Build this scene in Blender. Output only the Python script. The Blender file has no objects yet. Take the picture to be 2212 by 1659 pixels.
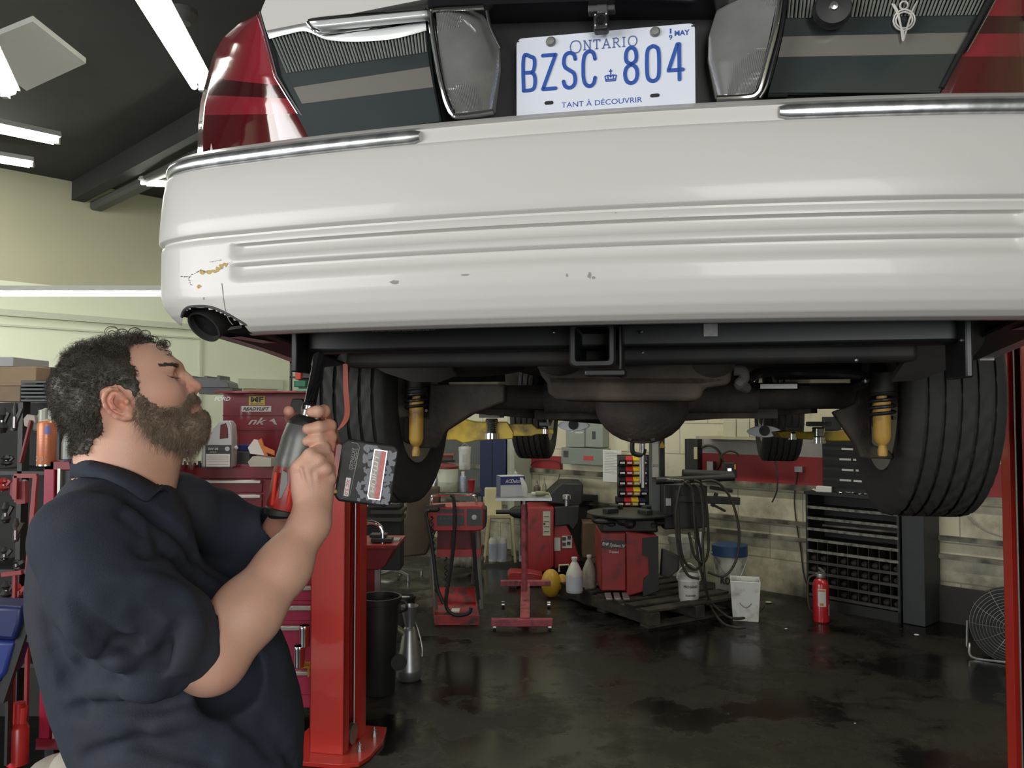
import bpy, bmesh, math, random
import numpy as np
from mathutils import Vector, Matrix, noise
random.seed(7)
PI = math.pi
SC = bpy.context.scene
COL = SC.collection
# ------------------------------------------------------------------ camera, world, daylight, exposure
F = 1750.0; CX, CY = 1106.0, 829.5
CAMH = 1.60; TH = math.radians(2.06)
cam = bpy.data.cameras.new('camera'); cam.sensor_width = 36; cam.lens = F/2212*36
cam.clip_start = 0.05
camo = bpy.data.objects.new('camera', cam); COL.objects.link(camo)
camo.location = (0, 0, CAMH); camo.rotation_euler = (PI/2+TH, 0, 0)
SC.camera = camo
SC.view_settings.view_transform = 'Standard'; SC.view_settings.look = 'None'
SC.view_settings.gamma = 1; SC.view_settings.use_curve_mapping = False
SC.view_settings.exposure = 0.38
SC.cycles.max_bounces = 8; SC.cycles.diffuse_bounces = 4; SC.cycles.glossy_bounces = 4
SC.cycles.caustics_reflective = False; SC.cycles.caustics_refractive = False
SC.cycles.sample_clamp_indirect = 4
SC.cycles.use_denoising = True
w = bpy.data.worlds.new('sky'); SC.world = w; w.use_nodes = True
w.node_tree.nodes['Background'].inputs[0].default_value = (0.75, 0.86, 1.0, 1)
w.node_tree.nodes['Background'].inputs[1].default_value = 2.0
RZ = math.radians(-44.1)                       # the room stands at 45 degrees to the car bay
RX = Vector((math.cos(RZ), math.sin(RZ), 0)); RY = Vector((-math.sin(RZ), math.cos(RZ), 0))
C0 = Vector((-2.49, 11.97, 0))                 # far corner of the room
def room(a, b, z=0): return C0 + RX*b - RY*a + Vector((0, 0, z))   # a: from back wall, b: from left wall
def area(name, loc, aim, sx, sy, power, col):
    l = bpy.data.lights.new(name, 'AREA'); l.shape = 'RECTANGLE'; l.size = sx; l.size_y = sy
    l.energy = power; l.color = col
    o = bpy.data.objects.new(name, l); COL.objects.link(o); o.location = loc
    o.rotation_euler = (Vector(aim)-Vector(loc)).to_track_quat('-Z', 'Y').to_euler()
    return o
# daylight through the two open bay doors behind the photographer
area('daylight_bay_door', room(13.3, 6.2, 2.5), room(4, 6.2, .6), 7.0, 2.6, 330, (1, .98, .94))
area('daylight_side_door', room(9.6, 13.8, 2.3), room(9.6, 4, .6), 3.0, 2.4, 120, (1, .95, .86))

# ------------------------------------------------------------------ helpers
def raydir(px, py):
    x = (px-CX)/F; u = (CY-py)/F
    return Vector((x, math.cos(TH)-u*math.sin(TH), math.sin(TH)+u*math.cos(TH)))
def at(px, py, Y):
    d = raydir(px, py); return Vector((0, 0, CAMH)) + d*(Y/d.y)
def fl(px, py, z=0):
    d = raydir(px, py); return Vector((0, 0, CAMH)) + d*((z-CAMH)/d.z)
MATS = {}
def mat(name, col, rough=.5, metal=0, var=.15, scale=12, bump=0, coat=0, dirt=None, dscale=3, damt=.5, emit=None, es=1, alpha=1, trans=0, spec=.5, vc=False, bscale=None):
    if name in MATS: return MATS[name]
    m = bpy.data.materials.new(name); m.use_nodes = True; MATS[name] = m
    nt = m.node_tree; N = nt.nodes; L = nt.links; b = N['Principled BSDF']
    c = tuple(col)+(1,)
    tc = N.new('ShaderNodeTexCoord')
    def noi(s, det=4):
        n = N.new('ShaderNodeTexNoise'); n.inputs['Scale'].default_value = s; n.inputs['Detail'].default_value = det
        L.new(tc.outputs['Object'], n.inputs['Vector']); return n
    b.inputs['Roughness'].default_value = rough; b.inputs['Metallic'].default_value = metal
    b.inputs['Specular IOR Level'].default_value = spec
    b.inputs['Coat Weight'].default_value = coat; b.inputs['Coat Roughness'].default_value = .04
    b.inputs['Transmission Weight'].default_value = trans; b.inputs['Alpha'].default_value = alpha
    n = noi(scale)
    mx = N.new('ShaderNodeMix'); mx.data_type = 'RGBA'
    L.new(n.outputs['Fac'], mx.inputs[0])
    mx.inputs[6].default_value = tuple(max(0, x*(1-var)) for x in col)+(1,)
    mx.inputs[7].default_value = tuple(min(1, x*(1+var)) for x in col)+(1,)
    out = mx.outputs[2]
    if vc:
        at_ = N.new('ShaderNodeVertexColor'); at_.layer_name = 'tone'
        m3 = N.new('ShaderNodeMix'); m3.data_type = 'RGBA'; m3.blend_type = 'MULTIPLY'; m3.inputs[0].default_value = 1
        L.new(out, m3.inputs[6]); L.new(at_.outputs['Color'], m3.inputs[7]); out = m3.outputs[2]
    if dirt is not None:
        n2 = noi(dscale, 8); rp = N.new('ShaderNodeValToRGB')
        rp.color_ramp.elements[0].position = max(0, .62-damt*.35); rp.color_ramp.elements[1].position = min(1, .62-damt*.35+.22)
        L.new(n2.outputs['Fac'], rp.inputs[0])
        m2 = N.new('ShaderNodeMix'); m2.data_type = 'RGBA'
        L.new(rp.outputs[0], m2.inputs[0]); L.new(out, m2.inputs[6]); m2.inputs[7].default_value = tuple(dirt)+(1,)
        out = m2.outputs[2]
    L.new(out, b.inputs['Base Color'])
    if bump:
        n3 = noi(bscale or scale*4, 6); bp = N.new('ShaderNodeBump'); bp.inputs['Strength'].default_value = bump
        bp.inputs['Distance'].default_value = .01
        L.new(n3.outputs['Fac'], bp.inputs['Height']); L.new(bp.outputs[0], b.inputs['Normal'])
    if emit is not None:
        b.inputs['Emission Color'].default_value = tuple(emit)+(1,); b.inputs['Emission Strength'].default_value = es
    return m

class MB:
    """collects shapes and links them as ONE mesh object"""
    def __init__(s): s.v = []; s.f = []; s.c = None
    def add(s, vs, fs, M=None):
        o = len(s.v)
        s.v += [tuple(M @ Vector(p)) if M is not None else tuple(p) for p in vs]
        s.f += [tuple(i+o for i in f) for f in fs]
        return s
    def box(s, c, d, rz=0, rx=0, ry=0, taper=1):
        x, y, z = d[0]/2, d[1]/2, d[2]/2; t = taper
        vs = [(-x,-y,-z),(x,-y,-z),(x,y,-z),(-x,y,-z),(-x*t,-y*t,z),(x*t,-y*t,z),(x*t,y*t,z),(-x*t,y*t,z)]
        M = Matrix.Translation(c) @ Matrix.Rotation(rz, 4, 'Z') @ Matrix.Rotation(ry, 4, 'Y') @ Matrix.Rotation(rx, 4, 'X')
        return s.add(vs, [(3,2,1,0),(4,5,6,7),(0,1,5,4),(1,2,6,5),(2,3,7,6),(3,0,4,7)], M)
    def bar(s, p, q, wd, ht=None):
        p = Vector(p); q = Vector(q); ht = ht or wd; d = q-p; L = d.length
        M = Matrix.Translation((p+q)/2) @ d.to_track_quat('Z', 'Y').to_matrix().to_4x4()
        x, y, z = wd/2, ht/2, L/2
        vs = [(-x,-y,-z),(x,-y,-z),(x,y,-z),(-x,y,-z),(-x,-y,z),(x,-y,z),(x,y,z),(-x,y,z)]
        return s.add(vs, [(3,2,1,0),(4,5,6,7),(0,1,5,4),(1,2,6,5),(2,3,7,6),(3,0,4,7)], M)
    def lathe(s, prof, c=(0,0,0), axis=(0,0,1), n=24, closed=False):
        """prof: list of (r, h) along axis"""
        a = Vector(axis).normalized(); M = Matrix.Translation(c) @ a.to_track_quat('Z', 'Y').to_matrix().to_4x4()
        vs = []; fs = []
        for r, h in prof:
            for i in range(n):
                t = 2*PI*i/n; vs.append((r*math.cos(t), r*math.sin(t), h))
        m = len(prof)
        for j in range(m if closed else m-1):
            k = (j+1) % m
            for i in range(n):
                i2 = (i+1) % n; fs.append((j*n+i, j*n+i2, k*n+i2, k*n+i))
        if not closed:
            if prof[0][0] > 1e-5: fs.append(tuple(reversed(range(n))))
            if prof[-1][0] > 1e-5: fs.append(tuple(range((m-1)*n, m*n)))
        return s.add(vs, fs, M)
    def cyl(s, p, q, r, r2=None, n=16):
        p = Vector(p); q = Vector(q); r2 = r if r2 is None else r2
        return s.lathe([(r, 0), (r2, (q-p).length)], p, q-p, n)
    def sph(s, c, r, n=16, m=10):
        r = (r, r, r) if not hasattr(r, '__len__') else r
        vs = []; fs = []
        for j in range(m+1):
            ph = PI*j/m
            for i in range(n):
                t = 2*PI*i/n; vs.append((c[0]+r[0]*math.sin(ph)*math.cos(t), c[1]+r[1]*math.sin(ph)*math.sin(t), c[2]+r[2]*math.cos(ph)))
        for j in range(m):
            for i in range(n):
                i2 = (i+1) % n; fs.append((j*n+i, (j+1)*n+i, (j+1)*n+i2, j*n+i2))
        return s.add(vs, fs)
    def tube(s, pts, r, n=8, sub=4, closed=False, flat=1):
        pts = [Vector(p) for p in pts]
        P = smooth(pts, sub, closed) if sub > 1 else pts
        m = len(P); rr = r if callable(r) else (lambda t: r)
        up = None; vs = []; fs = []
        for i, p in enumerate(P):
            d = (P[(i+1) % m] if closed else P[min(i+1, m-1)]) - (P[i-1] if closed else P[max(i-1, 0)])
            d.normalize()
            if up is None:
                up = d.orthogonal().normalized()
            up = (up - d*up.dot(d)); up = up.normalized() if up.length > 1e-6 else d.orthogonal().normalized()
            sd = d.cross(up); R = rr(i/max(1, m-1))
            for k in range(n):
                t = 2*PI*k/n; vs.append(p + up*(R*math.cos(t)) + sd*(R*flat*math.sin(t)))
        for i in range(m if closed else m-1):
            j = (i+1) % m
            for k in range(n):
                k2 = (k+1) % n; fs.append((i*n+k, i*n+k2, j*n+k2, j*n+k))
        if not closed: fs += [tuple(reversed(range(n))), tuple(range((m-1)*n, m*n))]
        return s.add(vs, fs)
    def prism(s, poly, d, M=None, z0=0):
        """poly: list of (x, y); extruded from z0 to z0+d, ear clipping left to blender"""
        n = len(poly)
        vs = [(x, y, z0) for x, y in poly] + [(x, y, z0+d) for x, y in poly]
        fs = [tuple(reversed(range(n))), tuple(range(n, 2*n))] + [(i, (i+1) % n, n+(i+1) % n, n+i) for i in range(n)]
        return s.add(vs, fs, M)
    def grid(s, P, thick=None):
        """P: rows of points -> surface; thick: vector or function adding a back skin"""
        R = len(P); Cn = len(P[0]); vs = [p for row in P for p in row]
        fs = [(i*Cn+j, i*Cn+j+1, (i+1)*Cn+j+1, (i+1)*Cn+j) for i in range(R-1) for j in range(Cn-1)]
        if thick is not None:
            o = len(vs); t = Vector(thick); vs += [Vector(p)+t for p in vs]
            fs += [tuple(reversed([i+o for i in f])) for f in fs]
            ed = [j for j in range(Cn)] + [i*Cn+Cn-1 for i in range(1, R)] + [(R-1)*Cn+j for j in range(Cn-2, -1, -1)] + [i*Cn for i in range(R-2, 0, -1)]
            for k in range(len(ed)):
                a, b = ed[k], ed[(k+1) % len(ed)]; fs.append((a, a+o, b+o, b))
        return s.add(vs, fs)
    def build(s, name, m, parent=None, smooth_=True, bevel=0, ang=.6, loc=None, rz=None, seg=2):
        me = bpy.data.meshes.new(name); me.from_pydata([tuple(p) for p in s.v], [], s.f); me.validate()
        bm = bmesh.new(); bm.from_mesh(me); bmesh.ops.recalc_face_normals(bm, faces=bm.faces); bm.to_mesh(me); bm.free()
        if m: me.materials.append(m)
        if s.c is not None:
            ca = me.color_attributes.new('tone', 'FLOAT_COLOR', 'POINT')
            ca.data.foreach_set('color', np.asarray(s.c, dtype=np.float32).ravel())
        if smooth_:
            me.shade_smooth(); me.set_sharp_from_angle(angle=ang)
        o = bpy.data.objects.new(name, me); COL.objects.link(o)
        if parent: o.parent = parent
        if loc is not None: o.location = loc
        if rz is not None: o.rotation_euler.z = rz
        if bevel:
            bv = o.modifiers.new('bevel', 'BEVEL'); bv.width = bevel; bv.segments = seg; bv.limit_method = 'ANGLE'; bv.angle_limit = .7
        return o
def smooth(pts, sub, closed=False):
    n = len(pts); out = []
    if n < 3: return pts
    for i in range(n if closed else n-1):
        p0 = pts[(i-1) % n] if (closed or i > 0) else pts[0]; p1 = pts[i]; p2 = pts[(i+1) % n]
        p3 = pts[(i+2) % n] if (closed or i+2 < n) else pts[-1]
        for k in range(sub):
            t = k/sub; out.append(.5*((2*p1)+(p2-p0)*t+(2*p0-5*p1+4*p2-p3)*t*t+(3*p1-p0-3*p2+p3)*t**3))
    if not closed: out.append(pts[-1])
    return out
def tag(o, label=None, cat=None, group=None, kind=None):
    if label: o['label'] = label
    if cat: o['category'] = cat
    if group: o['group'] = group
    if kind: o['kind'] = kind
    return o
def thing(name, label, cat, loc=(0, 0, 0), rz=0, group=None):
    o = bpy.data.objects.new(name, None); COL.objects.link(o); o.location = loc; o.rotation_euler = (0, 0, rz)
    o.empty_display_size = .05
    return tag(o, label, cat, group)
def struct(name, mb, m, **k): return tag(mb.build(name, m, **k), kind='structure')
def dup(root, loc, rz=None, label=None, group=None):
    r = root.copy(); COL.objects.link(r); r.location = loc
    if rz is not None: r.rotation_euler = (0, 0, rz)
    if label: r['label'] = label
    if group: r['group'] = group
    for ch in list(root.children):
        c = ch.copy(); COL.objects.link(c); c.parent = r
        for g in ch.children:
            d = g.copy(); COL.objects.link(d); d.parent = c
    return r
_T = {}
def text_mesh(txt, ext=.001, shear=0, bold=0):
    cu = bpy.data.curves.new('t', 'FONT'); cu.body = txt; cu.size = 1; cu.extrude = 0; cu.align_x = 'CENTER'; cu.align_y = 'CENTER'
    cu.shear = shear; cu.offset = bold; cu.resolution_u = 3
    ob = bpy.data.objects.new('t', cu); COL.objects.link(ob)
    bpy.context.view_layer.update()
    me = bpy.data.meshes.new_from_object(ob)
    vs = [tuple(v.co) for v in me.vertices]; fs = [tuple(p.vertices) for p in me.polygons]
    bpy.data.objects.remove(ob); bpy.data.curves.remove(cu); bpy.data.meshes.remove(me)
    xs = [v[0] for v in vs]; ys = [v[1] for v in vs]
    cx, cy = (min(xs)+max(xs))/2, (min(ys)+max(ys))/2; W = max(xs)-min(xs) or 1; H = max(ys)-min(ys) or 1
    return [((x-cx)/W, (y-cy)/H, 0) for x, y, z in vs], fs
def text(mb, txt, org, xd, zd, w_, h_, lift=.0006, shear=0, bold=0):
    """flat lettering centred on org, w_ wide along xd, h_ high along zd, lifted off the surface"""
    key = (txt, shear, bold)
    if key not in _T: _T[key] = text_mesh(txt, shear=shear, bold=bold)
    vs, fs = _T[key]; xd = Vector(xd).normalized(); zd = Vector(zd).normalized(); n = xd.cross(zd)
    mb.add([Vector(org)+xd*(v[0]*w_)+zd*(v[1]*h_)+n*lift for v in vs], fs); return mb
def panel(mb, org, xd, zd, w_, h_, lift=.0003, th=.0005):
    """thin sheet lying on a surface (label, sticker, paper)"""
    xd = Vector(xd).normalized(); zd = Vector(zd).normalized(); n = xd.cross(zd); o = Vector(org)+n*lift
    c = [o+xd*(a*w_/2)+zd*(b*h_/2) for a, b in ((-1,-1),(1,-1),(1,1),(-1,1))]; e = [p+n*th for p in c]
    mb.add(c+e, [(3,2,1,0),(4,5,6,7),(0,1,5,4),(1,2,6,5),(2,3,7,6),(3,0,4,7)]); return mb
def ribbon(mb, pts, wd, org, xd, zd, lift=.0005, th=.001, sub=1):
    """flat stroke of width wd with round ends, pts in the plane (xd, zd)"""
    xd = Vector(xd).normalized(); zd = Vector(zd).normalized(); n = xd.cross(zd); P = [Vector((x, y, 0)) for x, y in pts]
    if sub > 1: P = smooth(P, sub)
    T = lambda q, l: Vector(org)+xd*q.x+zd*q.y+n*l
    for i in range(len(P)-1):
        d = (P[i+1]-P[i])
        if d.length < 1e-7: continue
        s = Vector((-d.y, d.x, 0)).normalized()*wd/2
        q = [P[i]-s, P[i+1]-s, P[i+1]+s, P[i]+s]
        mb.add([T(x, lift) for x in q]+[T(x, lift+th) for x in q], [(3,2,1,0),(4,5,6,7),(0,1,5,4),(1,2,6,5),(2,3,7,6),(3,0,4,7)])
    for p in P:
        k = 10; q = [p+Vector((math.cos(2*PI*i/k), math.sin(2*PI*i/k), 0))*wd/2 for i in range(k)]
        mb.add([T(x, lift) for x in q]+[T(x, lift+th*.98) for x in q], [tuple(range(k, 2*k))]+[(i, (i+1) % k, k+(i+1) % k, k+i) for i in range(k)])
    return mb
# ================================================================== the room
M_wall = mat('block_wall_paint', (.56, .57, .47), .6, var=.06, scale=5, bump=.15, bscale=60)
def wall_material():
    m = bpy.data.materials.new('painted_block'); m.use_nodes = True; nt = m.node_tree; N = nt.nodes; L = nt.links; b = N['Principled BSDF']
    tc = N.new('ShaderNodeTexCoord'); mp = N.new('ShaderNodeMapping'); mp.inputs['Rotation'].default_value = (PI/2, 0, 0)
    L.new(tc.outputs['Object'], mp.inputs[0])
    br = N.new('ShaderNodeTexBrick'); L.new(mp.outputs[0], br.inputs[0])
    br.inputs['Scale'].default_value = 1; br.inputs['Brick Width'].default_value = .62; br.inputs['Row Height'].default_value = .3
    br.inputs['Mortar Size'].default_value = .006; br.inputs['Mortar Smooth'].default_value = .3
    br.inputs['Color1'].default_value = (.66, .62, .44, 1); br.inputs['Color2'].default_value = (.63, .595, .43, 1); br.inputs['Mortar'].default_value = (.36, .34, .26, 1)
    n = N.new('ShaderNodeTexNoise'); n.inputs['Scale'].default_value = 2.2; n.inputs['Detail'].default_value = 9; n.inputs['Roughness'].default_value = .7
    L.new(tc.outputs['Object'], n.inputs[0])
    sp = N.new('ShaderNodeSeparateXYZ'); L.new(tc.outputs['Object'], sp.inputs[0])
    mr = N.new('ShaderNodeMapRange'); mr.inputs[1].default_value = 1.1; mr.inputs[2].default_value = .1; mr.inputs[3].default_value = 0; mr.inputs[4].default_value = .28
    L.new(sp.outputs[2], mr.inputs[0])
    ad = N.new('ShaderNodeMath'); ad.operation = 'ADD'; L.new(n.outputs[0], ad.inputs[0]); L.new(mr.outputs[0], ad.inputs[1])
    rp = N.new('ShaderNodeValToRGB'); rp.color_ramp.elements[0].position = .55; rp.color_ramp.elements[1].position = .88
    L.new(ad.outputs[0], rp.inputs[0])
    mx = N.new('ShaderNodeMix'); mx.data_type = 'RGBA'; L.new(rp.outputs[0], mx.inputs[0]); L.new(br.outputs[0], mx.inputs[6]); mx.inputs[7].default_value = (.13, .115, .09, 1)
    L.new(mx.outputs[2], b.inputs['Base Color']); b.inputs['Roughness'].default_value = .55
    bp = N.new('ShaderNodeBump'); bp.inputs['Strength'].default_value = .4; bp.inputs['Distance'].default_value = .004; bp.invert = True
    L.new(br.outputs['Fac'], bp.inputs['Height']); L.new(bp.outputs[0], b.inputs['Normal'])
    return m
def floor_material():
    m = bpy.data.materials.new('wet_oily_concrete'); m.use_nodes = True; nt = m.node_tree; N = nt.nodes; L = nt.links; b = N['Principled BSDF']
    tc = N.new('ShaderNodeTexCoord')
    def noi(s, d, r=.6):
        n = N.new('ShaderNodeTexNoise'); n.inputs['Scale'].default_value = s; n.inputs['Detail'].default_value = d; n.inputs['Roughness'].default_value = r
        L.new(tc.outputs['Object'], n.inputs[0]); return n
    def ramp(src, a, c):
        r = N.new('ShaderNodeValToRGB'); r.color_ramp.elements[0].position = a; r.color_ramp.elements[1].position = c; L.new(src, r.inputs[0]); return r
    big = ramp(noi(1.1, 8, .66).outputs[0], .46, .55)        # dry islands
    fine = noi(22, 6, .7)
    mx = N.new('ShaderNodeMix'); mx.data_type = 'RGBA'; L.new(big.outputs[0], mx.inputs[0])
    mx.inputs[6].default_value = (.006, .0056, .005, 1); mx.inputs[7].default_value = (.022, .0195, .0145, 1)
    m2 = N.new('ShaderNodeMix'); m2.data_type = 'RGBA'; m2.blend_type = 'MULTIPLY'; m2.inputs[0].default_value = .7
    L.new(mx.outputs[2], m2.inputs[6]); f2 = ramp(fine.outputs[0], .3, .7); L.new(f2.outputs[0], m2.inputs[7])
    L.new(m2.outputs[2], b.inputs['Base Color'])
    mr = N.new('ShaderNodeMapRange'); mr.inputs[3].default_value = .17; mr.inputs[4].default_value = .5
    L.new(big.outputs[0], mr.inputs[0]); L.new(mr.outputs[0], b.inputs['Roughness'])
    bp = N.new('ShaderNodeBump'); bp.inputs['Distance'].default_value = .003
    ml = N.new('ShaderNodeMath'); ml.operation = 'MULTIPLY'; L.new(big.outputs[0], ml.inputs[0]); ml.inputs[1].default_value = .8
    ad = N.new('ShaderNodeMath'); ad.operation = 'ADD'; L.new(ml.outputs[0], ad.inputs[0]); ad.inputs[1].default_value = .06
    L.new(ad.outputs[0], bp.inputs['Strength']); L.new(fine.outputs[0], bp.inputs['Height']); L.new(bp.outputs[0], b.inputs['Normal'])
    b.inputs['Specular IOR Level'].default_value = .30
    return m
M_blk = wall_material()
M_up = mat('upper_wall_paint', (.40, .39, .27), .6, var=.05, scale=2)
M_low = mat('left_wall_paint', (.66, .70, .54), .55, var=.03, scale=2)
M_trimw = mat('trim_paint', (.50, .53, .42), .5, var=.05)
M_ceil = mat('dark_ceiling', (.022, .023, .022), .8, var=.3, scale=3)
M_duct = mat('duct_grey', (.07, .075, .07), .6, var=.2, scale=5)
M_redw = mat('red_wall_band', (.26, .018, .022), .5, var=.15, scale=4)
M_plinth = mat('dark_plinth', (.035, .032, .028), .7, var=.3, scale=6)
ZC = 4.28
A1, B1 = 13.5, 14.0
def rbox(a0, a1, b0, b1, z0, z1):   # box in room coordinates
    m = MB(); c = [room(a, b, z) for z in (z0, z1) for a, b in ((a0, b0), (a0, b1), (a1, b1), (a1, b0))]
    return m.add(c, [(0,1,2,3),(7,6,5,4),(0,4,5,1),(1,5,6,2),(2,6,7,3),(3,7,4,0)])
def robj(name, m, a0, a1, b0, b1, z0, z1, parent=None, bevel=0):
    """box whose object coordinates follow the wall"""
    mb = MB().box((0, 0, 0), (b1-b0, a1-a0, z1-z0)); o = mb.build(name, m, parent, bevel=bevel)
    p = room((a0+a1)/2, (b0+b1)/2, 0); 
    for v in o.data.vertices: v.co.z += (z0+z1)/2
    o.location = p; o.rotation_euler.z = RZ
    return o
def S(o): o['kind'] = 'structure'; return o
f = MB().add([room(-.3, -.3, 0), room(A1+.3, -.3, 0), room(A1+.3, B1+.3, 0), room(-.3, B1+.3, 0)], [(0, 1, 2, 3)])
struct('floor', f, floor_material(), smooth_=False)
struct('ceiling', rbox(-.3, A1+.3, -.3, B1+.3, ZC, ZC+.2), M_ceil, smooth_=False)
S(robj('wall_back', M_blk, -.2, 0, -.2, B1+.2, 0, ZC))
wl = S(robj('wall_left', M_low, 0, A1, -.2, 0, 0, 3.05))
S(robj('wall_left_upper', M_up, 0, A1, -.2, -.001, 3.05, ZC))
# walls behind the photographer, with the bay doors open
for nm, a0, a1, b0, b1, z0, z1 in (('wall_front', A1, A1+.2, -.2, 4.2, 0, ZC), ('wall_front_right', A1, A1+.2, 8.2, B1+.2, 0, ZC), ('wall_front_header', A1, A1+.2, 4.2, 8.2, 3.7, ZC),
                                   ('wall_right', 0, 7.9, B1, B1+.2, 0, ZC), ('wall_right_near', 11.3, A1, B1, B1+.2, 0, ZC), ('wall_right_header', 7.9, 11.3, B1, B1+.2, 3.5, ZC)):
    S(robj(nm, M_up, a0, a1, b0, b1, z0, z1))
# trims: conduit runs on the back wall, ledges on the left wall, plinth
M_cond = mat('old_conduit', (.30, .28, .21), .5, var=.3, scale=9, dirt=(.05, .045, .035), dscale=5, damt=.7)
for i, z in enumerate((.925, .62, .48)):
    S(robj('trim_%d' % (i+1), M_cond, 0, .045, .02, B1, z, z+(.035 if i else .05)))
S(robj('trim_4', M_plinth, 0, .05, 7.4, B1, 0, .27))
S(robj('trim_5', M_redw, 0, .02, 5.95, 9.6, .975, 1.22))
S(robj('trim_6', mat('grey_wall_band', (.33, .32, .30), .6, var=.1), 0, .018, 5.95, 9.6, 1.22, 1.38))
S(robj('trim_7', M_redw, 0, .02, 3.45, 4.25, .975, 1.12))
# left wall: long ledge and a panelled frame
def lw(y_px, b=0.0):  # height on the left wall seen at picture point
    pass
S(robj('trim_8', M_trimw, 1.9, 12.5, 0, .07, 2.66, 2.73))
S(robj('trim_9', M_trimw, 2.19, 12.5, 0, .03, 2.55, 2.57))
S(robj('trim_10', M_trimw, 2.17, 2.2, 0, .03, 1.2, 2.57))
S(robj('baseboard_left', M_plinth, 0, A1, 0, .02, 0, .12))
# door frame on the left wall
S(robj('door_1', M_trimw, 1.03, 1.69, 0, .06, 1.93, 2.06)); 
d1 = S(robj('door_2', mat('pale_wood_door', (.55, .42, .28), .5), 1.11, 1.61, 0, .03, 0, 1.93))
for k, (a, b_) in enumerate(((1.03, 1.11), (1.61, 1.69))): S(robj('trim_%d' % (11+k), M_trimw, a, b_, 0, .05, 0, 1.93))
# ceiling joists and ducts
for k, a in enumerate((1.4, 3.6, 5.8, 8.0, 10.2)):
    S(robj('ceiling_beam', M_ceil, a, a+.14, 0, B1, ZC-.22, ZC))
for a0, a1, b0, b1, z0, z1 in ((1.9, 2.1, 0, 9, ZC-.4, ZC-.28), (3.4, 3.55, 0, 9, ZC-.3, ZC-.2)):
    d = robj('ceiling_duct', M_duct, a0, a1, b0, b1, z0, z1, bevel=.03); tag(d, 'grey duct running under the dark ceiling, %s one' % ('farther' if a0 < 3 else 'nearer'), 'duct', 'ceiling ducts')
# ------------------------------------------------------------------ fluorescent fixtures
M_tube = mat('lit_tube', (1, 1, 1), .5, emit=(1, 1, .90), es=24)
M_fix = mat('fixture_white', (.45, .46, .42), .45, var=.05)
def lamp(p, q, label, wd=.16, tubes=2, hang=.0, es=None, down=(0, 0, -1), grp='fluorescent strip lights'):
    """strip light from p to q (world points), body on top, two tubes below"""
    p = Vector(p); q = Vector(q); c = (p+q)/2; L = (q-p).length; dx = (q-p).normalized()
    mt = M_tube if es is None else mat('lit_tube_added', (1, 1, 1), .5, emit=(1, .97, .84), es=es)
    t = thing('ceiling_light', label, 'light', c, 0, grp)
    side = dx.cross(Vector(down)).normalized(); dn = Vector(down)
    b = MB(); h = .05
    vs = [dx*(sx*L/2)+side*(sy*wd/2*(.6 if sz > 0 else 1))-dn*(h if sz > 0 else 0) for sz in (-1, 1) for sx, sy in ((-1,-1),(1,-1),(1,1),(-1,1))]
    b.add(vs, [(3,2,1,0),(4,5,6,7),(0,1,5,4),(1,2,6,5),(2,3,7,6),(3,0,4,7)]); b.build('housing', M_fix, t, bevel=.004)
    for k in range(tubes):
        off = side*((k-(tubes-1)/2)*wd*.5)+dn*.025
        MB().cyl(off-dx*(L/2-.03), off+dx*(L/2-.03), .019, n=12).build('tube', mt, t)
    for sgn in (-1, 1): MB().box(dx*(sgn*(L/2-.012))+dn*.02, (.03, .03, .05)).build('end_cap', M_fix, t)
    return t
lamp(at(250, -140, 2.9), at(437, 182, 4.75), 'large twin-tube strip light closest to the white car', .16)
lamp(at(-160, 620, 3.1)+Vector((0, 0, 1.35)), at(14, 195, 3.9), 'strip light cut by the left edge, highest of the three on the left', .13)
lamp(at(-260, 218, 5.6), at(128, 300, 6.4), 'strip light at the left edge above the lowest one', .15)
lamp(at(-260, 298, 7.2), at(72, 352, 7.9), 'lowest strip light under the ceiling at the left edge', .15)
lamp(at(308, 391, 8.4), at(520, 400, 7.7), 'short lit strip light peeking out beside the chrome bumper strip', .12)
lamp(at(-330, 629, 7.6), at(395, 629, 7.6), 'long level strip light in front of the left wall', .09, 2)
lamp(room(1.7, 5.6, ZC-.25), room(1.7, 8.0, ZC-.25), 'added strip light brightening the back wall above the tyre machine, out of the frame', .16, es=46)  # this and the next two: unseen lamps added to brighten back wall and corner
lamp(room(1.7, 9.2, ZC-.25), room(1.7, 11.6, ZC-.25), 'added strip light brightening the wall above the pigeon-hole cabinet, out of the frame', .16, es=46)
lamp(room(1.7, 2.2, ZC-.25), room(1.7, 4.6, ZC-.25), 'added strip light brightening the far corner, out of the frame', .16)
# light panel and small round smoke detector
lp = MB(); pc = [at(-70, 130, 4.4), at(60, 75, 5.0), at(186, 127, 4.6), at(68, 176, 4.1)]
zz = sum(p.z for p in pc)/4; pc = [Vector((p.x, p.y, zz)) for p in pc]
lp.add(pc+[p+Vector((0, 0, .03)) for p in pc], [(3,2,1,0),(4,5,6,7),(0,1,5,4),(1,2,6,5),(2,3,7,6),(3,0,4,7)])
tag(lp.build('ceiling_panel', M_fix), 'unlit grey square ceiling panel at the upper left', 'panel')
tag(MB().lathe([(.05, 0), (.09, .05), (.09, .08)], at(394, 50, 5.0), (0, 0, 1)).build('smoke_detector', M_duct), 'round grey detector on the ceiling beside the large strip light', 'detector')
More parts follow.
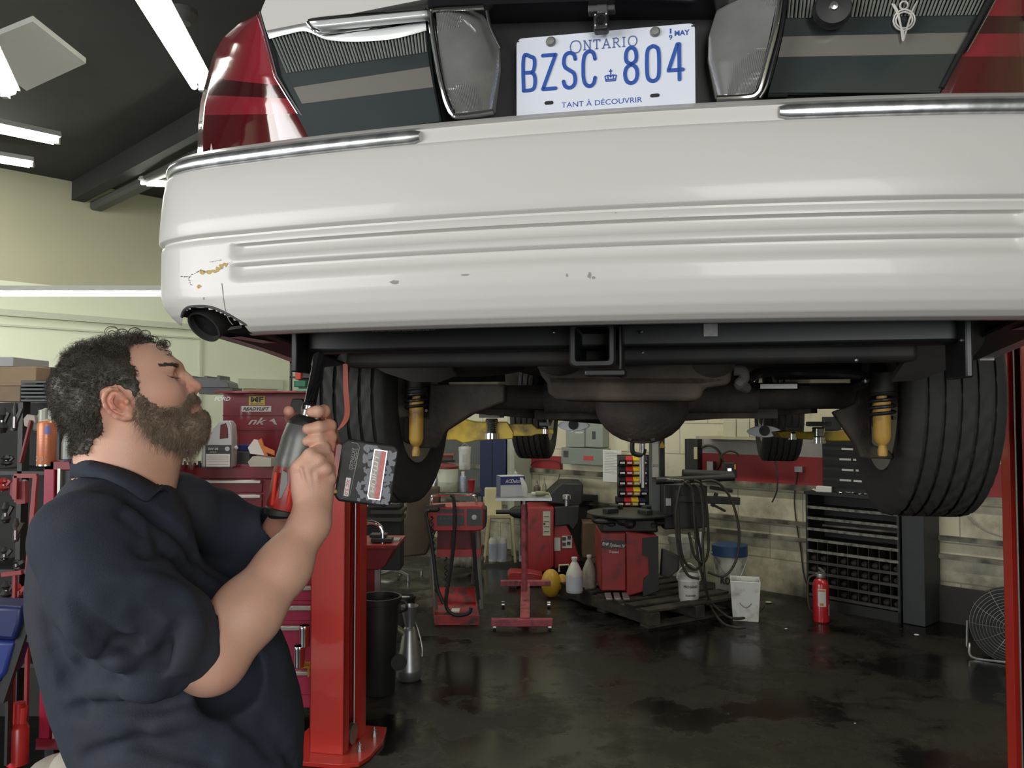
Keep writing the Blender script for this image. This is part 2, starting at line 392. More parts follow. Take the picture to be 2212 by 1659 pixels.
# ================================================================== the car on the lift
H = CAMH
CAR = Vector((.121, 1.221, 0)); PSI = math.radians(-11)
CM = Matrix.Translation(CAR) @ Matrix.Rotation(PSI, 4, 'Z'); CI = CM.inverted()
def cp(px, py, v):
    """point on the surface v(u, z) of the car seen in direction (px, py), car coordinates"""
    o = CI @ Vector((0, 0, CAMH)); d = CI.to_3x3() @ raydir(px, py)
    f = v if callable(v) else (lambda u, z: v)
    vv = f(0, H+.4)
    for _ in range(12):
        p = o + d*((vv-o.y)/d.y); vv = f(p.x, p.z)
    return o + d*((vv-o.y)/d.y)
VB = lambda u: .13*u*u
M_paint = mat('white_car_paint', (.585, .57, .54), .38, var=.015, scale=2, coat=.2, spec=.5)
M_chrome = mat('chrome', (.80, .81, .82), .09, 1, var=.03, scale=30)
M_chromew = mat('worn_chrome_trim', (.78, .80, .80), .27, .9, var=.1, scale=40, dirt=(.48, .50, .50), dscale=45, damt=.7)
M_blackp = mat('black_plastic', (.012, .012, .013), .45, var=.3, scale=20)
M_blackg = mat('gloss_black', (.012, .012, .014), .15, var=.2)
M_black_ = mat('soot_black', (.008, .008, .008), .8)
M_under = mat('underbody_black', (.010, .010, .011), .65, var=.5, scale=9, dirt=(.026, .022, .018), dscale=7, damt=.6)
M_rust = mat('rusty_steel', (.034, .025, .020), .8, var=.4, scale=18, bump=.5, dirt=(.06, .046, .036), dscale=9, damt=.6)
M_rub = mat('tyre_rubber', (.028, .027, .026), .75, var=.2, scale=30)
M_redl = mat('red_lens', (.25, .018, .030), .1, var=.05, coat=1)
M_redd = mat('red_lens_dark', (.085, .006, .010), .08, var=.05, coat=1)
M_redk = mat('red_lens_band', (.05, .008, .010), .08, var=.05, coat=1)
M_flute = mat('silver_fluted_reflector', (.52, .54, .50), .22, .6, var=.15, scale=60)
M_dkb = mat('dark_band', (.035, .045, .045), .12, var=.1, coat=1)
M_grb = mat('grey_lamp_band', (.20, .185, .165), .2, .2, var=.05, coat=1)
M_clear = mat('clear_lamp_lens', (.34, .34, .33), .12, .5, var=.35, scale=14, coat=1)
M_white = mat('plate_white', (.72, .75, .84), .4, var=.02)
M_blue = mat('plate_blue', (.02, .085, .38), .45, var=.05)
M_steel = mat('steel', (.42, .42, .42), .3, .9, var=.15, scale=30)
M_yshock = mat('yellow_paint_worn', (.50, .29, .055), .5, var=.15, scale=20, dirt=(.12, .07, .03), dscale=22, damt=.35)
car = thing('car', 'white sedan raised on the lift, seen from its rear bumper', 'car', CAR, PSI)
# --- bumper cover: a profile swept round the rear of the car
def path(n=9):
    half = [(0, 0), (.12, VB(.12)), (.25, VB(.25)), (.38, VB(.38)), (.50, VB(.50)), (.60, .048), (.68, .062), (.735, .078), (.775, .098), (.803, .128), (.818, .17), (.825, .23), (.828, .32), (.828, .45), (.828, .60), (.826, .78)]
    pts = [Vector((-u, v, 0)) for u, v in reversed(half[1:])] + [Vector((u, v, 0)) for u, v in half]
    return smooth(pts, 10)
PTH = path()
def nrm(i):
    d = PTH[min(i+1, len(PTH)-1)]-PTH[max(i-1, 0)]; return Vector((d.y, -d.x, 0)).normalized()   # outward (towards the viewer)
ss = lambda x, a, b: (lambda t: t*t*(3-2*t))(min(1, max(0, (x-a)/(b-a))))
PROF = [(.474, -.14, 1), (.476, -.07, 1), (.474, -.035, 1), (.468, -.014, 1), (.460, -.004, 1), (.4575, .000, 1), (.4560, -.005, 1), (.440, -.005, 1), (.4330, -.005, 1), (.4310, .001, 1), (.425, .004, 1), (.40, .008, 1), (.37, .011, 1), (.34, .013, 1), (.3125, .014, 1), (.3105, .013, 1), (.3070, .004, 1), (.3035, .004, 1), (.3010, .008, 1),
        (.2935, .0095, 0), (.2900, .009, 0), (.2870, -.002, 0), (.2835, -.003, 0), (.2750, .001, 0), (.2680, .006, 0), (.2655, .010, 0), (.2575, .011, 0), (.2545, .010, 0), (.2515, -.001, 0), (.2480, -.002, 0), (.2400, .001, 0), (.2335, .005, 0), (.2300, .009, 0), (.2200, .010, 1), (.200, .008, 1), (.180, .003, 1), (.163, -.004, 1), (.150, -.014, 1), (.142, -.026, 1), (.138, -.042, 1), (.140, -.07, 1)]
def bump_pt(i, z, o, flag=1):
    p = PTH[i]; a = abs(p.x); n = nrm(i)
    if not flag:
        g = 1-ss(a, .608, .622); o = o*g + .0095*(1-g)
    lift = .018*ss(a, .68, .78)
    if z < .26: z = z + lift*(1-(z-.136)/.124)
    o -= .012*ss(a, .6 if p.x < 0 else .72, .8)*(1 if z < .2 else 0)*(.2-z)/.05
    return Vector((p.x+n.x*o, p.y+n.y*o, H+z))
PF2 = []
for (z0, o0, g0), (z1, o1, g1) in zip(PROF, PROF[1:]):
    n_ = 5 if z0 < .235 and g0 else 1
    for k in range(n_): PF2.append((z0+(z1-z0)*k/n_, o0+(o1-o0)*k/n_, g0))
PF2.append(PROF[-1])
rows = [[bump_pt(i, z, o, g) for i in range(len(PTH))] for z, o, g in PF2]
def inside(x, y, poly):
    r = False
    for (x0, y0), (x1, y1) in zip(poly, poly[1:]+poly[:1]):
        if (y0 > y) != (y1 > y) and x < (x1-x0)*(y-y0)/(y1-y0)+x0: r = not r
    return r
def proj(p):
    q = CM @ p - Vector((0, 0, CAMH)); dp = q.y*math.cos(TH)+q.z*math.sin(TH); return CX+F*q.x/dp, CY-F*(-q.y*math.sin(TH)+q.z*math.cos(TH))/dp
CUT = [(394, 690), (396, 677), (401, 670), (414, 665), (440, 664), (464, 669), (488, 680), (512, 694), (531, 706), (548, 730), (480, 760), (385, 760)]
b = MB(); b.grid(rows); nc = len(PTH); keep = []
from mathutils.bvhtree import BVHTree
BTREE = BVHTree.FromPolygons([Vector(v) for v in b.v], b.f)
for f_ in b.f:
    c_ = sum((Vector(b.v[i]) for i in f_), Vector())/4
    if c_.x < -.5 and c_.z < H+.23 and c_.y < .3 and inside(*proj(c_), CUT): continue
    keep.append(f_)
b.f = keep; o_ = b.build('bumper_cover', M_paint, car, ang=1.0)
# chrome strips
for s in (-1, 1):
    idx = [i for i in range(len(PTH)) if PTH[i].x*s > .268]
    if s > 0: pass
    else: idx = idx[::-1]
    R = []
    for k, i in enumerate(idx):
        hh = .0125*(.70 if k == 0 else 1); R.append([])
        for q in range(9):
            an = PI*q/8; R[-1].append(bump_pt(i, .4445+hh*math.cos(an), -.0055+.0095*math.sin(an)))
    MB().grid(R).build('chrome_strip', M_chromew, car, ang=1.2)
# paint cracks and chips on the bumper corner
M_black_ = mat('soot_black', (.008, .008, .008), .8)
M_crack = mat('paint_crack', (.13, .11, .09), .8); M_chip = mat('exposed_yellow_filler', (.50, .36, .14), .8, var=.3, scale=90); M_gry = mat('grey_scuff', (.30, .28, .26), .7)
def bsurf(px, py):     # bumper surface under a picture point
    o = CI @ Vector((0, 0, CAMH)); d = (CI.to_3x3() @ raydir(px, py)).normalized()
    h = BTREE.ray_cast(o, d)
    return h[0]-d*.0007 if h[0] is not None else o+d*1.35
def spot(mb, px, py, rx, ry, n=10, jag=.35):
    c = bsurf(px, py); vs = [c]
    for i in range(n):
        r = 1+random.uniform(-jag, jag); t = 2*PI*i/n; vs.append(bsurf(px+rx*r*math.cos(t), py+ry*r*math.sin(t)))
    mb.add(vs, [(0, 1+i, 1+(i+1) % n) for i in range(n)])
b = MB()
for px, py, rx, ry in ((486, 571, 8, 4), (478, 575, 6, 4), (470, 581, 6, 5), (462, 586, 8, 4), (451, 588, 7, 4), (429, 619, 5, 4), (437, 588, 6, 5)): spot(b, px, py, rx, ry)
b.build('chipped_filler', M_chip, car, smooth_=False)
b = MB()
def crack(mb, pts, wd):
    for (x0, y0), (x1, y1) in zip(pts, pts[1:]):
        n = max(2, int(math.hypot(x1-x0, y1-y0)/3))
        for k in range(n):
            t = k/n; spot(mb, x0+(x1-x0)*t+random.uniform(-1, 1), y0+(y1-y0)*t+random.uniform(-.8, .8), wd*random.uniform(.6, 1.3), wd*.6, 5)
crack(b, [(392, 597), (408, 598), (420, 590), (434, 583), (446, 588)], 1.8); crack(b, [(453, 566), (462, 564), (480, 561)], 1.2)
crack(b, [(407, 600), (410, 612), (417, 618)], 1.4); crack(b, [(492, 568), (505, 566)], 1.2); crack(b, [(475, 583), (492, 573)], 1.2)
b.build('crack', M_crack, car, smooth_=False)
b = MB()
for px, py, rx, ry in ((852, 609, 12, 5), (1005, 594, 9, 2), (1273, 595, 4, 6), (1282, 600, 3, 3), (1224, 595, 2, 4), (440, 645, 1.5, 3), (1330, 460, 2, 1)): spot(b, px, py, rx, ry)
b.build('scuff', M_gry, car, smooth_=False)
rim_ = [bsurf(x, y)+Vector((0, .0015, 0)) for x, y in ((392, 684), (394, 675), (400, 667), (412, 662), (440, 661), (465, 666), (490, 677), (515, 691), (532, 702))]
MB().tube(rim_, .0028, 8, 4).build('cutout_edge', mat('cut_edge_dark', (.05, .05, .05), .7), car)
MB().tube([bsurf(x, y) for x, y in ((479, 612), (481, 630), (484, 655), (488, 674), (494, 690), (503, 702))], .0007, 5, 3).build('hairline_seam', M_gry, car)
# dark duct behind the cut-out
R_ = []
for dv, sc_ in ((.004, 1.0), (.06, 1.0), (.16, .8)):
    R_.append([Vector((q.x*1+(sc_-1)*(q.x+.66), q.y+dv, q.z)) for q in rim_])
MB().grid(R_).build('cutout_liner', M_blackp, car)
# --- rear lamps
def edge(pts, n):
    P = [Vector((x, y, 0)) for x, y in pts]; Ls = [0]
    for a, c in zip(P, P[1:]): Ls.append(Ls[-1]+(c-a).length)
    out = []
    for k in range(n):
        s = Ls[-1]*k/(n-1); i = 0
        while i < len(P)-2 and Ls[i+1] < s: i += 1
        t = (s-Ls[i])/(Ls[i+1]-Ls[i]) if Ls[i+1] > Ls[i] else 0; q = P[i].lerp(P[i+1], t); out.append((q.x, q.y))
    return out
def loft(mb, A, B, vf, n=12, m=12, thick=.012):
    """surface between picture lines A and B; vf(j, i) gives the depth surface"""
    a = edge(A, n); c = edge(B, n); rows = []
    for i in range(n):
        rows.append([cp(a[i][0]+(c[i][0]-a[i][0])*j/(m-1), a[i][1]+(c[i][1]-a[i][1])*j/(m-1), vf(j/(m-1), i/(n-1))) for j in range(m)])
    return mb.grid(rows, Vector((0, thick, 0)))
LV = lambda u, z: .10+VB(u)
flat_ = lambda d=0: (lambda j, i: (lambda u, z: .10+d+VB(u)))
wrap = lambda j, i: .150+.22*(1-j)**2.4
def lens(L, R): return dict(L=L, R=R)
Ledge = [(561, 29), (517, 51), (482, 82), (460, 120), (444, 177), (433, 221), (428.5, 269), (427, 316), (427, 350)]
Redge = [(562, 30), (572, 70), (599, 165), (624, 206), (652, 250), (668, 276), (694, 320)]
NL = edge(Ledge, 60); NR = edge(Redge, 60)
cuts = [0, .52, .62, .735, 1.0]
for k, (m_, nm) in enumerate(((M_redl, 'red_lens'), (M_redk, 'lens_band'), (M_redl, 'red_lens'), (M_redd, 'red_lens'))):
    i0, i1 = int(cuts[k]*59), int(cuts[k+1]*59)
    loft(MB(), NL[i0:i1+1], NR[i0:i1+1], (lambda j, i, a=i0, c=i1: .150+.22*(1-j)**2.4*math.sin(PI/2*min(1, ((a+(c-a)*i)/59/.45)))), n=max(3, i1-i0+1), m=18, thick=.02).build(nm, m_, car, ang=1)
# narrow dark seam between red lens and the centre panel
MB().tube([cp(x, y, .147) for x, y in ((562, 26), (574, 70), (600, 165), (625, 206), (653, 250), (668, 276))], .0028, n=6, sub=1).build('lamp_seam', M_blackp, car)
MB().tube([cp(x-7, y+1, .147) for x, y in ((562, 32), (574, 70), (600, 165), (625, 206), (653, 250), (664, 270))], .0012, n=6, sub=1).build('lamp_rim', M_chrome, car)
# right-hand red lens
RL = [(2142, -10), (2112, 50), (2078, 110), (2043, 180), (2030, 205)]
RR = [(2285, -10), (2296, 50), (2302, 110), (2305, 180), (2305, 205)]
A_, B_ = edge(RL, 40), edge(RR, 40)
wr = lambda j, i: .140+.22*j**2.4
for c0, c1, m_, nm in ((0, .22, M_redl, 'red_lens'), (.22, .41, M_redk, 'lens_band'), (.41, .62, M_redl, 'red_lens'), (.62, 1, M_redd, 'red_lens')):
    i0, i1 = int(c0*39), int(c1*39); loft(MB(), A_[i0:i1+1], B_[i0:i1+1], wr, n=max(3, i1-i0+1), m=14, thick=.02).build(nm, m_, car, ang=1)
MB().tube([cp(x, y, .135) for x, y in ((2144, -12), (2111, 50), (2077, 110), (2034, 190))], .0042, n=6, sub=1).build('lamp_seam', M_blackp, car)
MB().tube([cp(x+9, y, .134) for x, y in ((2146, -12), (2112, 52), (2078, 112))], .002, n=6, sub=3).build('lamp_rim', M_chrome, car)
# centre reflector panels, left then right
def bandp(mb, A, B, d=0, n=6, m=24, th=.01): return loft(mb, A, B, flat_(d), n, m, th)
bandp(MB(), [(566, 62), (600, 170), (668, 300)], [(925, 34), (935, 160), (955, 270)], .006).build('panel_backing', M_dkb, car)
def flutes(Lp, Rp, T, Bt, n, nm):
    """vertical half-round ribs between top line T and bottom line Bt"""
    mb = MB()
    for k in range(n):
        t = (k+.5)/n; T0 = edge(T, 501)[round(t*500)]; B0 = edge(Bt, 501)[round(t*500)]
        wd = math.hypot(edge(Bt, 100)[99][0]-edge(Bt, 100)[0][0], 0)/n*.36
        a = [cp(T0[0]-wd, T0[1], LV), cp(T0[0], T0[1], lambda u, z: LV(u, z)-.0035), cp(T0[0]+wd, T0[1], LV)]
        c = [cp(B0[0]-wd, B0[1], LV), cp(B0[0], B0[1], lambda u, z: LV(u, z)-.0035), cp(B0[0]+wd, B0[1], LV)]
        mb.add(a+c, [(0, 1, 4, 3), (1, 2, 5, 4)])
    return mb.build(nm, M_flute, car, ang=1.2)
flutes(0, 0, [(582, 74), (666, 66), (760, 74), (919, 52)], [(618, 158), (924, 112)], 46, 'fluted_reflector')
M_bright = mat('satin_trim_and_reflection', (.80, .82, .82), .3, .35, var=.03)
rows_ = []
T_ = smooth([Vector((x, y, 0)) for x, y in ((575, 66), (620, 58), (668, 52), (700, 74), (760, 70), (850, 58), (919, 44))], 5); B_ = smooth([Vector((x, y, 0)) for x, y in ((582, 84), (622, 74), (662, 68), (706, 86), (770, 90), (850, 84), (921, 66))], 5)
for i in range(len(T_)): rows_.append([cp(T_[i].x, T_[i].y, lambda u, z: LV(u, z)-.004), cp((T_[i].x+B_[i].x)/2, (T_[i].y+B_[i].y)/2, lambda u, z: LV(u, z)-.007), cp(B_[i].x, B_[i].y, lambda u, z: LV(u, z)-.004)])
MB().grid(rows_).build('lid_reflection', M_bright, car, ang=2)  # reflection of the white trunk lid in the lens, modelled as a pale strip
b = MB(); loft(b, [(668, 46), (672, 54), (690, 62)], [(922, 22), (922, 31), (922, 39)], lambda j, i: (lambda u, z: .076+VB(u)-.006*math.sin(PI*i)), 6, 16, .01); b.build('chrome_lip', M_bright, car, ang=2)
bandp(MB(), [(618, 158), (634, 189)], [(924, 112), (928, 144)], 0).build('dark_band', M_dkb, car)  # dark, grey and dark bands across the panel, each its own colour
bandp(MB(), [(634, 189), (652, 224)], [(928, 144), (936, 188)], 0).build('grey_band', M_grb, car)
bandp(MB(), [(652, 224), (669, 275), (672, 300)], [(936, 188), (947, 240), (949, 262)], 0).build('dark_band', M_dkb, car)
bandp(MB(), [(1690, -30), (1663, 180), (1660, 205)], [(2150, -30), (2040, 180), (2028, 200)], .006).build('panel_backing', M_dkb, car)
flutes(0, 0, [(1703, -25), (2150, -25)], [(1698, 39), (2122, 32)], 52, 'fluted_reflector')
bandp(MB(), [(1698, 39), (1691, 79)], [(2120, 32), (2097, 70)], 0).build('dark_band', M_dkb, car)
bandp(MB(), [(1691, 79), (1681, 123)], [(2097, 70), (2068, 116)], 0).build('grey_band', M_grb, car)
bandp(MB(), [(1681, 123), (1667, 176), (1660, 200)], [(2068, 116), (2042, 170), (2030, 200)], 0).build('dark_band', M_dkb, car)
# lock and V8 badge
c = cp(1798, 21, .094)
lk = MB().lathe([(.0, -.012), (.026, -.010), (.029, -.004), (.029, .006)], c, (0, 1, 0), 28).build('trunk_lock', M_blackp, car)
MB().lathe([(0, -.003), (.006, -.002), (.0085, .002), (.0085, .006)], c+Vector((0, -.012, 0)), (0, 1, 0), 16).build('key_cylinder', M_steel, lk)
c = cp(1952, 42, .122); s = 1.24/1750
bd = MB(); P3 = lambda x, y: c+Vector(((x-1265)/3.614*s, 0, -(y-150)/3.614*s))
for pts in (((1180, 15), (1215, 90), (1255, 250)), ((1368, 15), (1325, 100), (1262, 320)), ((1195, 20), (1230, 110), (1255, 320)), ((1262, 235), (1258, 330))): bd.tube([P3(*p) for p in pts], .0015, 6, 3)
for cx_, cy_, r_ in ((1268, 35, 30), (1268, 155, 62), (1268, 155, 80)):
    bd.tube([P3(cx_+r_*(1 if r_ < 70 else 1)*math.cos(t*PI/6), cy_+r_*1.05*math.sin(t*PI/6)) for t in range(12)], .0014, 6, 2, closed=True)
bd.build('v8_badge', mat('satin_silver', (.72, .70, .66), .35, .5), car)
# inner clear lamps with chrome frames
def flat_poly(mb, pts, v, th=.01):
    P = [cp(x, y, v) for x, y in pts]; n = len(P); Q = [p+Vector((0, th, 0)) for p in P]
    mb.add(P+Q, [tuple(range(n)), tuple(reversed(range(n, 2*n)))]+[(i, n+i, n+(i+1) % n, (i+1) % n) for i in range(n)]); return mb
def ribbed(A, B, n, bulge, v0, nm, dv):
    """lens with vertical ribs, bulging towards its inner edge"""
    rows = []; a = edge(A, n); c = edge(B, n); m = 60
    for i in range(n):
        r = []
        for j in range(m):
            t = j/(m-1); rib = .0014*(j % 2); r.append(cp(a[i][0]+(c[i][0]-a[i][0])*t, a[i][1]+(c[i][1]-a[i][1])*t, v0+dv(t)-rib-.0008*(i % 2)))
        rows.append(r)
    return MB().grid(rows, Vector((0, .008, 0))).build(nm, M_clear, car, ang=1.4)
ribbed([(941, 28), (948, 110), (962, 190), (984, 246)], [(1036, 18), (1078, 90), (1080, 150), (1068, 240)], 46, 0, .085, 'clear_lamp', lambda t: .05*t**3)
ribbed([(1562, -25), (1530, 80), (1529, 130), (1545, 210)], [(1684, -25), (1660, 90), (1645, 150), (1628, 205)], 46, 0, .085, 'clear_lamp', lambda t: .05*(1-t)**3)
def frame(pts, r, nm='chrome_frame', v=.082, closed=False, m_=None):
    MB().tube([cp(x, y, v) for x, y in pts], r, 10, 3, closed).build(nm, m_ or M_chrome, car)
frame([(1046, 14), (985, 17), (940, 20), (930, 30), (936, 80), (948, 150), (962, 210), (978, 246), (992, 251), (1030, 247), (1066, 241)], .0052)
frame([(1052, 24), (1060, 60), (1082, 105)], .003, m_=M_blackp)
frame([(1688, -20), (1676, 60), (1658, 130), (1643, 186), (1634, 203), (1615, 210), (1548, 213)], .0052)
frame([(1699, -20), (1688, 60), (1670, 130), (1655, 186), (1640, 212)], .0035, m_=M_blackg)
# plate recess
b = MB()
wall = [(1030, -40), (1550, -40), (1552, 215), (1540, 260), (1090, 280), (1060, 250)]
flat_poly(b, [(940, -60), (1700, -60), (1700, 300), (940, 320)], .165, .02); b.build('plate_recess', M_blackp, car)
b = MB(); flat_poly(b, [(925, -60), (1700, -60), (1690, -6), (1560, -2), (1330, 0), (1045, 10), (925, 16)], .095, .07); b.build('recess_hood', M_blackg, car)
# trunk lid
b = MB(); loft(b, [(600, -60), (563, 24), (575, 66)], [(940, -80), (930, -30), (919, -2)], lambda j, i: (lambda u, z: .085+.15*max(0, (H+.74-z))*0+VB(u)+.12*max(0, z-H-.70)), 14, 14, .02)
b.build('trunk_lid', M_paint, car, ang=1)
b = MB(); loft(b, [(574, 64), (578, 67)], [(700, 36), (705, 40)], flat_(-.008), 3, 8, .01); b.build('lid_seam', M_blackp, car)
b = MB(); loft(b, [(664, 50), (668, 58), (684, 66)], [(922, 24), (922, 30), (922, 40)], lambda j, i: (lambda u, z: .088+VB(u)), 6, 16, .02); b.build('lid_handle_recess', M_blackg, car)
frame([(668, 47), (690, 43), (760, 36), (850, 29), (920, 23)], .0055, 'chrome_lip', .115)
frame([(664, 48), (680, 66), (700, 70), (760, 64), (850, 52), (920, 41)], .0035, 'chrome_lip', .118)
b = MB(); loft(b, [(1688, -60), (1688, -20)], [(2180, -60), (2170, -20)], flat_(-.02), 4, 14, .02); b.build('trunk_lid', M_paint, car)
# upper body and flanks (above and beyond the frame)
def flank(sgn):
    pts = [(.30, .163), (.55, .145), (.765, .122)]
    pts += [(1.18+.42*math.cos(t), .06+.42*math.sin(t)) for t in [math.radians(a) for a in range(172, 7, -11)]]
    pts += [(1.62, .02), (3.55, .02), (3.66, .06)] + [(4.08+.42*math.cos(t), .06+.42*math.sin(t)) for t in [math.radians(a) for a in range(172, 7, -11)]] + [(4.52, .1), (4.85, .14), (4.95, .3), (4.9, .55), (3.9, .74), (.45, .80), (.34, .70), (.30, .50)]
    M = Matrix(((0, 0, sgn, 0), (1, 0, 0, 0), (0, 1, 0, H), (0, 0, 0, 1)))
    return MB().prism([(v, z) for v, z in pts], .03, M, z0=.80).build('side_panel', M_paint, car)
flank(-1); flank(1)
b = MB(); b.grid([[Vector((u, v, H+z+.03*(1-(u/.84)**2))) for u in [x*.084-.84 for x in range(21)]] for v, z in ((.44, .76), (.6, .79), (1.2, .80), (1.5, .82))]); b.build('trunk_deck', M_paint, car)
b = MB().box((0, 2.4, H+1.0), (1.5, 2.2, .42), taper=.72); b.build('cabin', M_blackg, car, bevel=.08); 
b = MB().box((0, 4.1, H+.70), (1.6, 1.5, .12)); b.build('hood', M_paint, car, bevel=.05)
# --- number plate
pc = cp(1305, 163, .138); PW, PH_ = .302, .152
pl = MB(); r = .010; pts = []
for cx_, cz_, a0 in ((PW/2-r, PH_/2-r, 0), (-PW/2+r, PH_/2-r, 90), (-PW/2+r, -PH_/2+r, 180), (PW/2-r, -PH_/2+r, 270)):
    pts += [(cx_+r*math.cos(math.radians(a0+a)), cz_+r*math.sin(math.radians(a0+a))) for a in (0, 22, 45, 67, 90)]
MP = Matrix.Translation(pc) @ Matrix.Rotation(PI/2, 4, 'X')
pl.prism(pts, .002, MP); plate = pl.build('license_plate', M_white, car, bevel=.0008)
XD, ZD = Vector((1, 0, 0)), Vector((0, 0, 1)); PO = pc+Vector((0, -.002, 0))
PC = lambda s, t: PO+XD*((s-.5)*PW)+ZD*((.5-t)*PH_)
CH = {'B': [[(.1,0),(.1,1),(.6,1),(.85,.93),(.88,.75),(.8,.58),(.62,.53),(.1,.53)],[(.62,.53),(.85,.45),(.92,.27),(.85,.07),(.6,0),(.1,0)]],
 'Z': [[(.05,1),(.95,1),(.05,0),(.95,0)]], 'S': [[(.9,.82),(.8,.96),(.5,1.02),(.2,.95),(.1,.76),(.2,.6),(.5,.5),(.8,.4),(.9,.22),(.8,.05),(.5,-.02),(.2,.04),(.08,.18)]],
 'C': [[(.92,.78),(.82,.94),(.55,1.02),(.25,.94),(.12,.75),(.1,.5),(.12,.25),(.25,.06),(.55,-.02),(.82,.06),(.92,.22)]],
 '8': [[(.5,.53),(.2,.62),(.14,.78),(.24,.95),(.5,1.02),(.76,.95),(.86,.78),(.8,.62),(.5,.53),(.18,.43),(.08,.24),(.2,.05),(.5,-.02),(.8,.05),(.92,.24),(.82,.43),(.5,.53)]],
 '0': [[(.5,1.01),(.2,.94),(.1,.75),(.1,.25),(.2,.06),(.5,-.01),(.8,.06),(.9,.25),(.9,.75),(.8,.94),(.5,1.01)]], '4': [[(.75,-.02),(.75,1.0),(.62,1.0),(.02,.26),(.98,.26)]]}
b = MB()
for ch, s in zip('BZSC804', (.075, .19, .306, .416, .651, .771, .894)):
    cw, chh = .0245, .0585; o = PC(s, .61)-XD*(cw/2)
    for st in CH[ch]: ribbon(b, [(x*cw, y*chh) for x, y in st], .0062, o, XD, ZD, .0003, .0012, 4 if ch in 'SC80B' and len(st) > 4 else 1)
b.build('plate_number', M_blue, plate, smooth_=False)
# crown
b = MB(); o = PC(.537, .53)
for st in ([(-.5,-.5),(-.62,.15),(-.2,.25),(0,.0),(.2,.25),(.62,.15),(.5,-.5),(-.5,-.5)], [(-.5,-.3),(.5,-.3)], [(0,0),(0,.95)], [(-.14,.75),(.14,.75)], [(-.28,-.2),(-.3,.1)], [(.28,-.2),(.3,.1)]):
    ribbon(b, [(x*.0155, y*.0135) for x, y in st], .0018, o, XD, ZD, .0003, .0006)
b.build('crown_mark', M_blue, plate, smooth_=False)
ON = {'O': ([[(.5,1),(.2,.9),(.05,.5),(.2,.1),(.5,0),(.8,.1),(.95,.5),(.8,.9),(.5,1)]], 1.15), 'N': ([[(.15,0),(.15,1),(.85,0),(.85,1)],[(0,1),(.2,1)],[(0,0),(.3,0)],[(.7,1),(1,1)]], 1.0),
 'T': ([[(.5,0),(.5,1)],[(.05,.82),(.05,1),(.95,1),(.95,.82)],[(.35,0),(.65,0)]], .9), 'A': ([[(.1,0),(.5,1),(.9,0)],[(.25,.35),(.75,.35)],[(-.02,0),(.22,0)],[(.75,0),(1.02,0)]], 1.05),
 'R': ([[(.2,0),(.2,1),(.6,1),(.8,.88),(.8,.65),(.6,.52),(.2,.52)],[(.5,.52),(.95,0),(1.05,0)],[(.05,0),(.35,0)],[(.05,1),(.2,1)]], .95), 'I': ([[(.5,0),(.5,1)],[(.2,0),(.8,0)],[(.2,1),(.8,1)]], .5)}
b = MB(); x = -.0565; 
for k, ch in enumerate('ONTARIO'):
    st, wf = ON[ch]; hh = .0155 if 0 < k < 6 else (.021 if k == 0 else .0165); ww = hh*.84*wf
    o = PC(.494, .198)+XD*x-ZD*(.004 if k == 0 else (0.0 if k < 6 else .0))
    for q in st: ribbon(b, [(a*ww, c_*hh) for a, c_ in q], .0018, o, XD, ZD, .0003, .0005, 4 if ch == 'O' else 1)
    x += ww+.0035
b.build('plate_lettering', mat('plate_blue_grey', (.10, .16, .36), .5), plate, smooth_=False)
b = MB(); text(b, 'TANT À DÉCOUVRIR', PC(.485, .80), XD, ZD, .136, .0115, .0004); text(b, '1', PC(.868, .07), XD, ZD, .0028, .0085, .0004, 0, .02); text(b, '9', PC(.868, .14), XD, ZD, .0055, .0085, .0004, 0, .02)
text(b, 'MAY', PC(.93, .10), XD, ZD, .0245, .0092, .0004, 0, .03); b.build('plate_lettering', M_blue, plate, smooth_=False)
for s, t in ((.2, .075), (.784, .068)): MB().lathe([(.0085, 0), (.0085, .003), (.006, .006), (0, .0065)], PC(s, t), (0, -1, 0), 14).build('plate_bolt', mat('dull_bolt', (.25, .25, .23), .5, .6), plate)
for s, t in ((.188, .77), (.78, .775)): ribbon(MB(), [(-.0048, 0), (.0048, 0)], .0062, PC(s, t), XD, ZD, .0003, .0003).build('plate_slot', M_blackp, plate, smooth_=False)
for s in (.006, .99): ribbon(MB(), [(-.002, 0), (.002, 0)], .0025, PC(s, .035), XD, ZD, .0003, .0003).build('plate_notch', M_blackp, plate, smooth_=False)
# reversing camera hanging over the plate
cc = cp(1299, 52, .115); s = 1.33/1750
cmr = MB().box(cc, (.025, .022, .03)).build('reversing_camera', M_blackp, car, bevel=.004)
MB().lathe([(.0075, 0), (.0075, .004), (.005, .004), (.003, .002), (0, .002)], cc+Vector((0, -.011, .001)), (0, -1, 0), 16).build('camera_lens', M_blackg, cmr)
for a, q in ((-1, -1), (1, -1), (1, 1), (-1, 1)): MB().sph(cc+Vector((a*.009, -.0115, q*.009+.002)), .0016, 8, 6).build('camera_led', mat('white_led', (.8, .8, .85), .3), cmr)
b = MB().box(cp(1300, 10, .120), (.045, .02, .030)); b.box(cp(1302, 28, .118), (.018, .02, .03)); b.build('camera_bracket', mat('grey_bracket', (.07, .07, .07), .5), car, bevel=.002)

# --- underneath
U = lambda px, py, v: cp(px, py, v)
b = MB().box((0, 2.4, H+.245), (1.44, 4.2, .03)); b.box((0, .22, H+.26), (1.3, .3, .12)); b.build('floor_pan', M_under, car, bevel=.01)
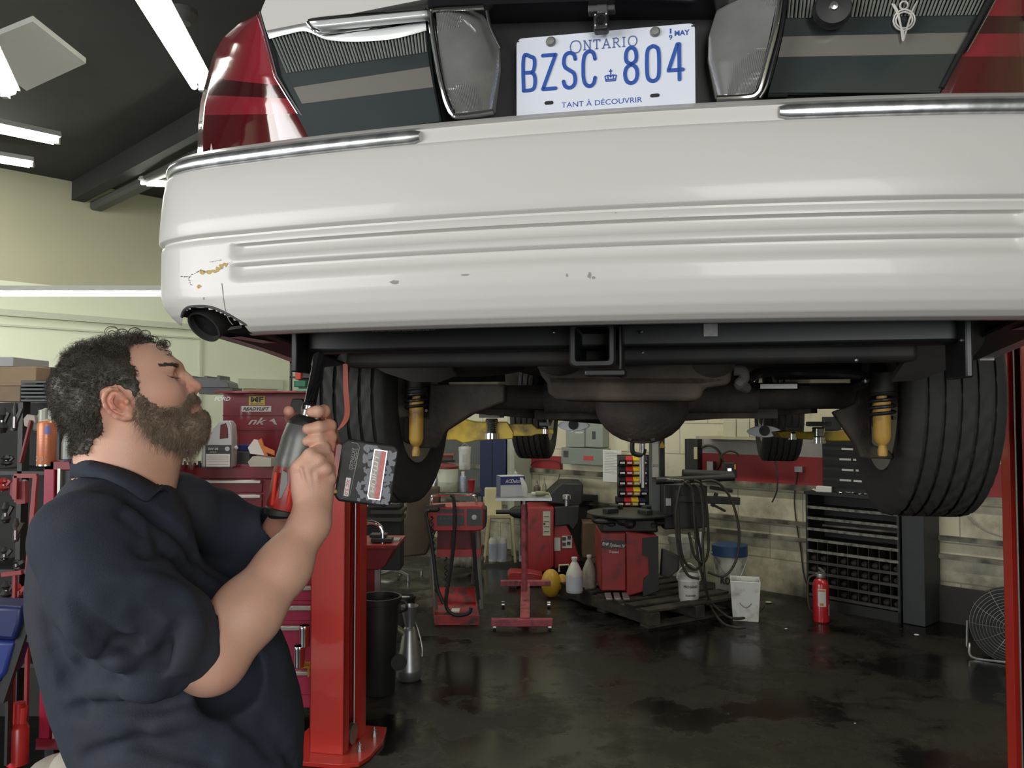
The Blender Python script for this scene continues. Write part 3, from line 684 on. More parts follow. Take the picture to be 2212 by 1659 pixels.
# inner skin of the quarter panels between bumper and wheel
for s in (-1, 1):
    b = MB(); b.grid([[Vector((s*(.80-.03*j), v, H+z+j*.01)) for j in range(3)] + [Vector((s*.70, v, H+z+.05)), Vector((s*.60, v, H+.24))] for v, z in ((.26, .167), (.4, .158), (.6, .14), (.765, .124))])
    b.build('inner_quarter_panel', M_under, car)
    # wheel house
    R = []
    for t in range(150, -10, -16):
        a = math.radians(t); R.append([Vector((s*u, 1.18+.43*math.cos(a), H+.07+(.40)*math.sin(a))) for u in (.82, .70, .55, .46)])
    MB().grid(R).build('wheel_arch_liner', M_under, car)
M_qgrey = mat('flange_shade_fender_grey', (.085, .078, .075), .6, var=.2)  # flanges: body colour with its shade put in; inner fenders share the grey
b = MB()
b.grid([[Vector((-.80+.035*j, v, H+z+.004*j)) for j in range(3)] for v, z in ((.27, .163), (.4, .1565), (.55, .1435), (.80, .1205))], Vector((0, 0, .006))); b.build('quarter_panel_flange', M_qgrey, car)
b = MB()
b.grid([[Vector((.80-.035*j, v, H+z+.004*j)) for j in range(3)] for v, z in ((.27, .163), (.4, .1565), (.55, .1435), (.80, .1205))], Vector((0, 0, .006))); b.build('quarter_panel_flange', M_qgrey, car)
# exhaust tips under both bumper corners
for s in (-1, 1):
    p0 = U(440, 707, .115) if s < 0 else Vector((.68, .12, H+.15)); p1 = p0+Vector((-s*.015, .06, .055))
    b = MB().lathe([(.029, 0), (.033, 0), (.034, .05), (.033, .10), (.029, .10), (.028, .02)], p0, p1-p0, 28, closed=True)
    e = b.build('exhaust_tip', mat('sooty_exhaust', (.035, .035, .034), .6, .3), car)
    MB().lathe([(.029, .012), (0, .012)], p0, p1-p0, 20).build('pipe_mouth', M_black_, car)
    MB().tube([p1, p1+Vector((-s*.02, .12, .02)), p1+Vector((-s*.10, .35, .03)), p1+Vector((-s*.16, .62, .10))], .024, 12, 5).build('exhaust_pipe', M_under, car)
# hitch: cross tube, receiver, side brackets, warning label
M_hitch = mat('hitch_black', (.008, .009, .010), .4, var=.3, scale=20)
b = MB(); p0 = U(660, 722, .24); p1 = U(2085, 712, .24); zc = (p0.z+p1.z)/2-.004
b.box(((p0.x+p1.x)/2, .27, zc), (p1.x-p0.x, .055, .05)); hb = b.build('hitch_crossbar', M_hitch, car, bevel=.008)
b = MB(); b.box(((p0.x+p1.x)/2, .34, zc-.015), (p1.x-p0.x-.1, .05, .07)); b.build('frame_crossmember', M_under, car, bevel=.01)
for px in (660, 2070): MB().box(U(px, 735, .26), (.012, .1, .13)).build('hitch_bracket', M_hitch, car, bevel=.003)
rc = U(1279, 743, .14); w2 = .0375
b = MB()
def ringbox(mb, c, wo, wi, ya, yb, r=.008):
    def rr(wd, rad): 
        h = wd/2; out = []
        for cx_, cz_, a0 in ((h-rad, h-rad, 0), (-h+rad, h-rad, 90), (-h+rad, -h+rad, 180), (h-rad, -h+rad, 270)):
            out += [(cx_+rad*math.cos(math.radians(a0+a)), cz_+rad*math.sin(math.radians(a0+a))) for a in (0, 30, 60, 90)]
        return out
    A = rr(wo, r); B = rr(wi, r*.5); n = len(A)
    L_ = [[Vector((c.x+x, y, c.z+z)) for x, z in P] for P, y in ((A, yb), (A, ya+.003), (rr(wo-.005, r), ya), (rr(wi+.004, r*.6), ya), (B, ya+.003), (B, yb))]
    vs = [p for l in L_ for p in l]; fs = [(k*n+i, k*n+(i+1) % n, (k+1)*n+(i+1) % n, (k+1)*n+i) for k in range(5) for i in range(n)]
    mb.add(vs, fs)
ringbox(b, rc, .077, .055, .14, .165); ringbox(b, rc, .066, .054, .16, .36)
rv = b.build('hitch_receiver', M_hitch, car)
MB().box((rc.x, .355, rc.z), (.055, .006, .055)).build('receiver_back', mat('dusty_steel', (.10, .085, .08), .6), rv)
b = MB(); b.box((rc.x+.045, .21, rc.z-.01), (.008, .08, .09)); b.box((rc.x+.02, .18, rc.z-.048), (.07, .05, .012)); b.build('chain_loop_plate', M_hitch, car, bevel=.003)
for px, py in ((1198, 718), (1386, 717), (1388, 762), (1850, 778), (651, 716), (2078, 735)): MB().sph(U(px, py, .225), .0035, 8, 6).build('bolt', M_steel, car)
XD, ZD = Vector((1, 0, 0)), Vector((0, 0, 1))
q = U(872, 708, .238); lab = MB(); panel(lab, q+Vector((0, 0, .004)), XD, ZD, .128, .012); o = lab.build('warning_label', mat('orange_red_label', (.55, .06, .03), .5), car)
b = MB(); text(b, 'NATIONWIDE', q+Vector((-.01, -.001, .004)), XD, ZD, .06, .007, .0004); text(b, 'DO NOT EXCEED LOWER RATING OF', q+Vector((0, -.001, -.005)), XD, ZD, .125, .003, .0004); b.build('label_lettering', mat('label_white', (.6, .6, .58), .5), o, smooth_=False)
q = U(1535, 713, .238); b = MB(); panel(b, q, XD, ZD, .024, .022); b.build('bar_label', mat('grey_label', (.45, .43, .40), .5, var=.4, scale=90), car)
# fuel tank / silencer of brown rusty sheet
b = MB(); c = U(1375, 805, .62); sc_ = 1.85/1750
P = lambda px, py, v=.62: U(px, py, v)
tank = [(1160, 765), (1175, 757), (1250, 758), (1330, 790), (1425, 785), (1470, 760), (1530, 755), (1590, 757), (1583, 790), (1578, 830), (1520, 838), (1517, 858), (1500, 866), (1300, 866), (1200, 864), (1183, 848), (1180, 826), (1168, 812), (1160, 790)]
pp = [P(x, y) for x, y in tank]; n = len(pp)
b.add(pp+[p+Vector((0, .3, .0)) for p in pp], [tuple(range(n)), tuple(reversed(range(n, 2*n)))]+[(i, n+i, n+(i+1) % n, (i+1) % n) for i in range(n)])
b.build('fuel_tank', mat('tank_brown', (.062, .046, .036), .8, var=.35, scale=14, bump=.4, dirt=(.11, .085, .065), dscale=9, damt=.5), car, bevel=.014, seg=3)
b = MB(); b.sph(P(1210, 785, .64), (.055, .06, .032)); b.sph(P(1540, 785, .64), (.05, .06, .035)); b.bar(P(1190, 822, .63), P(1560, 824, .63), .02, .012); b.build('tank_bulge', MATS['tank_brown'], car)
MB().tube([P(1585, 800, .64), P(1604, 802, .64), P(1607, 818, .64), P(1597, 830, .64), P(1612, 838, .68)], .012, 10, 5).build('filler_elbow', mat('dusty_pipe', (.13, .12, .11), .7), car)
b = MB(); b.tube([P(1612, 824, .72), P(1640, 806, .76), P(1700, 803, .8), P(1800, 806, .8), P(1862, 812, .8), P(1866, 825, .8), P(1850, 832, .85)], .012, 10, 5)
b.build('exhaust_pipe', M_blackg, car)
MB().box(P(1680, 835, 1.0), (.10, .04, .02)).build('damper_weight', M_blackg, car, bevel=.004)
b = MB(); b.sph(P(1000, 795, .75), (.16, .12, .022)); b.build('heat_shield', M_under, car)
for s, pxs in ((-1, [(782, 776), (830, 805), (890, 825), (950, 826), (985, 812)]), (1, [(1925, 825), (1985, 822), (2040, 800), (2062, 782), (2085, 790)])):
    R = []
    for x, y in pxs:
        q = U(x, y, .66); R.append([q, q+Vector((0, -.10, .035)), q+Vector((0, -.16, .10))])
    MB().grid(R, Vector((0, .01, .01))).build('inner_fender', M_qgrey, car)
# rear axle, differential, brackets
ax = MB(); p0 = U(850, 862, 1.18); p1 = U(1940, 846, 1.18); zc = H+.048
ax.cyl((-.66, 1.18, zc), (.66, 1.18, zc), .036, n=20); ax.cyl((-.25, 1.18, zc), (.36, 1.18, zc-.003), .048, .044, n=20); ax.build('rear_axle', M_rust, car)
dc = U(1385, 872, 1.10); b = MB(); b.sph(dc+Vector((0, .05, 0)), (.135, .12, .115), 24, 14); b.lathe([(.112, 0), (.112, .02), (.095, .03), (.085, .05), (.04, .062), (0, .064)], dc+Vector((0, .03, 0)), (0, -1, 0), 28)
for k in range(10):
    t = 2*PI*k/10; b.cyl(dc+Vector((.103*math.cos(t), -.005, .103*math.sin(t))), dc+Vector((.103*math.cos(t), .01, .103*math.sin(t))), .007, n=6)
b.build('differential', M_rust, car)
b = MB(); b.bar((-.3, 1.3, H-.005), (.42, 1.22, H+.0), .03, .03); b.bar((.52, 1.22, H+.02), (.1, 1.6, H-.01), .03, .04); b.bar((-.5, 1.25, H+.02), (-.1, 1.65, H-.02), .03, .04); b.build('control_arm', M_rust, car)
def pxprism(mb, pts, v, th):
    P_ = [cp(x, y, v) for x, y in pts]; n = len(P_); mb.add(P_+[p+Vector((0, th, 0)) for p in P_], [tuple(range(n)), tuple(reversed(range(n, 2*n)))]+[(i, n+i, n+(i+1) % n, (i+1) % n) for i in range(n)]); return mb
b = pxprism(MB(), [(928, 830), (1090, 830), (1090, 868), (1018, 895), (962, 930), (945, 968), (905, 968), (870, 955), (872, 900), (924, 902)], 1.02, .04); b.build('spring_bracket', M_rust, car, bevel=.006)
b = pxprism(MB(), [(1858, 825), (1880, 822), (1885, 960), (1925, 975), (1935, 992), (1860, 990), (1852, 965), (1800, 890), (1830, 880), (1852, 870)], .98, .04); b.build('spring_bracket', M_rust, car, bevel=.006)
# gas shock absorbers with black springs
for px, yt, yb, v, px2 in ((900, 822, 985, .95, 898), (1904, 822, 985, .90, 1906)):
    t = U(px, yt, v); q = U(px2, yb, v); t.x = q.x = (t.x+q.x)/2; L_ = t.z-q.z; r = .0205
    prof = [(0, 0), (.011, .0), (.012, .012), (.009, .026), (.016, .034), (r, .048), (r, L_*.72), (r-.004, L_*.74), (.012, L_*.75), (.012, L_)]
    sh = MB().lathe(prof, q, (0, 0, 1), 24).build('shock_absorber', M_yshock, car)
    b = MB(); n_ = 4; z0 = L_*(.60 if px < 1000 else .50)
    b.tube([q+Vector((.029*math.cos(a), .029*math.sin(a), z0+.016*a/(2*PI))) for a in [k*PI/5 for k in range(10*n_+1)]], .0045, 8, 2); b.build('spring', M_blackp, sh)
    MB().cyl(q+Vector((0, 0, L_*.8)), q+Vector((0, 0, L_*1.1)), .028, n=20).build('upper_mount', M_under, sh)
# wheels
def tyre_mesh(n=176, R=.335, W=.225):
    h0 = W/2; prof = [(.205, -h0*.80), (.23, -h0*.98), (.27, -h0*1.03), (.305, -h0), (.322, -h0*.93), (.331, -h0*.86)]
    g = .0045; gs = (-.072, -.035, 0.001, .037, .074)
    for c_ in gs: prof += [(R, c_-g-.0006), (R-.009, c_-g), (R-.009, c_+g), (R, c_+g+.0006)]
    # extra rings across ribs so the sipes can slant
    full = []
    for a, c_ in zip(prof, prof[1:]+[None]):
        full.append(a)
        if c_ and a[0] == R and c_[0] == R and c_[1]-a[1] > .01:
            for k in (1, 2, 3): full.append((R, a[1]+(c_[1]-a[1])*k/4))
    full += [(.331, h0*.86), (.322, h0*.93), (.305, h0), (.27, h0*1.03), (.23, h0*.98), (.205, h0*.80)]
    vs = []; fs = []; m = len(full)
    for j, (r, h) in enumerate(full):
        for i in range(n):
            rr = r
            if r > .33 and (i*2 + int(abs(h)*420)) % 12 < 2: rr = r-.005
            if .325 > r > .318 and i % 4 == 0: rr -= .003
            t = 2*PI*i/n; vs.append((h, rr*math.cos(t), rr*math.sin(t)))
    for j in range(m-1):
        for i in range(n): fs.append((j*n+i, j*n+(i+1) % n, (j+1)*n+(i+1) % n, (j+1)*n+i))
    return vs, fs
TV, TF = tyre_mesh()
M_rim = mat('rim_grey', (.30, .30, .30), .4, .8)
M_drum = mat('brake_dark', (.03, .028, .026), .7, var=.4, scale=20)
for u, v, z in ((-.745, 1.18, H+.06), (.785, 1.18, H+.055), (-.76, 4.08, H+.035), (.78, 4.08, H+.035)):
    b = MB(); b.add(TV, TF, Matrix.Translation((u, v, z))); ty = b.build('tyre', M_rub, car, ang=.9)
    s = -1 if u < 0 else 1
    b = MB().lathe([(.212, -.10), (.205, -.09), (.190, -.07), (.185, .03), (.19, .085), (.212, .10)], (u, v, z), (s, 0, 0), 40)
    for k in range(5):
        t = 2*PI*k/5; b.bar((u+s*.07, v, z), (u+s*.075, v+.19*math.cos(t), z+.19*math.sin(t)), .03, .05)
    b.build('rim', M_rim, ty)
    MB().lathe([(0, -.11), (.10, -.11), (.13, -.09), (.15, -.08), (.15, -.02), (0, -.02)], (u, v, z), (s, 0, 0), 32).build('brake_drum', M_drum, ty)
# almond shaped silver bushings of the front suspension
for px, py in ((1240, 919), (1650, 932)):
    b = MB(); c = U(px, py, 3.05); w_ = .085; pts = [(w_*math.cos(t)*(1), .030*math.sin(t)*abs(math.sin(t))**.35) for t in [2*PI*k/28 for k in range(28)]]
    b.prism(pts, .03, Matrix.Translation(c) @ Matrix.Rotation(PI/2, 4, 'X')); e = b.build('suspension_mount', mat('aluminium_bright', (.85, .86, .87), .5, .1), car, bevel=.004)
    MB().lathe([(.026, .0), (.026, .005), (.0, .006)], c+Vector((0, -.03, .004)), (0, -1, 0), 20).build('mount_bushing', M_blackp, e)
b = MB(); b.box((.16, 3.2, H+.07), (1.3, .3, .12)); b.box((.1, 2.2, H+.11), (.5, 1.4, .10)); b.build('subframe', M_under, car, bevel=.03)
b = MB(); b.cyl((.1, 1.3, H+.02), (.1, 3.4, H+.06), .035); b.build('drive_shaft', M_under, car)
b = MB(); 
for px0, px1 in ((1365, 1400), (1300, 1330)): pass
# thin bent wire and loose red strap
MB().tube([U(756, 735, .45), U(772, 748, .47), U(764, 766, .5), U(750, 780, .52)], .0012, 5, 6).build('loose_wire', mat('bare_wire', (.35, .35, .35), .4, .5), car)
st = [U(746, 786, .50), U(747, 840, .50), U(750, 890, .49), U(742, 915, .48), U(722, 936, .47)]
b = MB(); ps = smooth([Vector(p) for p in st], 6); rows = []
for k, p in enumerate(ps):
    t = k/(len(ps)-1); wv = Vector((.0055, .002*math.sin(t*3), 0)) if t < .75 else Vector((.0055*(1-(t-.75)*1.6), 0, .006*(t-.75)*2)); rows.append([p-wv, p+wv])
b.grid(rows, Vector((0, .0015, 0))); b.build('hanging_strap', mat('salmon_strap', (.42, .10, .07), .6), car)
# ================================================================== the mechanic
D0 = 1.40; A0 = math.atan((280-CX)/F)
EX = Vector((math.cos(A0), -math.sin(A0), 0)); EY = Vector((math.sin(A0), math.cos(A0), 0))
EX = Vector((math.cos(A0), -math.sin(A0), 0))
MO = EY*D0                                           # foot point of the figure
MROT = math.atan2(EX.y, EX.x)
def ML(px, py, dy=0):
    d = raydir(px, py); t = (D0+dy)/(EY.dot(d)); p = Vector((0, 0, CAMH))+d*t - MO
    return np.array([p.dot(EX), p.dot(EY), p.z])
def MW(l): return MO + EX*float(l[0]) + EY*float(l[1]) + Vector((0, 0, float(l[2])))
class SDF:
    def __init__(s, lo, hi, h):
        s.lo = np.array(lo, float); s.h = h; s.n = np.ceil((np.array(hi)-s.lo)/h).astype(int)+1
        s.F = np.full(s.n, .5, np.float32)
    def box(s, a, b, m):
        i0 = np.maximum(0, np.floor((np.minimum(a, b)-m-s.lo)/s.h).astype(int)); i1 = np.minimum(s.n, np.ceil((np.maximum(a, b)+m-s.lo)/s.h).astype(int)+1)
        if (i1 <= i0).any(): return None
        ax = [(s.lo[k]+s.h*np.arange(i0[k], i1[k])).astype(np.float32) for k in range(3)]
        return (slice(i0[0], i1[0]), slice(i0[1], i1[1]), slice(i0[2], i1[2])), ax[0][:, None, None], ax[1][None, :, None], ax[2][None, None, :]
    def comb(s, sl, d, k, sub):
        a = s.F[sl]
        if sub:
            h = np.maximum(k-np.abs(a+d), 0)/k; s.F[sl] = np.maximum(a, -d)+h*h*k/4
        else:
            h = np.maximum(k-np.abs(a-d), 0)/k; s.F[sl] = np.minimum(a, d)-h*h*k/4
    def cap(s, a, b, ra, rb=None, k=.01, sub=False, sy=1.0):
        a = np.array(a, float); b = np.array(b, float); rb = ra if rb is None else rb
        q = s.box(a, b, max(ra, rb)*max(1, sy)+k+.012)
        if q is None: return s
        sl, X, Y, Z = q; ab = b-a; L = max(1e-9, (ab*ab).sum())
        t = np.clip(((X-a[0])*ab[0]+(Y-a[1])*ab[1]+(Z-a[2])*ab[2])/L, 0, 1)
        d = np.sqrt((X-a[0]-t*ab[0])**2+((Y-a[1]-t*ab[1])/sy)**2+(Z-a[2]-t*ab[2])**2)-(ra+(rb-ra)*t)
        s.comb(sl, d, k, sub); return s
    def chain(s, pts, rs, k=.01, sub=False, sy=1.0):
        for i in range(len(pts)-1): s.cap(pts[i], pts[i+1], rs[i], rs[i+1], k, sub, sy)
        return s
    def ell(s, c, r, k=.01, sub=False, ry=0, rz=0, rx=0):
        c = np.array(c, float); r = np.array(r, float); R = max(r)
        q = s.box(c-R, c+R, k+.012)
        if q is None: return s
        sl, X, Y, Z = q; X = X-c[0]; Y = Y-c[1]; Z = Z-c[2]
        if ry: X, Z = X*math.cos(ry)+Z*math.sin(ry), -X*math.sin(ry)+Z*math.cos(ry)
        if rz: X, Y = X*math.cos(rz)+Y*math.sin(rz), -X*math.sin(rz)+Y*math.cos(rz)
        if rx: Y, Z = Y*math.cos(rx)+Z*math.sin(rx), -Y*math.sin(rx)+Z*math.cos(rx)
        k0 = np.sqrt((X/r[0])**2+(Y/r[1])**2+(Z/r[2])**2); k1 = np.sqrt((X/r[0]**2)**2+(Y/r[1]**2)**2+(Z/r[2]**2)**2)+1e-6
        s.comb(sl, (k0*(k0-1)/k1).astype(np.float32), k, sub); return s
    def coords(s):
        ax = [(s.lo[k]+s.h*np.arange(s.n[k])).astype(np.float32) for k in range(3)]
        return ax[0][:, None, None], ax[1][None, :, None], ax[2][None, None, :]
    def mesh(s):
        Fd = s.F; S_ = Fd < 0; n = s.n-1
        cnt = np.zeros(n, np.int8)
        cs = [(i, j, k) for i in (0, 1) for j in (0, 1) for k in (0, 1)]
        for i, j, k in cs: cnt += S_[i:i+n[0], j:j+n[1], k:k+n[2]]
        act = np.argwhere((cnt > 0) & (cnt < 8))
        ids = np.full(n, -1, np.int32); ids[act[:, 0], act[:, 1], act[:, 2]] = np.arange(len(act))
        P = np.zeros((len(act), 3)); W = np.zeros(len(act))
        for ax_ in range(3):
            o = [a for a in range(3) if a != ax_]
            for u in (0, 1):
                for v in (0, 1):
                    c0 = [0, 0, 0]; c0[o[0]] = u; c0[o[1]] = v; c1 = list(c0); c1[ax_] = 1
                    f0 = Fd[act[:, 0]+c0[0], act[:, 1]+c0[1], act[:, 2]+c0[2]]; f1 = Fd[act[:, 0]+c1[0], act[:, 1]+c1[1], act[:, 2]+c1[2]]
                    m = (f0 < 0) != (f1 < 0); t = np.where(m, f0/np.where(m, f0-f1, 1), 0)
                    pt = np.tile(np.array(c0, float), (len(act), 1)); pt[:, ax_] = t; P[m] += pt[m]; W[m] += 1
        V = s.lo+(act+P/W[:, None])*s.h
        Q = []
        for ax_ in range(3):
            o = [(ax_+1) % 3, (ax_+2) % 3]
            a = [slice(None)]*3; b_ = [slice(None)]*3; a[ax_] = slice(0, -1); b_[ax_] = slice(1, None)
            d = S_[tuple(a)].astype(np.int8)-S_[tuple(b_)].astype(np.int8); e = np.argwhere(d != 0)
            ok = (e[:, o[0]] > 0) & (e[:, o[1]] > 0) & (e[:, o[0]] < n[o[0]]) & (e[:, o[1]] < n[o[1]]); e = e[ok]; sg = d[e[:, 0], e[:, 1], e[:, 2]]
            def cell(du, dv): c = e.copy(); c[:, o[0]] -= du; c[:, o[1]] -= dv; return ids[c[:, 0], c[:, 1], c[:, 2]]
            q = np.stack([cell(1, 1), cell(0, 1), cell(0, 0), cell(1, 0)], 1); q[sg < 0] = q[sg < 0][:, ::-1]; Q.append(q)
        Q = np.concatenate(Q); Q = Q[(Q >= 0).all(1)]
        return V, Q
def relax(V, Q, it=2, lam=.5):
    """light Laplacian smoothing"""
    for _ in range(it):
        S_ = np.zeros_like(V); C_ = np.zeros(len(V))
        for a, b in ((0, 1), (1, 2), (2, 3), (3, 0)):
            np.add.at(S_, Q[:, a], V[Q[:, b]]); np.add.at(C_, Q[:, a], 1); np.add.at(S_, Q[:, b], V[Q[:, a]]); np.add.at(C_, Q[:, b], 1)
        V = V*(1-lam)+lam*S_/C_[:, None]
    return V
def raw_object(name, V, Q, m, parent=None, tone=None):
    me = bpy.data.meshes.new(name); me.vertices.add(len(V)); me.vertices.foreach_set('co', np.asarray(V, np.float32).ravel())
    me.loops.add(Q.size); me.loops.foreach_set('vertex_index', Q.astype(np.int32).ravel())
    me.polygons.add(len(Q)); me.polygons.foreach_set('loop_start', (np.arange(len(Q))*Q.shape[1]).astype(np.int32))
    me.update(calc_edges=True); me.validate()
    if tone is not None:
        ca = me.color_attributes.new('tone', 'FLOAT_COLOR', 'POINT'); ca.data.foreach_set('color', np.concatenate([tone, np.ones((len(V), 1))], 1).astype(np.float32).ravel())
    me.shade_smooth(); me.materials.append(m)
    o = bpy.data.objects.new(name, me); COL.objects.link(o)
    if parent: o.parent = parent
    return o
def vnoise(V, s, seed=0):
    """cheap smooth 3-D value noise for arrays (n, 3)"""
    r = np.random.RandomState(seed); T = r.rand(32, 32, 32).astype(np.float32)*2-1
    p = V*s; i = np.floor(p).astype(int); f = p-i; f = f*f*(3-2*f); out = 0
    for a in (0, 1):
        for b in (0, 1):
            for c in (0, 1):
                out = out+T[(i[..., 0]+a) % 32, (i[..., 1]+b) % 32, (i[..., 2]+c) % 32]*(f[..., 0] if a else 1-f[..., 0])*(f[..., 1] if b else 1-f[..., 1])*(f[..., 2] if c else 1-f[..., 2])
    return out
def topx(V):
    """picture coordinates of figure-space points, used only to read traced outlines"""
    w_ = np.array(MO)[None]+V[:, :1]*np.array(EX)[None]+V[:, 1:2]*np.array(EY)[None]; w_[:, 2] = V[:, 2]-CAMH
    dpt = w_[:, 1]*math.cos(TH)+w_[:, 2]*math.sin(TH); up = -w_[:, 1]*math.sin(TH)+w_[:, 2]*math.cos(TH)
    return CX+F*w_[:, 0]/dpt, CY-F*up/dpt
def inpoly(x, y, poly):
    r = np.zeros(len(x), bool); n = len(poly)
    for i in range(n):
        x0, y0 = poly[i]; x1, y1 = poly[(i+1) % n]
        c = ((y0 > y) != (y1 > y)) & (x < (x1-x0)*(y-y0)/((y1-y0) or 1e-9)+x0); r ^= c
    return r
U_ = .00068
def mir(p): return np.array([p[0], -p[1], p[2]])
M_skin = mat('skin', (.70, .40, .29), .5, var=.05, scale=14, bump=.12, bscale=420, vc=True)
MATS['skin'].node_tree.nodes['Principled BSDF'].inputs['Subsurface Weight'].default_value = .12
MATS['skin'].node_tree.nodes['Principled BSDF'].inputs['Subsurface Radius'].default_value = (.012, .004, .002)
M_hair = mat('dark_brown_hair', (.052, .042, .032), .5, var=.5, scale=40)
M_beard = mat('brown_beard', (.27, .195, .14), .55, var=.5, scale=70)
M_navy = mat('navy_work_shirt', (.021, .027, .044), .85, var=.15, scale=6, bump=.25, bscale=500, dirt=(.036, .036, .044), dscale=6, damt=.3)
M_trou = mat('dark_work_trousers', (.010, .011, .015), .85, var=.2, scale=6)
# ---- head and neck
G = SDF([-.16, -.235, 1.06], [.40, .255, 1.775], .0021)
e = lambda px, py, dy=0: ML(px, py, dy)
G.ell(e(240, 848), (.0805, .073, .0775), .01)
G.ell(e(316, 806), (.047, .058, .048), .03)
G.ell(e(333, 862), (.046, .056, .056), .025)
G.ell(e(300, 885), (.05, .058, .045), .03)
G.ell(e(386, 872), (.0265, .027, .026), .022)
for sy_ in (-1, 1):
    f_ = (lambda p: p) if sy_ < 0 else mir
    G.cap(f_(e(288, 918, -.048)), f_(e(408, 924, -.012)), .019, .021, .022)
    G.ell(f_(e(352, 852, -.038)), (.024, .02, .018), .02)          # cheek bone
    G.cap(f_(e(383, 793, -.006)), f_(e(364, 790, -.036)), .0065, .0065, .014)   # brow
    G.ell(f_(e(383, 812, -.026)), (.0105, .014, .0095), .010, True)
    G.ell(f_(e(367, 814, -.024)), (.0115, .0125, .0105), .004)     # closed lids
    G.cap(f_(e(383, 817, -.018)), f_(e(368, 820, -.036)), .0011, .0011, .002, True)
    G.cap(f_(e(384, 810, -.018)), f_(e(366, 807, -.037)), .0010, .0010, .003, True)
G.chain([e(388, 804), e(402, 818), e(417, 832)], [.0062, .0075, .0092], .008)
G.ell(e(423, 836), (.0095, .0095, .0085), .006)
for sy_ in (-1, 1):
    f_ = (lambda p: p) if sy_ < 0 else mir
    G.ell(f_(e(410, 843, -.0105)), (.0085, .0062, .0068), .005)
    G.ell(f_(e(414, 849, -.0075)), (.0042, .0032, .0032), .003, True)
    G.cap(f_(e(402, 836, -.0155)), f_(e(401, 848, -.0165)), .0016, .0016, .005, True)
G.cap(e(421, 846), e(413, 852), .0035, .004, .006)
# lips
for sy_ in (-1, 1):
    f_ = (lambda p: p) if sy_ < 0 else mir
    G.chain([e(423, 872), f_(e(417, 876, -.012)), f_(e(404, 880, -.022))], [.0048, .0042, .002], .005)
    G.chain([e(425, 885), f_(e(418, 886, -.012)), f_(e(405, 883, -.021))], [.0055, .0048, .002], .005)
    G.chain([e(430, 879), f_(e(418, 881, -.014)), f_(e(402, 882, -.024))], [.0012, .0012, .0010], .002, True)
G.ell(e(414, 917), (.021, .022, .020), .018); G.ell(e(360, 925), (.045, .036, .028), .03)
# neck
G.chain([e(285, 900), e(272, 1000), e(262, 1125)], [.058, .065, .072], .03, sy=.95)
G.cap(e(352, 960), e(318, 1090), .026, .026, .03)
# ears
def ear(f_):
    dy = -.076
    E = lambda x, y, d=0: f_(e(x, y, dy+d))
    G.ell(E(253, 873, .002), (.029, .0052, .0155), .006, ry=-.85 if True else 0)
    G.chain([E(262, 850, .001), E(252, 841, -.004), E(238, 841, -.008), E(227, 851, -.010), E(223, 864, -.011), E(228, 878, -.010), E(238, 890, -.007), E(252, 900, -.005), E(268, 905, -.003)], [.002, .0025, .003, .003, .003, .003, .003, .0035, .004], .003)
    G.ell(E(278, 899, -.002), (.0062, .0035, .0065), .004)
    G.chain([E(246, 855, -.005), E(240, 866, -.007), E(247, 880, -.006), E(262, 889, -.004)], [.0018, .0022, .0022, .002], .003)
    G.ell(E(263, 874, -.006), (.0085, .0075, .0062), .003, True, ry=-.85)
    G.ell(E(243, 850, -.010), (.0045, .003, .0035), .002, True)
    G.ell(E(274, 868, -.003), (.004, .004, .005), .003)
ear(lambda p: p); ear(mir)
class Sub: pass
HEADF = Sub(); _a = np.minimum(ML(60, 1120), ML(480, 690)); _b = np.maximum(ML(60, 1120), ML(480, 690)); _i0 = np.maximum(0, ((_a-[0, .125, 0]-G.lo)/G.h).astype(int)); _i1 = np.minimum(G.n, ((_b+[0, .125, 0]-G.lo)/G.h).astype(int))
HEADF.F = G.F[_i0[0]:_i1[0], _i0[1]:_i1[1], _i0[2]:_i1[2]].copy(); HEADF.n = np.array(HEADF.F.shape); HEADF.h = G.h; HEADF.lo = G.lo+_i0*G.h
def samp(G_, P):
    i = (P-G_.lo)/G_.h; i = np.clip(i, 0, G_.n-1.001); j = np.floor(i).astype(int); f = i-j; o = 0
    for a in (0, 1):
        for b in (0, 1):
            for c in (0, 1):
                o = o+G_.F[np.minimum(j[:, 0]+a, G_.n[0]-1), np.minimum(j[:, 1]+b, G_.n[1]-1), np.minimum(j[:, 2]+c, G_.n[2]-1)]*(f[:, 0] if a else 1-f[:, 0])*(f[:, 1] if b else 1-f[:, 1])*(f[:, 2] if c else 1-f[:, 2])
    return o
# ---- arms and hands (skin)
# right forearm: elbow, bulge, wrist
G.chain([e(400, 1390, -.16), e(458, 1416, -.155)], [.048, .048], .02)
G.chain([e(458, 1416, -.155), e(535, 1322, -.135), e(612, 1225, -.11), e(670, 1130, -.085), e(676, 1095, -.075)], [.047, .0475, .039, .028, .0265], .025)
G.ell(e(448, 1442, -.155), (.030, .032, .025), .03)
# palm and back of the hand
G.chain([e(677, 1090, -.072), e(676, 1050, -.070), e(672, 1018, -.066)], [.026, .027, .024], .016, sy=.72)
G.cap(e(690, 1070, -.066), e(694, 1012, -.06), .020, .020, .012); G.cap(e(658, 1065, -.068), e(652, 1015, -.06), .018, .019, .012)
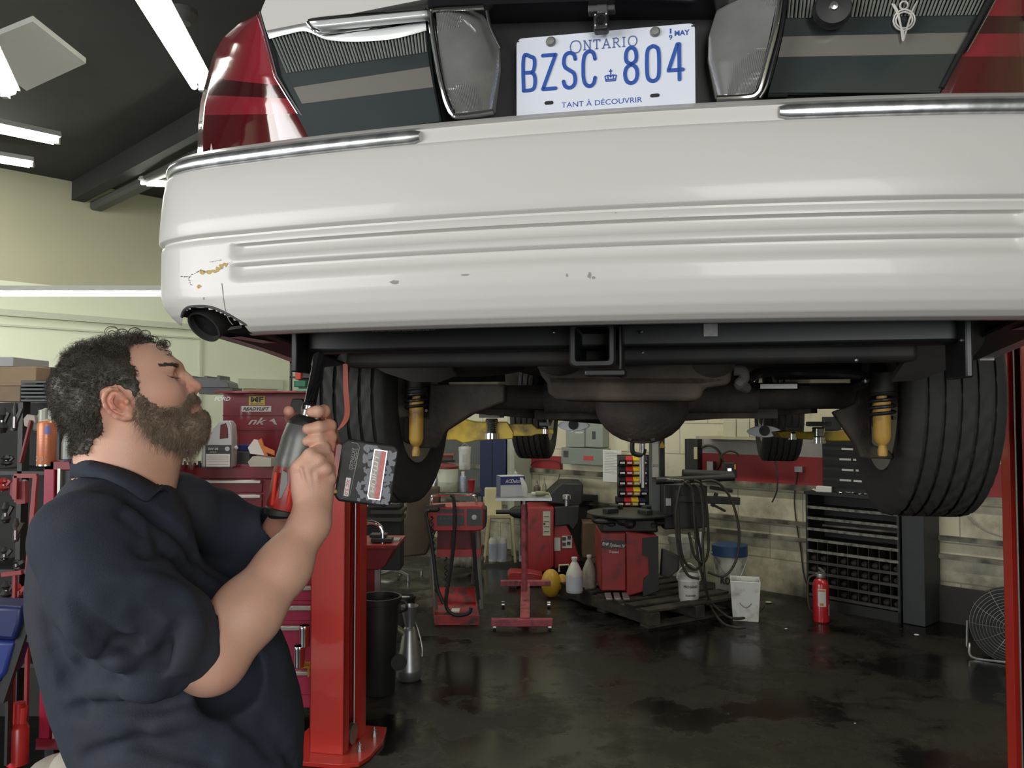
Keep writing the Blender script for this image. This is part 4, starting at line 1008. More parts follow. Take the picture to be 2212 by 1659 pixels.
# fingers: knuckle, first joint, second joint, tip; they close over the handle and away
G.chain([e(648, 1008, -.070), e(670, 983, -.074), e(700, 968, -.055), e(712, 972, -.028)], [.0125, .0108, .0098, .0085], .005)
G.chain([e(664, 1012, -.077), e(688, 996, -.080), e(712, 990, -.056), e(714, 1000, -.028)], [.0128, .0112, .0102, .0088], .005)
G.chain([e(682, 1022, -.078), e(702, 1014, -.080), e(718, 1014, -.055), e(716, 1022, -.028)], [.0122, .0108, .0098, .0085], .005)
G.chain([e(696, 1038, -.074), e(712, 1034, -.074), e(722, 1038, -.050), e(718, 1042, -.028)], [.0105, .0092, .0085, .0075], .005)
# thumb on the far side
G.chain([e(665, 1072, -.055), e(646, 1045, -.035), e(648, 1012, -.015), e(655, 990, -.010)], [.017, .014, .0115, .009], .008)
# tendons
for a, b in (((650, 1012), (668, 1070)), ((667, 1018), (676, 1075)), ((684, 1026), (684, 1080))): G.cap(e(*a, -.0875), e(*b, -.089), .0022, .0018, .006)
# left forearm from behind, hand round the head of the tool
G.chain([e(545, 1235, .17), e(580, 1195, .14), e(632, 1135, .08), e(668, 1050, .055), e(690, 990, .045)], [.046, .046, .040, .031, .028], .02)
G.chain([e(690, 990, .045), e(700, 955, .035), e(700, 925, .03)], [.024, .024, .021], .015, sy=.8)
for (k, a, b, t, r) in ((0, (697, 905), (700, 888), (672, 890), .0098), (1, (709, 935), (712, 920), (664, 927), .0105), (2, (712, 955), (714, 945), (662, 953), .0100), (3, (712, 975), (716, 968), (676, 970), .0088)):
    G.chain([e(a[0]-6, a[1]+8, .035), e(a[0]+6, a[1], .005), e(b[0], b[1], -.038), e((b[0]+t[0])/2, (b[1]+t[1])/2, -.052), e(t[0], t[1], -.050)], [r*1.15, r*1.12, r*1.05, r*.98, r*.84], .004)
G.chain([e(690, 960, .04), e(655, 925, .045), e(632, 903, .018), e(624, 888, -.012)], [.017, .0135, .0115, .009], .006)   # thumb round the left of the neck
# trunk and upper arms under the shirt join it all into one figure
G.ell(e(262, 1250), (.075, .09, .17), .03); G.ell(e(385, 1500), (.09, .09, .13), .03); G.cap(e(262, 1010), e(262, 1150), .05, .055, .03)
G.chain([e(255, 1150, -.04), e(185, 1180, -.14), e(235, 1270, -.160), e(345, 1352, -.158), e(420, 1385, -.155)], [.045, .036, .034, .034, .040], .02)
G.chain([e(260, 1150, .04), e(300, 1145, .15), e(420, 1195, .17), e(535, 1230, .165)], [.045, .036, .036, .038], .02)
Vh, Qh = G.mesh(); Vh = relax(Vh, Qh, 1, .45)
samp_ = None
# greasy hands and redder knuckles, sun-blotched forearm
px_, py_ = topx(Vh)
tone = np.ones((len(Vh), 3))
def blotch(cx, cy, rx, ry, col, amt, V=None, side=None):
    g = np.exp(-(((px_-cx)/rx)**2+((py_-cy)/ry)**2))*amt; tone[:] = tone*(1-g[:, None])+np.array(col)*g[:, None]
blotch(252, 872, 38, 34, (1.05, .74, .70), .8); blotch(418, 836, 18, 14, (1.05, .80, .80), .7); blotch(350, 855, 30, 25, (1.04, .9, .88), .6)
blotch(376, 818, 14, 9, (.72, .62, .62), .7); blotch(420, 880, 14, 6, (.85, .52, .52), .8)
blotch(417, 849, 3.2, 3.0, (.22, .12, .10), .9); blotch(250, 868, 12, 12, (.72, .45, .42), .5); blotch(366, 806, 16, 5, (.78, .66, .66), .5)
blotch(340, 1015, 55, 45, (.86, .85, .78), .6); blotch(420, 905, 40, 45, (.78, .74, .68), .5)
V = Vh; px_, py_ = topx(V); nn = vnoise(V, 60, 3); hd = tone.copy(); tone = np.ones((len(V), 3))
blotch(694, 1030, 9, 10, (.92, .66, .60), .6); blotch(470, 1470, 80, 60, (1.0, .84, .80), .5)
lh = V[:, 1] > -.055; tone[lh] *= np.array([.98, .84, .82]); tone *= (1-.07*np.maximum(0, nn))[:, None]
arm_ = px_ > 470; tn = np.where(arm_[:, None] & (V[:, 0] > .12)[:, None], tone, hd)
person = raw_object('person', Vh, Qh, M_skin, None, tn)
person.location = MO; person.rotation_euler.z = MROT
tag(person, 'bearded person in a navy work shirt looking up while working with a cordless tool', 'person')
# ---- hair
def shell(mask_poly, off, nscale, namp, name, m, k_out=None, seed=1, sub_rng=None):
    """thin cap following the head inside a traced region"""
    Gs = SDF(HEADF.lo, HEADF.lo+HEADF.h*(HEADF.n-1), HEADF.h*1.0); Gs.F = HEADF.F.copy()
    X, Y, Z = np.meshgrid(*[HEADF.lo[k]+HEADF.h*np.arange(HEADF.n[k]) for k in range(3)], indexing='ij')
    near = np.abs(Gs.F) < .03; P = np.stack([X[near], Y[near], Z[near]], 1); px, py = topx(P)
    nz = vnoise(P, nscale, seed)+.5*vnoise(P, nscale*2.3, seed+1)
    d = Gs.F[near]-off-namp*nz
    inside = inpoly(px+vnoise(P, 90, 5)*4+vnoise(P, 260, 15)*4, py+vnoise(P, 90, 6)*4+vnoise(P, 260, 16)*4, mask_poly)
    d = np.where(inside, d, np.maximum(d, .004)); Fn = np.full_like(Gs.F, .03); Fn[near] = d; Fn[Gs.F < -.0295] = -.03
    Fn = np.where((Gs.F < -.012), np.maximum(Fn, -(Gs.F+.012)), Fn)     # hollow inside
    Fn = np.where((Gs.F < -.006) , .004, Fn)
    Gs.F = Fn.astype(np.float32); V, Q = Gs.mesh(); return relax(V, Q, 2, .5), Q
HPOLY = [(358, 748), (340, 742), (323, 741), (283, 742), (279, 756), (282, 781), (292, 799), (297, 822), (299, 850), (287, 862), (284, 848), (268, 840), (250, 832), (232, 834), (217, 845), (214, 882), (222, 915), (221, 936), (203, 953), (192, 980), (170, 985), (60, 960), (60, 680), (380, 680), (372, 742)]
BPOLY = [(292, 850), (299, 840), (302, 855), (316, 862), (352, 881), (386, 880), (399, 868), (404, 854), (416, 852), (440, 856), (440, 868), (424, 871), (412, 875), (404, 878), (402, 884), (408, 889), (420, 891), (440, 890), (520, 900), (500, 1010), (398, 985), (379, 975), (349, 966), (323, 955), (303, 925), (293, 902), (291, 880)]
Vhair, Qhair = shell(HPOLY, .0035, 55, .0030, 'hair', M_hair)
hair = raw_object('hair', Vhair, Qhair, M_hair, person)
Vbd, Qbd = shell(BPOLY, .0025, 80, .0015, 'beard', M_beard, seed=9)
beard = raw_object('beard', Vbd, Qbd, M_beard, person)
def face_samples(V, Q, n, seed):
    r = np.random.RandomState(seed); T = np.concatenate([Q[:, :3], Q[:, [0, 2, 3]]]); a, b, c = V[T[:, 0]], V[T[:, 1]], V[T[:, 2]]
    N = np.cross(b-a, c-a); A = np.linalg.norm(N, axis=1); p = A/A.sum(); i = r.choice(len(T), n, p=p); u = r.rand(n, 2); fl_ = u.sum(1) > 1; u[fl_] = 1-u[fl_]
    P = a[i]+(b[i]-a[i])*u[:, :1]+(c[i]-a[i])*u[:, 1:]; return P, N[i]/(A[i][:, None]+1e-12), r
def strands(P, N, r, L, seg, rad, curl, down, freq, name, m, parent, fade=None):
    """many short curved hairs as thin three-sided tubes in one mesh"""
    n = len(P); t = np.cross(N, r.randn(n, 3)); t /= np.linalg.norm(t, axis=1)[:, None]+1e-9; b2 = np.cross(N, t)
    L = L*(.5+r.rand(n)); ph = r.rand(n)*6.28; cl = np.stack([vnoise(P, 45, s_) for s_ in (11, 12, 13)], 1)
    pts = []; 
    for k in range(seg+1):
        s_ = k/seg; ang = ph+s_*freq
        q = P+N*(L*s_*(1-.45*s_))[:, None]+(t*np.cos(ang)[:, None]+b2*np.sin(ang)[:, None])*(curl*s_*L)[:, None]+cl*(L*s_*.7)[:, None]+np.array(down)[None]*(L*s_*s_)[:, None]
        pts.append(q)
    V = []; 
    for k, q in enumerate(pts):
        R = rad*(1-.75*k/seg)
        for a in range(3):
            an = a*2.094; V.append(q+(t*math.cos(an)+b2*math.sin(an))*R)
    V = np.stack(V, 0); m_ = V.shape[0]; idx = np.arange(n)[:, None]
    vid = lambda k, a: ((k*3+a) * n + np.arange(n))
    Q = [np.stack([vid(k, a), vid(k, (a+1) % 3), vid(k+1, (a+1) % 3), vid(k+1, a)], 1) for k in range(seg) for a in range(3)]
    return raw_object(name, V.reshape(-1, 3), np.concatenate(Q), m, parent)
P, N, r = face_samples(Vhair, Qhair, 15000, 3)
px, py = topx(P); ok = (samp(HEADF, P) > .002); P, N = P[ok], N[ok]; Lh = np.where(P[:, 2] > e(300, 775)[2], .019, .0075)
strands(P, N, r, Lh, 6, .00042, .42, (0, 0, -.35), 5.5, 'curl', M_hair, hair)
P, N, r = face_samples(Vbd, Qbd, 12000, 4); ok = (samp(HEADF, P) > .0008); P, N = P[ok], N[ok]
strands(P, N, r, .0105, 4, .00036, .30, (-.35, 0, -.75), 3.0, 'beard_hair', M_beard, beard)
# stray curls at the top
b = MB()
def ringlet(c, r0, a0, a1, dy=-.02):
    pts = []
    for k in range(12):
        a = math.radians(a0+(a1-a0)*k/11); rr = r0*(1-.45*k/11); l = ML(c[0]+rr*math.cos(a)*1.15, c[1]-rr*math.sin(a)*.85, dy-.001*k); pts.append(tuple(l))
    b.tube(pts, .00042, 5, 3)
for c, r0, a0, a1 in (((246, 716), 17, 250, -60), ((243, 720), 11, 270, -90), ((296, 716), 15, 230, -50), ((352, 742), 16, 260, -100), ((352, 742), 13, 250, -90), ((312, 722), 13, 200, -60), ((268, 722), 18, 180, -20), ((330, 735), 14, 200, -80), ((225, 732), 12, 220, 10), ((140, 772), 10, 200, 20), ((180, 745), 10, 200, 0), ((362, 764), 8, 120, -120)):
    for j in range(3): ringlet((c[0]+random.uniform(-4, 4), c[1]+random.uniform(-2, 5)), r0*random.uniform(.75, 1.05), a0+random.uniform(-20, 20), a1+random.uniform(-30, 30), -.02+random.uniform(-.02, .02))
b.build('ringlet', M_hair, hair)
# eyebrow and lashes
def skin_pt(x, y, lift=.0003):
    Q_ = np.array([ML(x, y, -.11+.001*k) for k in range(110)]); f_ = samp(HEADF, Q_); w = int(np.argmax(f_ < lift)); return Q_[w]
def brow(f_):
    b = MB()
    for k in range(170):
        t = random.random(); x = 387-40*t; y = 791-1.5*math.sin(t*3)-1*t+random.gauss(0, 2.2)*(1-.4*t)
        p = skin_pt(x, y); q = skin_pt(x-5-3*random.random(), y-2.5+random.uniform(-1, 1), .0012)
        if abs(q[1]-p[1]) < .02: b.tube([tuple(f_(p)), tuple(f_(q))], .00032, 3, 1)
    b.build('eyebrow', M_hair, person)
    b = MB(); pts = [tuple(f_(skin_pt(x, y))) for x, y in ((361, 811), (367, 814), (373, 816), (379, 817), (384, 817))]; b.tube(pts, .0006, 6, 3)
    for x, y in ((366, 814), (370, 815), (374, 816), (378, 817), (382, 818)): p = skin_pt(x, y); b.tube([tuple(f_(p)), tuple(f_(p+np.array([.005, 0, .001])))], .0004, 3, 1)
    return b.build('eyelashes', M_hair, person)
brow(lambda p: p); brow(mir)
# ---- shirt
G = SDF([-.34, -.36, .86], [.46, .36, 1.62], .0055)
G.ell(e(250, 1185), (.100, .145, .13), .03); G.ell(e(247, 1275), (.118, .150, .17), .05); G.ell(e(335, 1450), (.150, .155, .17), .05); G.ell(e(425, 1500), (.148, .150, .17), .05); G.ell(e(425, 1640), (.165, .165, .20), .05)
G.cap(e(255, 1075), e(255, 1120), .062, .080, .03)
G.chain([e(225, 1115, -.09), e(172, 1158, -.150)], [.050, .058], .03); G.chain([e(240, 1110, .10), e(290, 1130, .165)], [.06, .07], .04)
# right sleeve
G.chain([e(172, 1165, -.152), e(235, 1270, -.168), e(345, 1362, -.165), e(428, 1392, -.155)], [.060, .070, .068, .058], .025)
# left sleeve
G.chain([e(300, 1135, .17), e(420, 1190, .18), e(545, 1228, .165)], [.070, .066, .060], .03); G.chain([e(545, 1228, .165), e(585, 1180, .13), e(606, 1150, .105)], [.058, .056, .052], .02)
G.chain([e(330, 1090, .02), e(392, 1096, .06), e(465, 1122, .11), e(560, 1172, .14)], [.050, .052, .050, .046], .03)
def near_dy(x, y):
    Q_ = np.array([ML(x, y, -.30+.004*k) for k in range(150)]); f_ = samp(G, Q_); w = np.argmax(f_ < 0); return -.30+.004*w
def fold(pts, r, k, sub):
    pts = [Vector((x, y, 0)) for x, y in pts]; pts = smooth(pts, 4); n = len(pts)
    P_ = [ML(p.x, p.y, near_dy(p.x, p.y)+(-.002 if sub else .004)) for p in pts]; R_ = [r*(.25+.75*math.sin(PI*i/(n-1))) for i in range(n)]
    for a_ in range(len(P_)-1): G.cap(P_[a_], P_[a_+1], R_[a_], R_[a_+1], k, sub)
for pts, r in (([(228, 1068), (300, 1105), (372, 1160), (420, 1210)], .006), ([(250, 1105), (320, 1120), (390, 1165), (440, 1225)], .004), ([(160, 1300), (215, 1372), (290, 1418), (340, 1432)], .007), ([(130, 1495), (180, 1445), (245, 1400), (290, 1385)], .006), ([(150, 1540), (240, 1522), (330, 1528), (400, 1515)], .006),
               ([(300, 1330), (350, 1395), (375, 1420)], .006), ([(250, 1470), (300, 1450), (360, 1420)], .005), ([(180, 1640), (280, 1605), (380, 1625), (470, 1650)], .006), ([(350, 1440), (372, 1400), (392, 1350)], .006), ([(520, 1530), (580, 1570), (640, 1650)], .006), ([(90, 1340), (125, 1440), (185, 1530)], .004), ([(420, 1540), (520, 1560), (600, 1640)], .005), ([(300, 1180), (360, 1200), (430, 1260)], .004)): fold(pts, r, .018, True)
for pts, r in (([(190, 1420), (260, 1470), (340, 1480)], .010), ([(230, 1085), (300, 1140), (380, 1200)], .008), ([(150, 1350), (220, 1410), (290, 1440)], .009), ([(160, 1500), (240, 1485), (320, 1495), (390, 1480)], .009), ([(330, 1570), (430, 1540), (520, 1530)], .009), ([(250, 1250), (330, 1260), (410, 1300)], .006), ([(385, 1440), (405, 1390), (420, 1330)], .006)): fold(pts, r, .02, False)
X, Y, Z = np.meshgrid(*[G.lo[k]+G.h*np.arange(G.n[k]) for k in range(3)], indexing='ij'); nr = np.abs(G.F) < .04
P = np.stack([X[nr], Y[nr], Z[nr]], 1); w_ = P*np.array([1, 1, .6]); G.F[nr] += (.0045*vnoise(w_, 13, 2)+.0028*vnoise(w_+.03*vnoise(P, 9, 8)[:, None], 30, 4)+.0008*vnoise(P, 80, 6)).astype(np.float32)
# neck opening, cuffs and hem
G.chain([e(272, 985), e(262, 1070), e(262, 1105)], [.070, .066, .056], .004, True)
c0 = e(470, 1395, -.155)
G.cap(e(445, 1398, -.155), e(560, 1290, -.13), .050, .060, .004, True); G.ell(e(505, 1475, -.155), (.055, .09, .055), .006, True)
G.cap(e(602, 1155, .105), e(660, 1070, .06), .044, .06, .004, True)
Vs_, Qs_ = G.mesh(); Vs_ = relax(Vs_, Qs_, 1, .4)
shirt = raw_object('shirt', Vs_, Qs_, M_navy, person)
# collar
def collar(f_):
    top = [(152, 994, -.004), (185, 992, -.045), (230, 1001, -.070), (280, 1016, -.079), (325, 1038, -.074), (362, 1062, -.058)]
    bot = [(150, 1034, -.012), (180, 1030, -.070), (226, 1034, -.100), (270, 1054, -.112), (318, 1082, -.112), (346, 1050, -.088)]
    mid = [((a[0]+c[0])/2, (a[1]+c[1])/2-2, (a[2]+c[2])/2-.006) for a, c in zip(top, bot)]
    base = [(160, 1046, -.004), (190, 1042, -.04), (232, 1044, -.064), (280, 1052, -.072), (325, 1072, -.068), (360, 1085, -.05)]
    L_ = []
    for ln in (base, top, mid, bot): L_.append([Vector(f_(e(*q))) for q in ln])
    L_ = [smooth(l, 4) for l in L_]; b = MB(); b.grid(L_); o = b.build('collar', M_navy, person, ang=2); s_ = o.modifiers.new('s', 'SOLIDIFY'); s_.thickness = .0028; return o
collar(lambda p: p); collar(mir)
# trousers and boots, below the frame
G = SDF([-.30, -.26, -.005], [.42, .26, 1.02], .011)
hp = e(405, 1640); G.ell((hp[0], 0, .95), (.165, .165, .12), .05)
for s_ in (-1, 1): G.chain([(hp[0]-.01, s_*.09, .90), (hp[0]+.02, s_*.11, .50), (hp[0]-.01, s_*.12, .10)], [.095, .07, .058], .03)
V, Q = G.mesh(); raw_object('trousers', relax(V, Q, 2), Q, M_trou, person)
G = SDF([hp[0]-.2, -.22, 0.001], [hp[0]+.3, .22, .16], .006)
for s_ in (-1, 1): G.chain([(hp[0]-.04, s_*.12, .10), (hp[0]-.02, s_*.12, .045), (hp[0]+.14, s_*.13, .035)], [.056, .045, .04], .02); 
G.F = np.maximum(G.F, (.002-(G.lo[2]+G.h*np.arange(G.n[2])))[None, None, :].astype(np.float32)); G.F[:, :, 0] = .01
V, Q = G.mesh(); raw_object('boots', relax(V, Q, 1), Q, mat('boot_leather', (.02, .015, .01), .5), person)
# ================================================================== the cordless tool in his hands
M_tred = mat('tool_red', (.42, .022, .018), .38, var=.2, scale=25, dirt=(.07, .02, .018), dscale=18, damt=.5)
M_tgrey = mat('tool_grey_housing', (.16, .165, .16), .42, .4, var=.2, scale=30, dirt=(.06, .06, .055), dscale=20, damt=.4)
M_tblk = mat('tool_black_rubber', (.014, .014, .013), .6, var=.4, scale=40, dirt=(.05, .045, .04), dscale=30, damt=.3)
TO = MW(ML(640, 1000, -.02)); tool = thing('cordless_tool', 'red and black cordless power tool gripped in both hands under the bumper', 'power tool', TO, MROT)
TP = lambda px, py, dy=0: Vector(ML(px, py, dy)) + (MO - TO).dot(EX)*Vector((1, 0, 0)) + (MO-TO).dot(EY)*Vector((0, 1, 0)) - Vector((0, 0, TO.z))
def sec(mb, st, n=20, ex=2.6):
    """superelliptic sections swept along stations (centre, half width, half depth)"""
    rows = []; cs = [Vector(s[0]) for s in st]
    for i, (c, a, d) in enumerate(st):
        ax = (cs[min(i+1, len(cs)-1)]-cs[max(i-1, 0)]).normalized(); yv = Vector((0, 1, 0)); yv = (yv-ax*yv.dot(ax)).normalized(); xv = yv.cross(ax)
        rows.append([Vector(c)+xv*(a*abs(math.cos(t))**(2/ex)*(1 if math.cos(t) >= 0 else -1))+yv*(d*abs(math.sin(t))**(2/ex)*(1 if math.sin(t) >= 0 else -1)) for t in [2*PI*k/n for k in range(n)]])
    vs = [p for r in rows for p in r]; m = len(rows)
    fs = [(i*n+k, i*n+(k+1) % n, (i+1)*n+(k+1) % n, (i+1)*n+k) for i in range(m-1) for k in range(n)]+[tuple(reversed(range(n))), tuple(range((m-1)*n, m*n))]
    return mb.add(vs, fs)
b = sec(MB(), [(TP(612, 1112, -.02), .026, .028), (TP(614, 1100, -.02), .029, .031), (TP(622, 1065, -.02), .030, .032), (TP(630, 1030, -.02), .031, .032), (TP(637, 1000, -.02), .031, .033)]); b.build('motor_housing', M_tred, tool)
b = sec(MB(), [(TP(611, 1117, -.02), .022, .024), (TP(611, 1112, -.02), .030, .032), (TP(613, 1103, -.02), .0305, .0325), (TP(614, 1100, -.02), .028, .03)]); b.build('rear_cap', M_tblk, tool)
b = sec(MB(), [(TP(636, 1012, -.02), .033, .035), (TP(638, 1003, -.02), .034, .036), (TP(645, 975, -.02), .0325, .034), (TP(650, 950, -.02), .031, .033), (TP(657, 922, -.02), .028, .030), (TP(659, 912, -.02), .022, .024)]); b.build('gear_housing', M_tgrey, tool)
b = sec(MB(), [(TP(657, 924, -.02), .028, .030), (TP(660, 913, -.02), .0265, .029), (TP(662, 903, -.02), .020, .022), (TP(663, 900, -.02), .014, .015)]); b.build('nose_boot', M_tblk, tool)
b = MB(); b.lathe([(.0115, 0), (.0115, .012), (.009, .014), (.009, .02)], TP(663, 902, -.02), TP(668, 880, -.02)-TP(663, 902, -.02), 20); b.build('anvil', M_steel, tool)
p0, p1 = TP(666, 890, -.02), TP(690, 772, .10)
b = MB().lathe([(.012, 0), (.0135, .004), (.0135, .012), (.0105, .018), (.0105, (p1-p0).length-.03), (.0125, (p1-p0).length-.024), (.0125, (p1-p0).length)], p0, p1-p0, 8); b.build('extension_bar', M_blackp, tool)
b = MB()
for t in (-.0042, 0, .0042): b.bar(p0+Vector((t, -.0108, .02)), p1+Vector((t, -.0108, -.02)), .0018, .002)
b.build('bar_rib', mat('dark_steel', (.10, .10, .10), .3, .8), tool)
b = sec(MB(), [(TP(640, 1052, -.020), .020, .018), (TP(665, 1042, -.025), .020, .0175), (TP(700, 1032, -.03), .0195, .018), (TP(735, 1030, -.035), .024, .022)]); b.build('grip', M_tblk, tool)
b = MB(); b.tube([TP(637, 1010, -.05), TP(630, 1050, -.054), TP(622, 1090, -.05)], .0035, 8, 4); b.tube([TP(596, 1020, -.045), TP(592, 1055, -.045), TP(588, 1090, -.04)], .0032, 8, 4); b.build('housing_rib', mat('tool_bright_red', (.60, .05, .03), .35), tool)
b = MB(); pts = [TP(609, 1015, -.052), TP(621, 1022, -.056), TP(621, 1045, -.056), TP(608, 1075, -.054), TP(602, 1078, -.053)]; b.add(pts+[p+Vector((0, .004, 0)) for p in pts], [(0,1,2,3,4),(9,8,7,6,5)]+[(i, 5+i, 5+(i+1) % 5, (i+1) % 5) for i in range(5)]); b.build('side_grille', M_tgrey, tool)
# battery pack
Bx = (TP(852, 1000, -.07)-TP(740, 985, -.045)); bx = Bx.normalized(); up = (TP(760, 950, -.05)-TP(740, 1075, -.05)); up = (up-bx*up.dot(bx)).normalized(); nb = bx.cross(up)
BC = TP(786, 1020, -.048)
def bt(x, z, y=0): return BC+bx*x+up*z+nb*y
def bbox(mb, x0, x1, z0, z1, y0, y1, ch=.004):
    r = [(x0+ch, z0), (x1-ch, z0), (x1, z0+ch), (x1, z1-ch), (x1-ch, z1), (x0+ch, z1), (x0, z1-ch), (x0, z0+ch)]; n = 8
    return mb.add([bt(x, z, y0) for x, z in r]+[bt(x, z, y1) for x, z in r], [tuple(range(n)), tuple(reversed(range(n, 2*n)))]+[(i, (i+1) % n, n+(i+1) % n, n+i) for i in range(n)])
s = 1
b = bbox(MB(), -.052, -.038, -.044, .044, -.030, .034); b.build('battery_foot', M_tred, tool, bevel=.003)
b = bbox(MB(), -.041, .053, -.051, .052, -.034, .038, .008); bat = b.build('battery', M_tblk, tool, bevel=.004, seg=3)
def fit(pts2, lift=.0006, th=.0008, m=None, nm='x', par=None):
    mb = MB(); o = bt(0, 0, 0); 
    P_ = [bt(x, z, YF) + nb*SG*lift for x, z in pts2]; n = len(P_); mb.add(P_+[p+nb*SG*th for p in P_], [tuple(reversed(range(n))), tuple(range(n, 2*n))]+[(i, (i+1) % n, n+(i+1) % n, n+i) for i in range(n)])
    return mb.build(nm, m, par, smooth_=False)
# the face towards the viewer is the one whose outward normal has negative local y
YF, SG = (-.034, -1) if nb.y > 0 else (.038, 1)
M_scuff = mat('scuffed_grey', (.20, .21, .235), .6, var=.3, scale=60)
random.seed(3); mb = MB()
for k in range(120):
    x = -.004+random.random()*.052; z = -.046+random.random()*.092
    if .016 < x < .032 and -.038 < z < .038: continue
    r = random.uniform(.003, .0065); n = 9
    ps = [bt(min(.0495, x+r*random.uniform(.5, 1)*math.cos(2*PI*i/n)), max(-.047, min(.047, z+r*random.uniform(.5, 1.2)*math.sin(2*PI*i/n))), YF)+nb*SG*(.0004+k*.000005) for i in range(n)]
    mb.add(ps, [tuple(range(n)) if SG > 0 else tuple(reversed(range(n)))])
mb.build('scuff_patch', M_scuff, bat, smooth_=False)
fit([(0.0120, -.036), (0.0150, -.041), (0.0340, -.041), (0.0340, .041), (0.0120, .041)], .0010, .0010, mat('label_silver', (.62, .60, .60), .25, .5), 'label_rim', bat)
fit([(0.0135, -.035), (0.0160, -.0395), (0.0240, -.0395), (0.0240, .0395), (0.0135, .0395)], .0020, .0004, mat('label_smudged', (.33, .29, .25), .4, var=.6, scale=130), 'label', bat)
fit([(0.0240, -.0395), (0.0325, -.0395), (0.0325, .0395), (0.0240, .0395)], .0020, .0004, mat('label_red', (.45, .04, .035), .35, var=.5, scale=130), 'label', bat)
mb = MB(); o = bt(.0185, 0, YF)+nb*SG*.0030
xd = up; zd = -bx if SG < 0 else bx
if xd.cross(zd).dot(nb*SG) < 0: xd = -up
text(mb, 'LITHIUM', o, xd, zd, .060, .007, .0004, .15, .02)
mb.build('label_lettering', mat('label_ivory', (.62, .58, .52), .4), bat, smooth_=False)
mb = MB(); o = bt(-.022, -.026, YF)+nb*SG*.001; panel(mb, o, xd, zd, .030, .008); mb.build('small_label', mat('label_light', (.6, .55, .55), .4), bat, smooth_=False)
mb = MB(); text(mb, 'XC 5.0', o, xd, zd, .026, .0055, .0012, .15, .02); mb.build('label_lettering', mat('label_redink', (.45, .03, .03), .4), bat, smooth_=False)
mb = MB(); text(mb, 'EXTENDED', bt(-.021, .020, YF)+nb*SG*.0006, xd, zd, .036, .0055, .0006, .3); text(mb, 'CAPACITY', bt(-.015, .020, YF)+nb*SG*.0006, xd, zd, .036, .0045, .0006, .3)
mb.build('lettering', mat('grey_ink', (.28, .27, .25), .5), bat, smooth_=False)
mb = MB(); mb.tube([bt(-.029, -.046, YF)+nb*SG*.0005, bt(-.016, -.040, YF)+nb*SG*.0005, bt(-.012, .040, YF)+nb*SG*.0005, bt(-.016, .046, YF)+nb*SG*.0005, bt(-.026, .047, YF)+nb*SG*.0005], .0007, 5, 1); mb.build('outline', mat('grey_line', (.25, .26, .25), .4), bat)
MB().sph(bt(-.040, -.036, YF)+nb*SG*.0, .0035).build('button', mat('brass_button', (.45, .33, .10), .4), tool)
# ================================================================== the lift
M_lred = mat('lift_red', (.60, .036, .024), .32, var=.05, scale=3, coat=.3)
M_yel = mat('lift_yellow', (.66, .45, .035), .4, var=.1, scale=14, dirt=(.12, .085, .03), dscale=9, damt=.45)
M_black = mat('dark_void', (.006, .006, .006), .7)
M_cable = mat('steel_cable', (.45, .46, .48), .35, .8, var=.3, scale=300)
XR = Vector((math.cos(PSI), math.sin(PSI), 0)); YR = Vector((-math.sin(PSI), math.cos(PSI), 0))
def column(name, p0, s, label):
    t = thing(name, label, 'lift column', p0, PSI, 'columns of the two-post lift')
    Hc = 2.95; w_ = .17
    b = MB(); b.box((-s*w_/2, .004, Hc/2+.02), (w_, .008, Hc)); b.box((-s*w_/2, .276, Hc/2+.02), (w_, .008, Hc)); b.box((-s*(w_-.004), .14, Hc/2+.02), (.008, .28, Hc)); b.build('post', M_lred, t, bevel=.002)
    b = MB()
    for y0, y1 in ((0, .055), (.195, .28)): b.box((-s*.004, (y0+y1)/2, Hc/2+.02), (.008, y1-y0, Hc)); 
    for y in (.058, .192): b.box((-s*.012, y, Hc/2+.02), (.026, .006, Hc))
    b.build('rail_flange', M_lred, t, bevel=.002)
    MB().box((-s*.10, .125, Hc/2+.02), (.10, .13, Hc-.02)).build('rail_channel', M_black, t)
    for y in (.075, .150): MB().cyl((-s*.01, y, .08), (-s*.01, y, Hc-.1), .0042, n=8).build('lift_cable', M_cable, t)
    MB().lathe([(.02, -.01), (.05, -.01), (.05, .01), (.02, .01)], (-s*.012, .13, .07), (1, 0, 0), 20).build('pulley', M_steel, t)
    b = MB().prism([(-s*.3, -.1), (s*.02, -.1), (s*.10, -.06), (s*.12, .02), (s*.12, .2), (s*.08, .36), (-s*.3, .36)] if s > 0 else [(.3, -.1), (-.02, -.1), (-.10, -.06), (-.12, .02), (-.12, .2), (-.08, .36), (.3, .36)], .02); b.build('base_plate', M_lred, t, bevel=.002)
    for x, y in ((.055, .06), (.06, .24)): MB().lathe([(.016, 0), (.016, .012), (.011, .012), (.011, .03), (.006, .032), (.006, .045), (0, .045)], (s*x, y, .02), n=8).build('anchor_bolt', M_steel, t)
    return t
P0 = fl(742, 1641); P0.z = 0
cl_ = column('lift_column', P0, 1, 'red lift column standing right behind the working person')
P1 = P0+XR*2.90; cr_ = column('lift_column', P1, -1, 'red lift column cut off by the right edge of the picture')
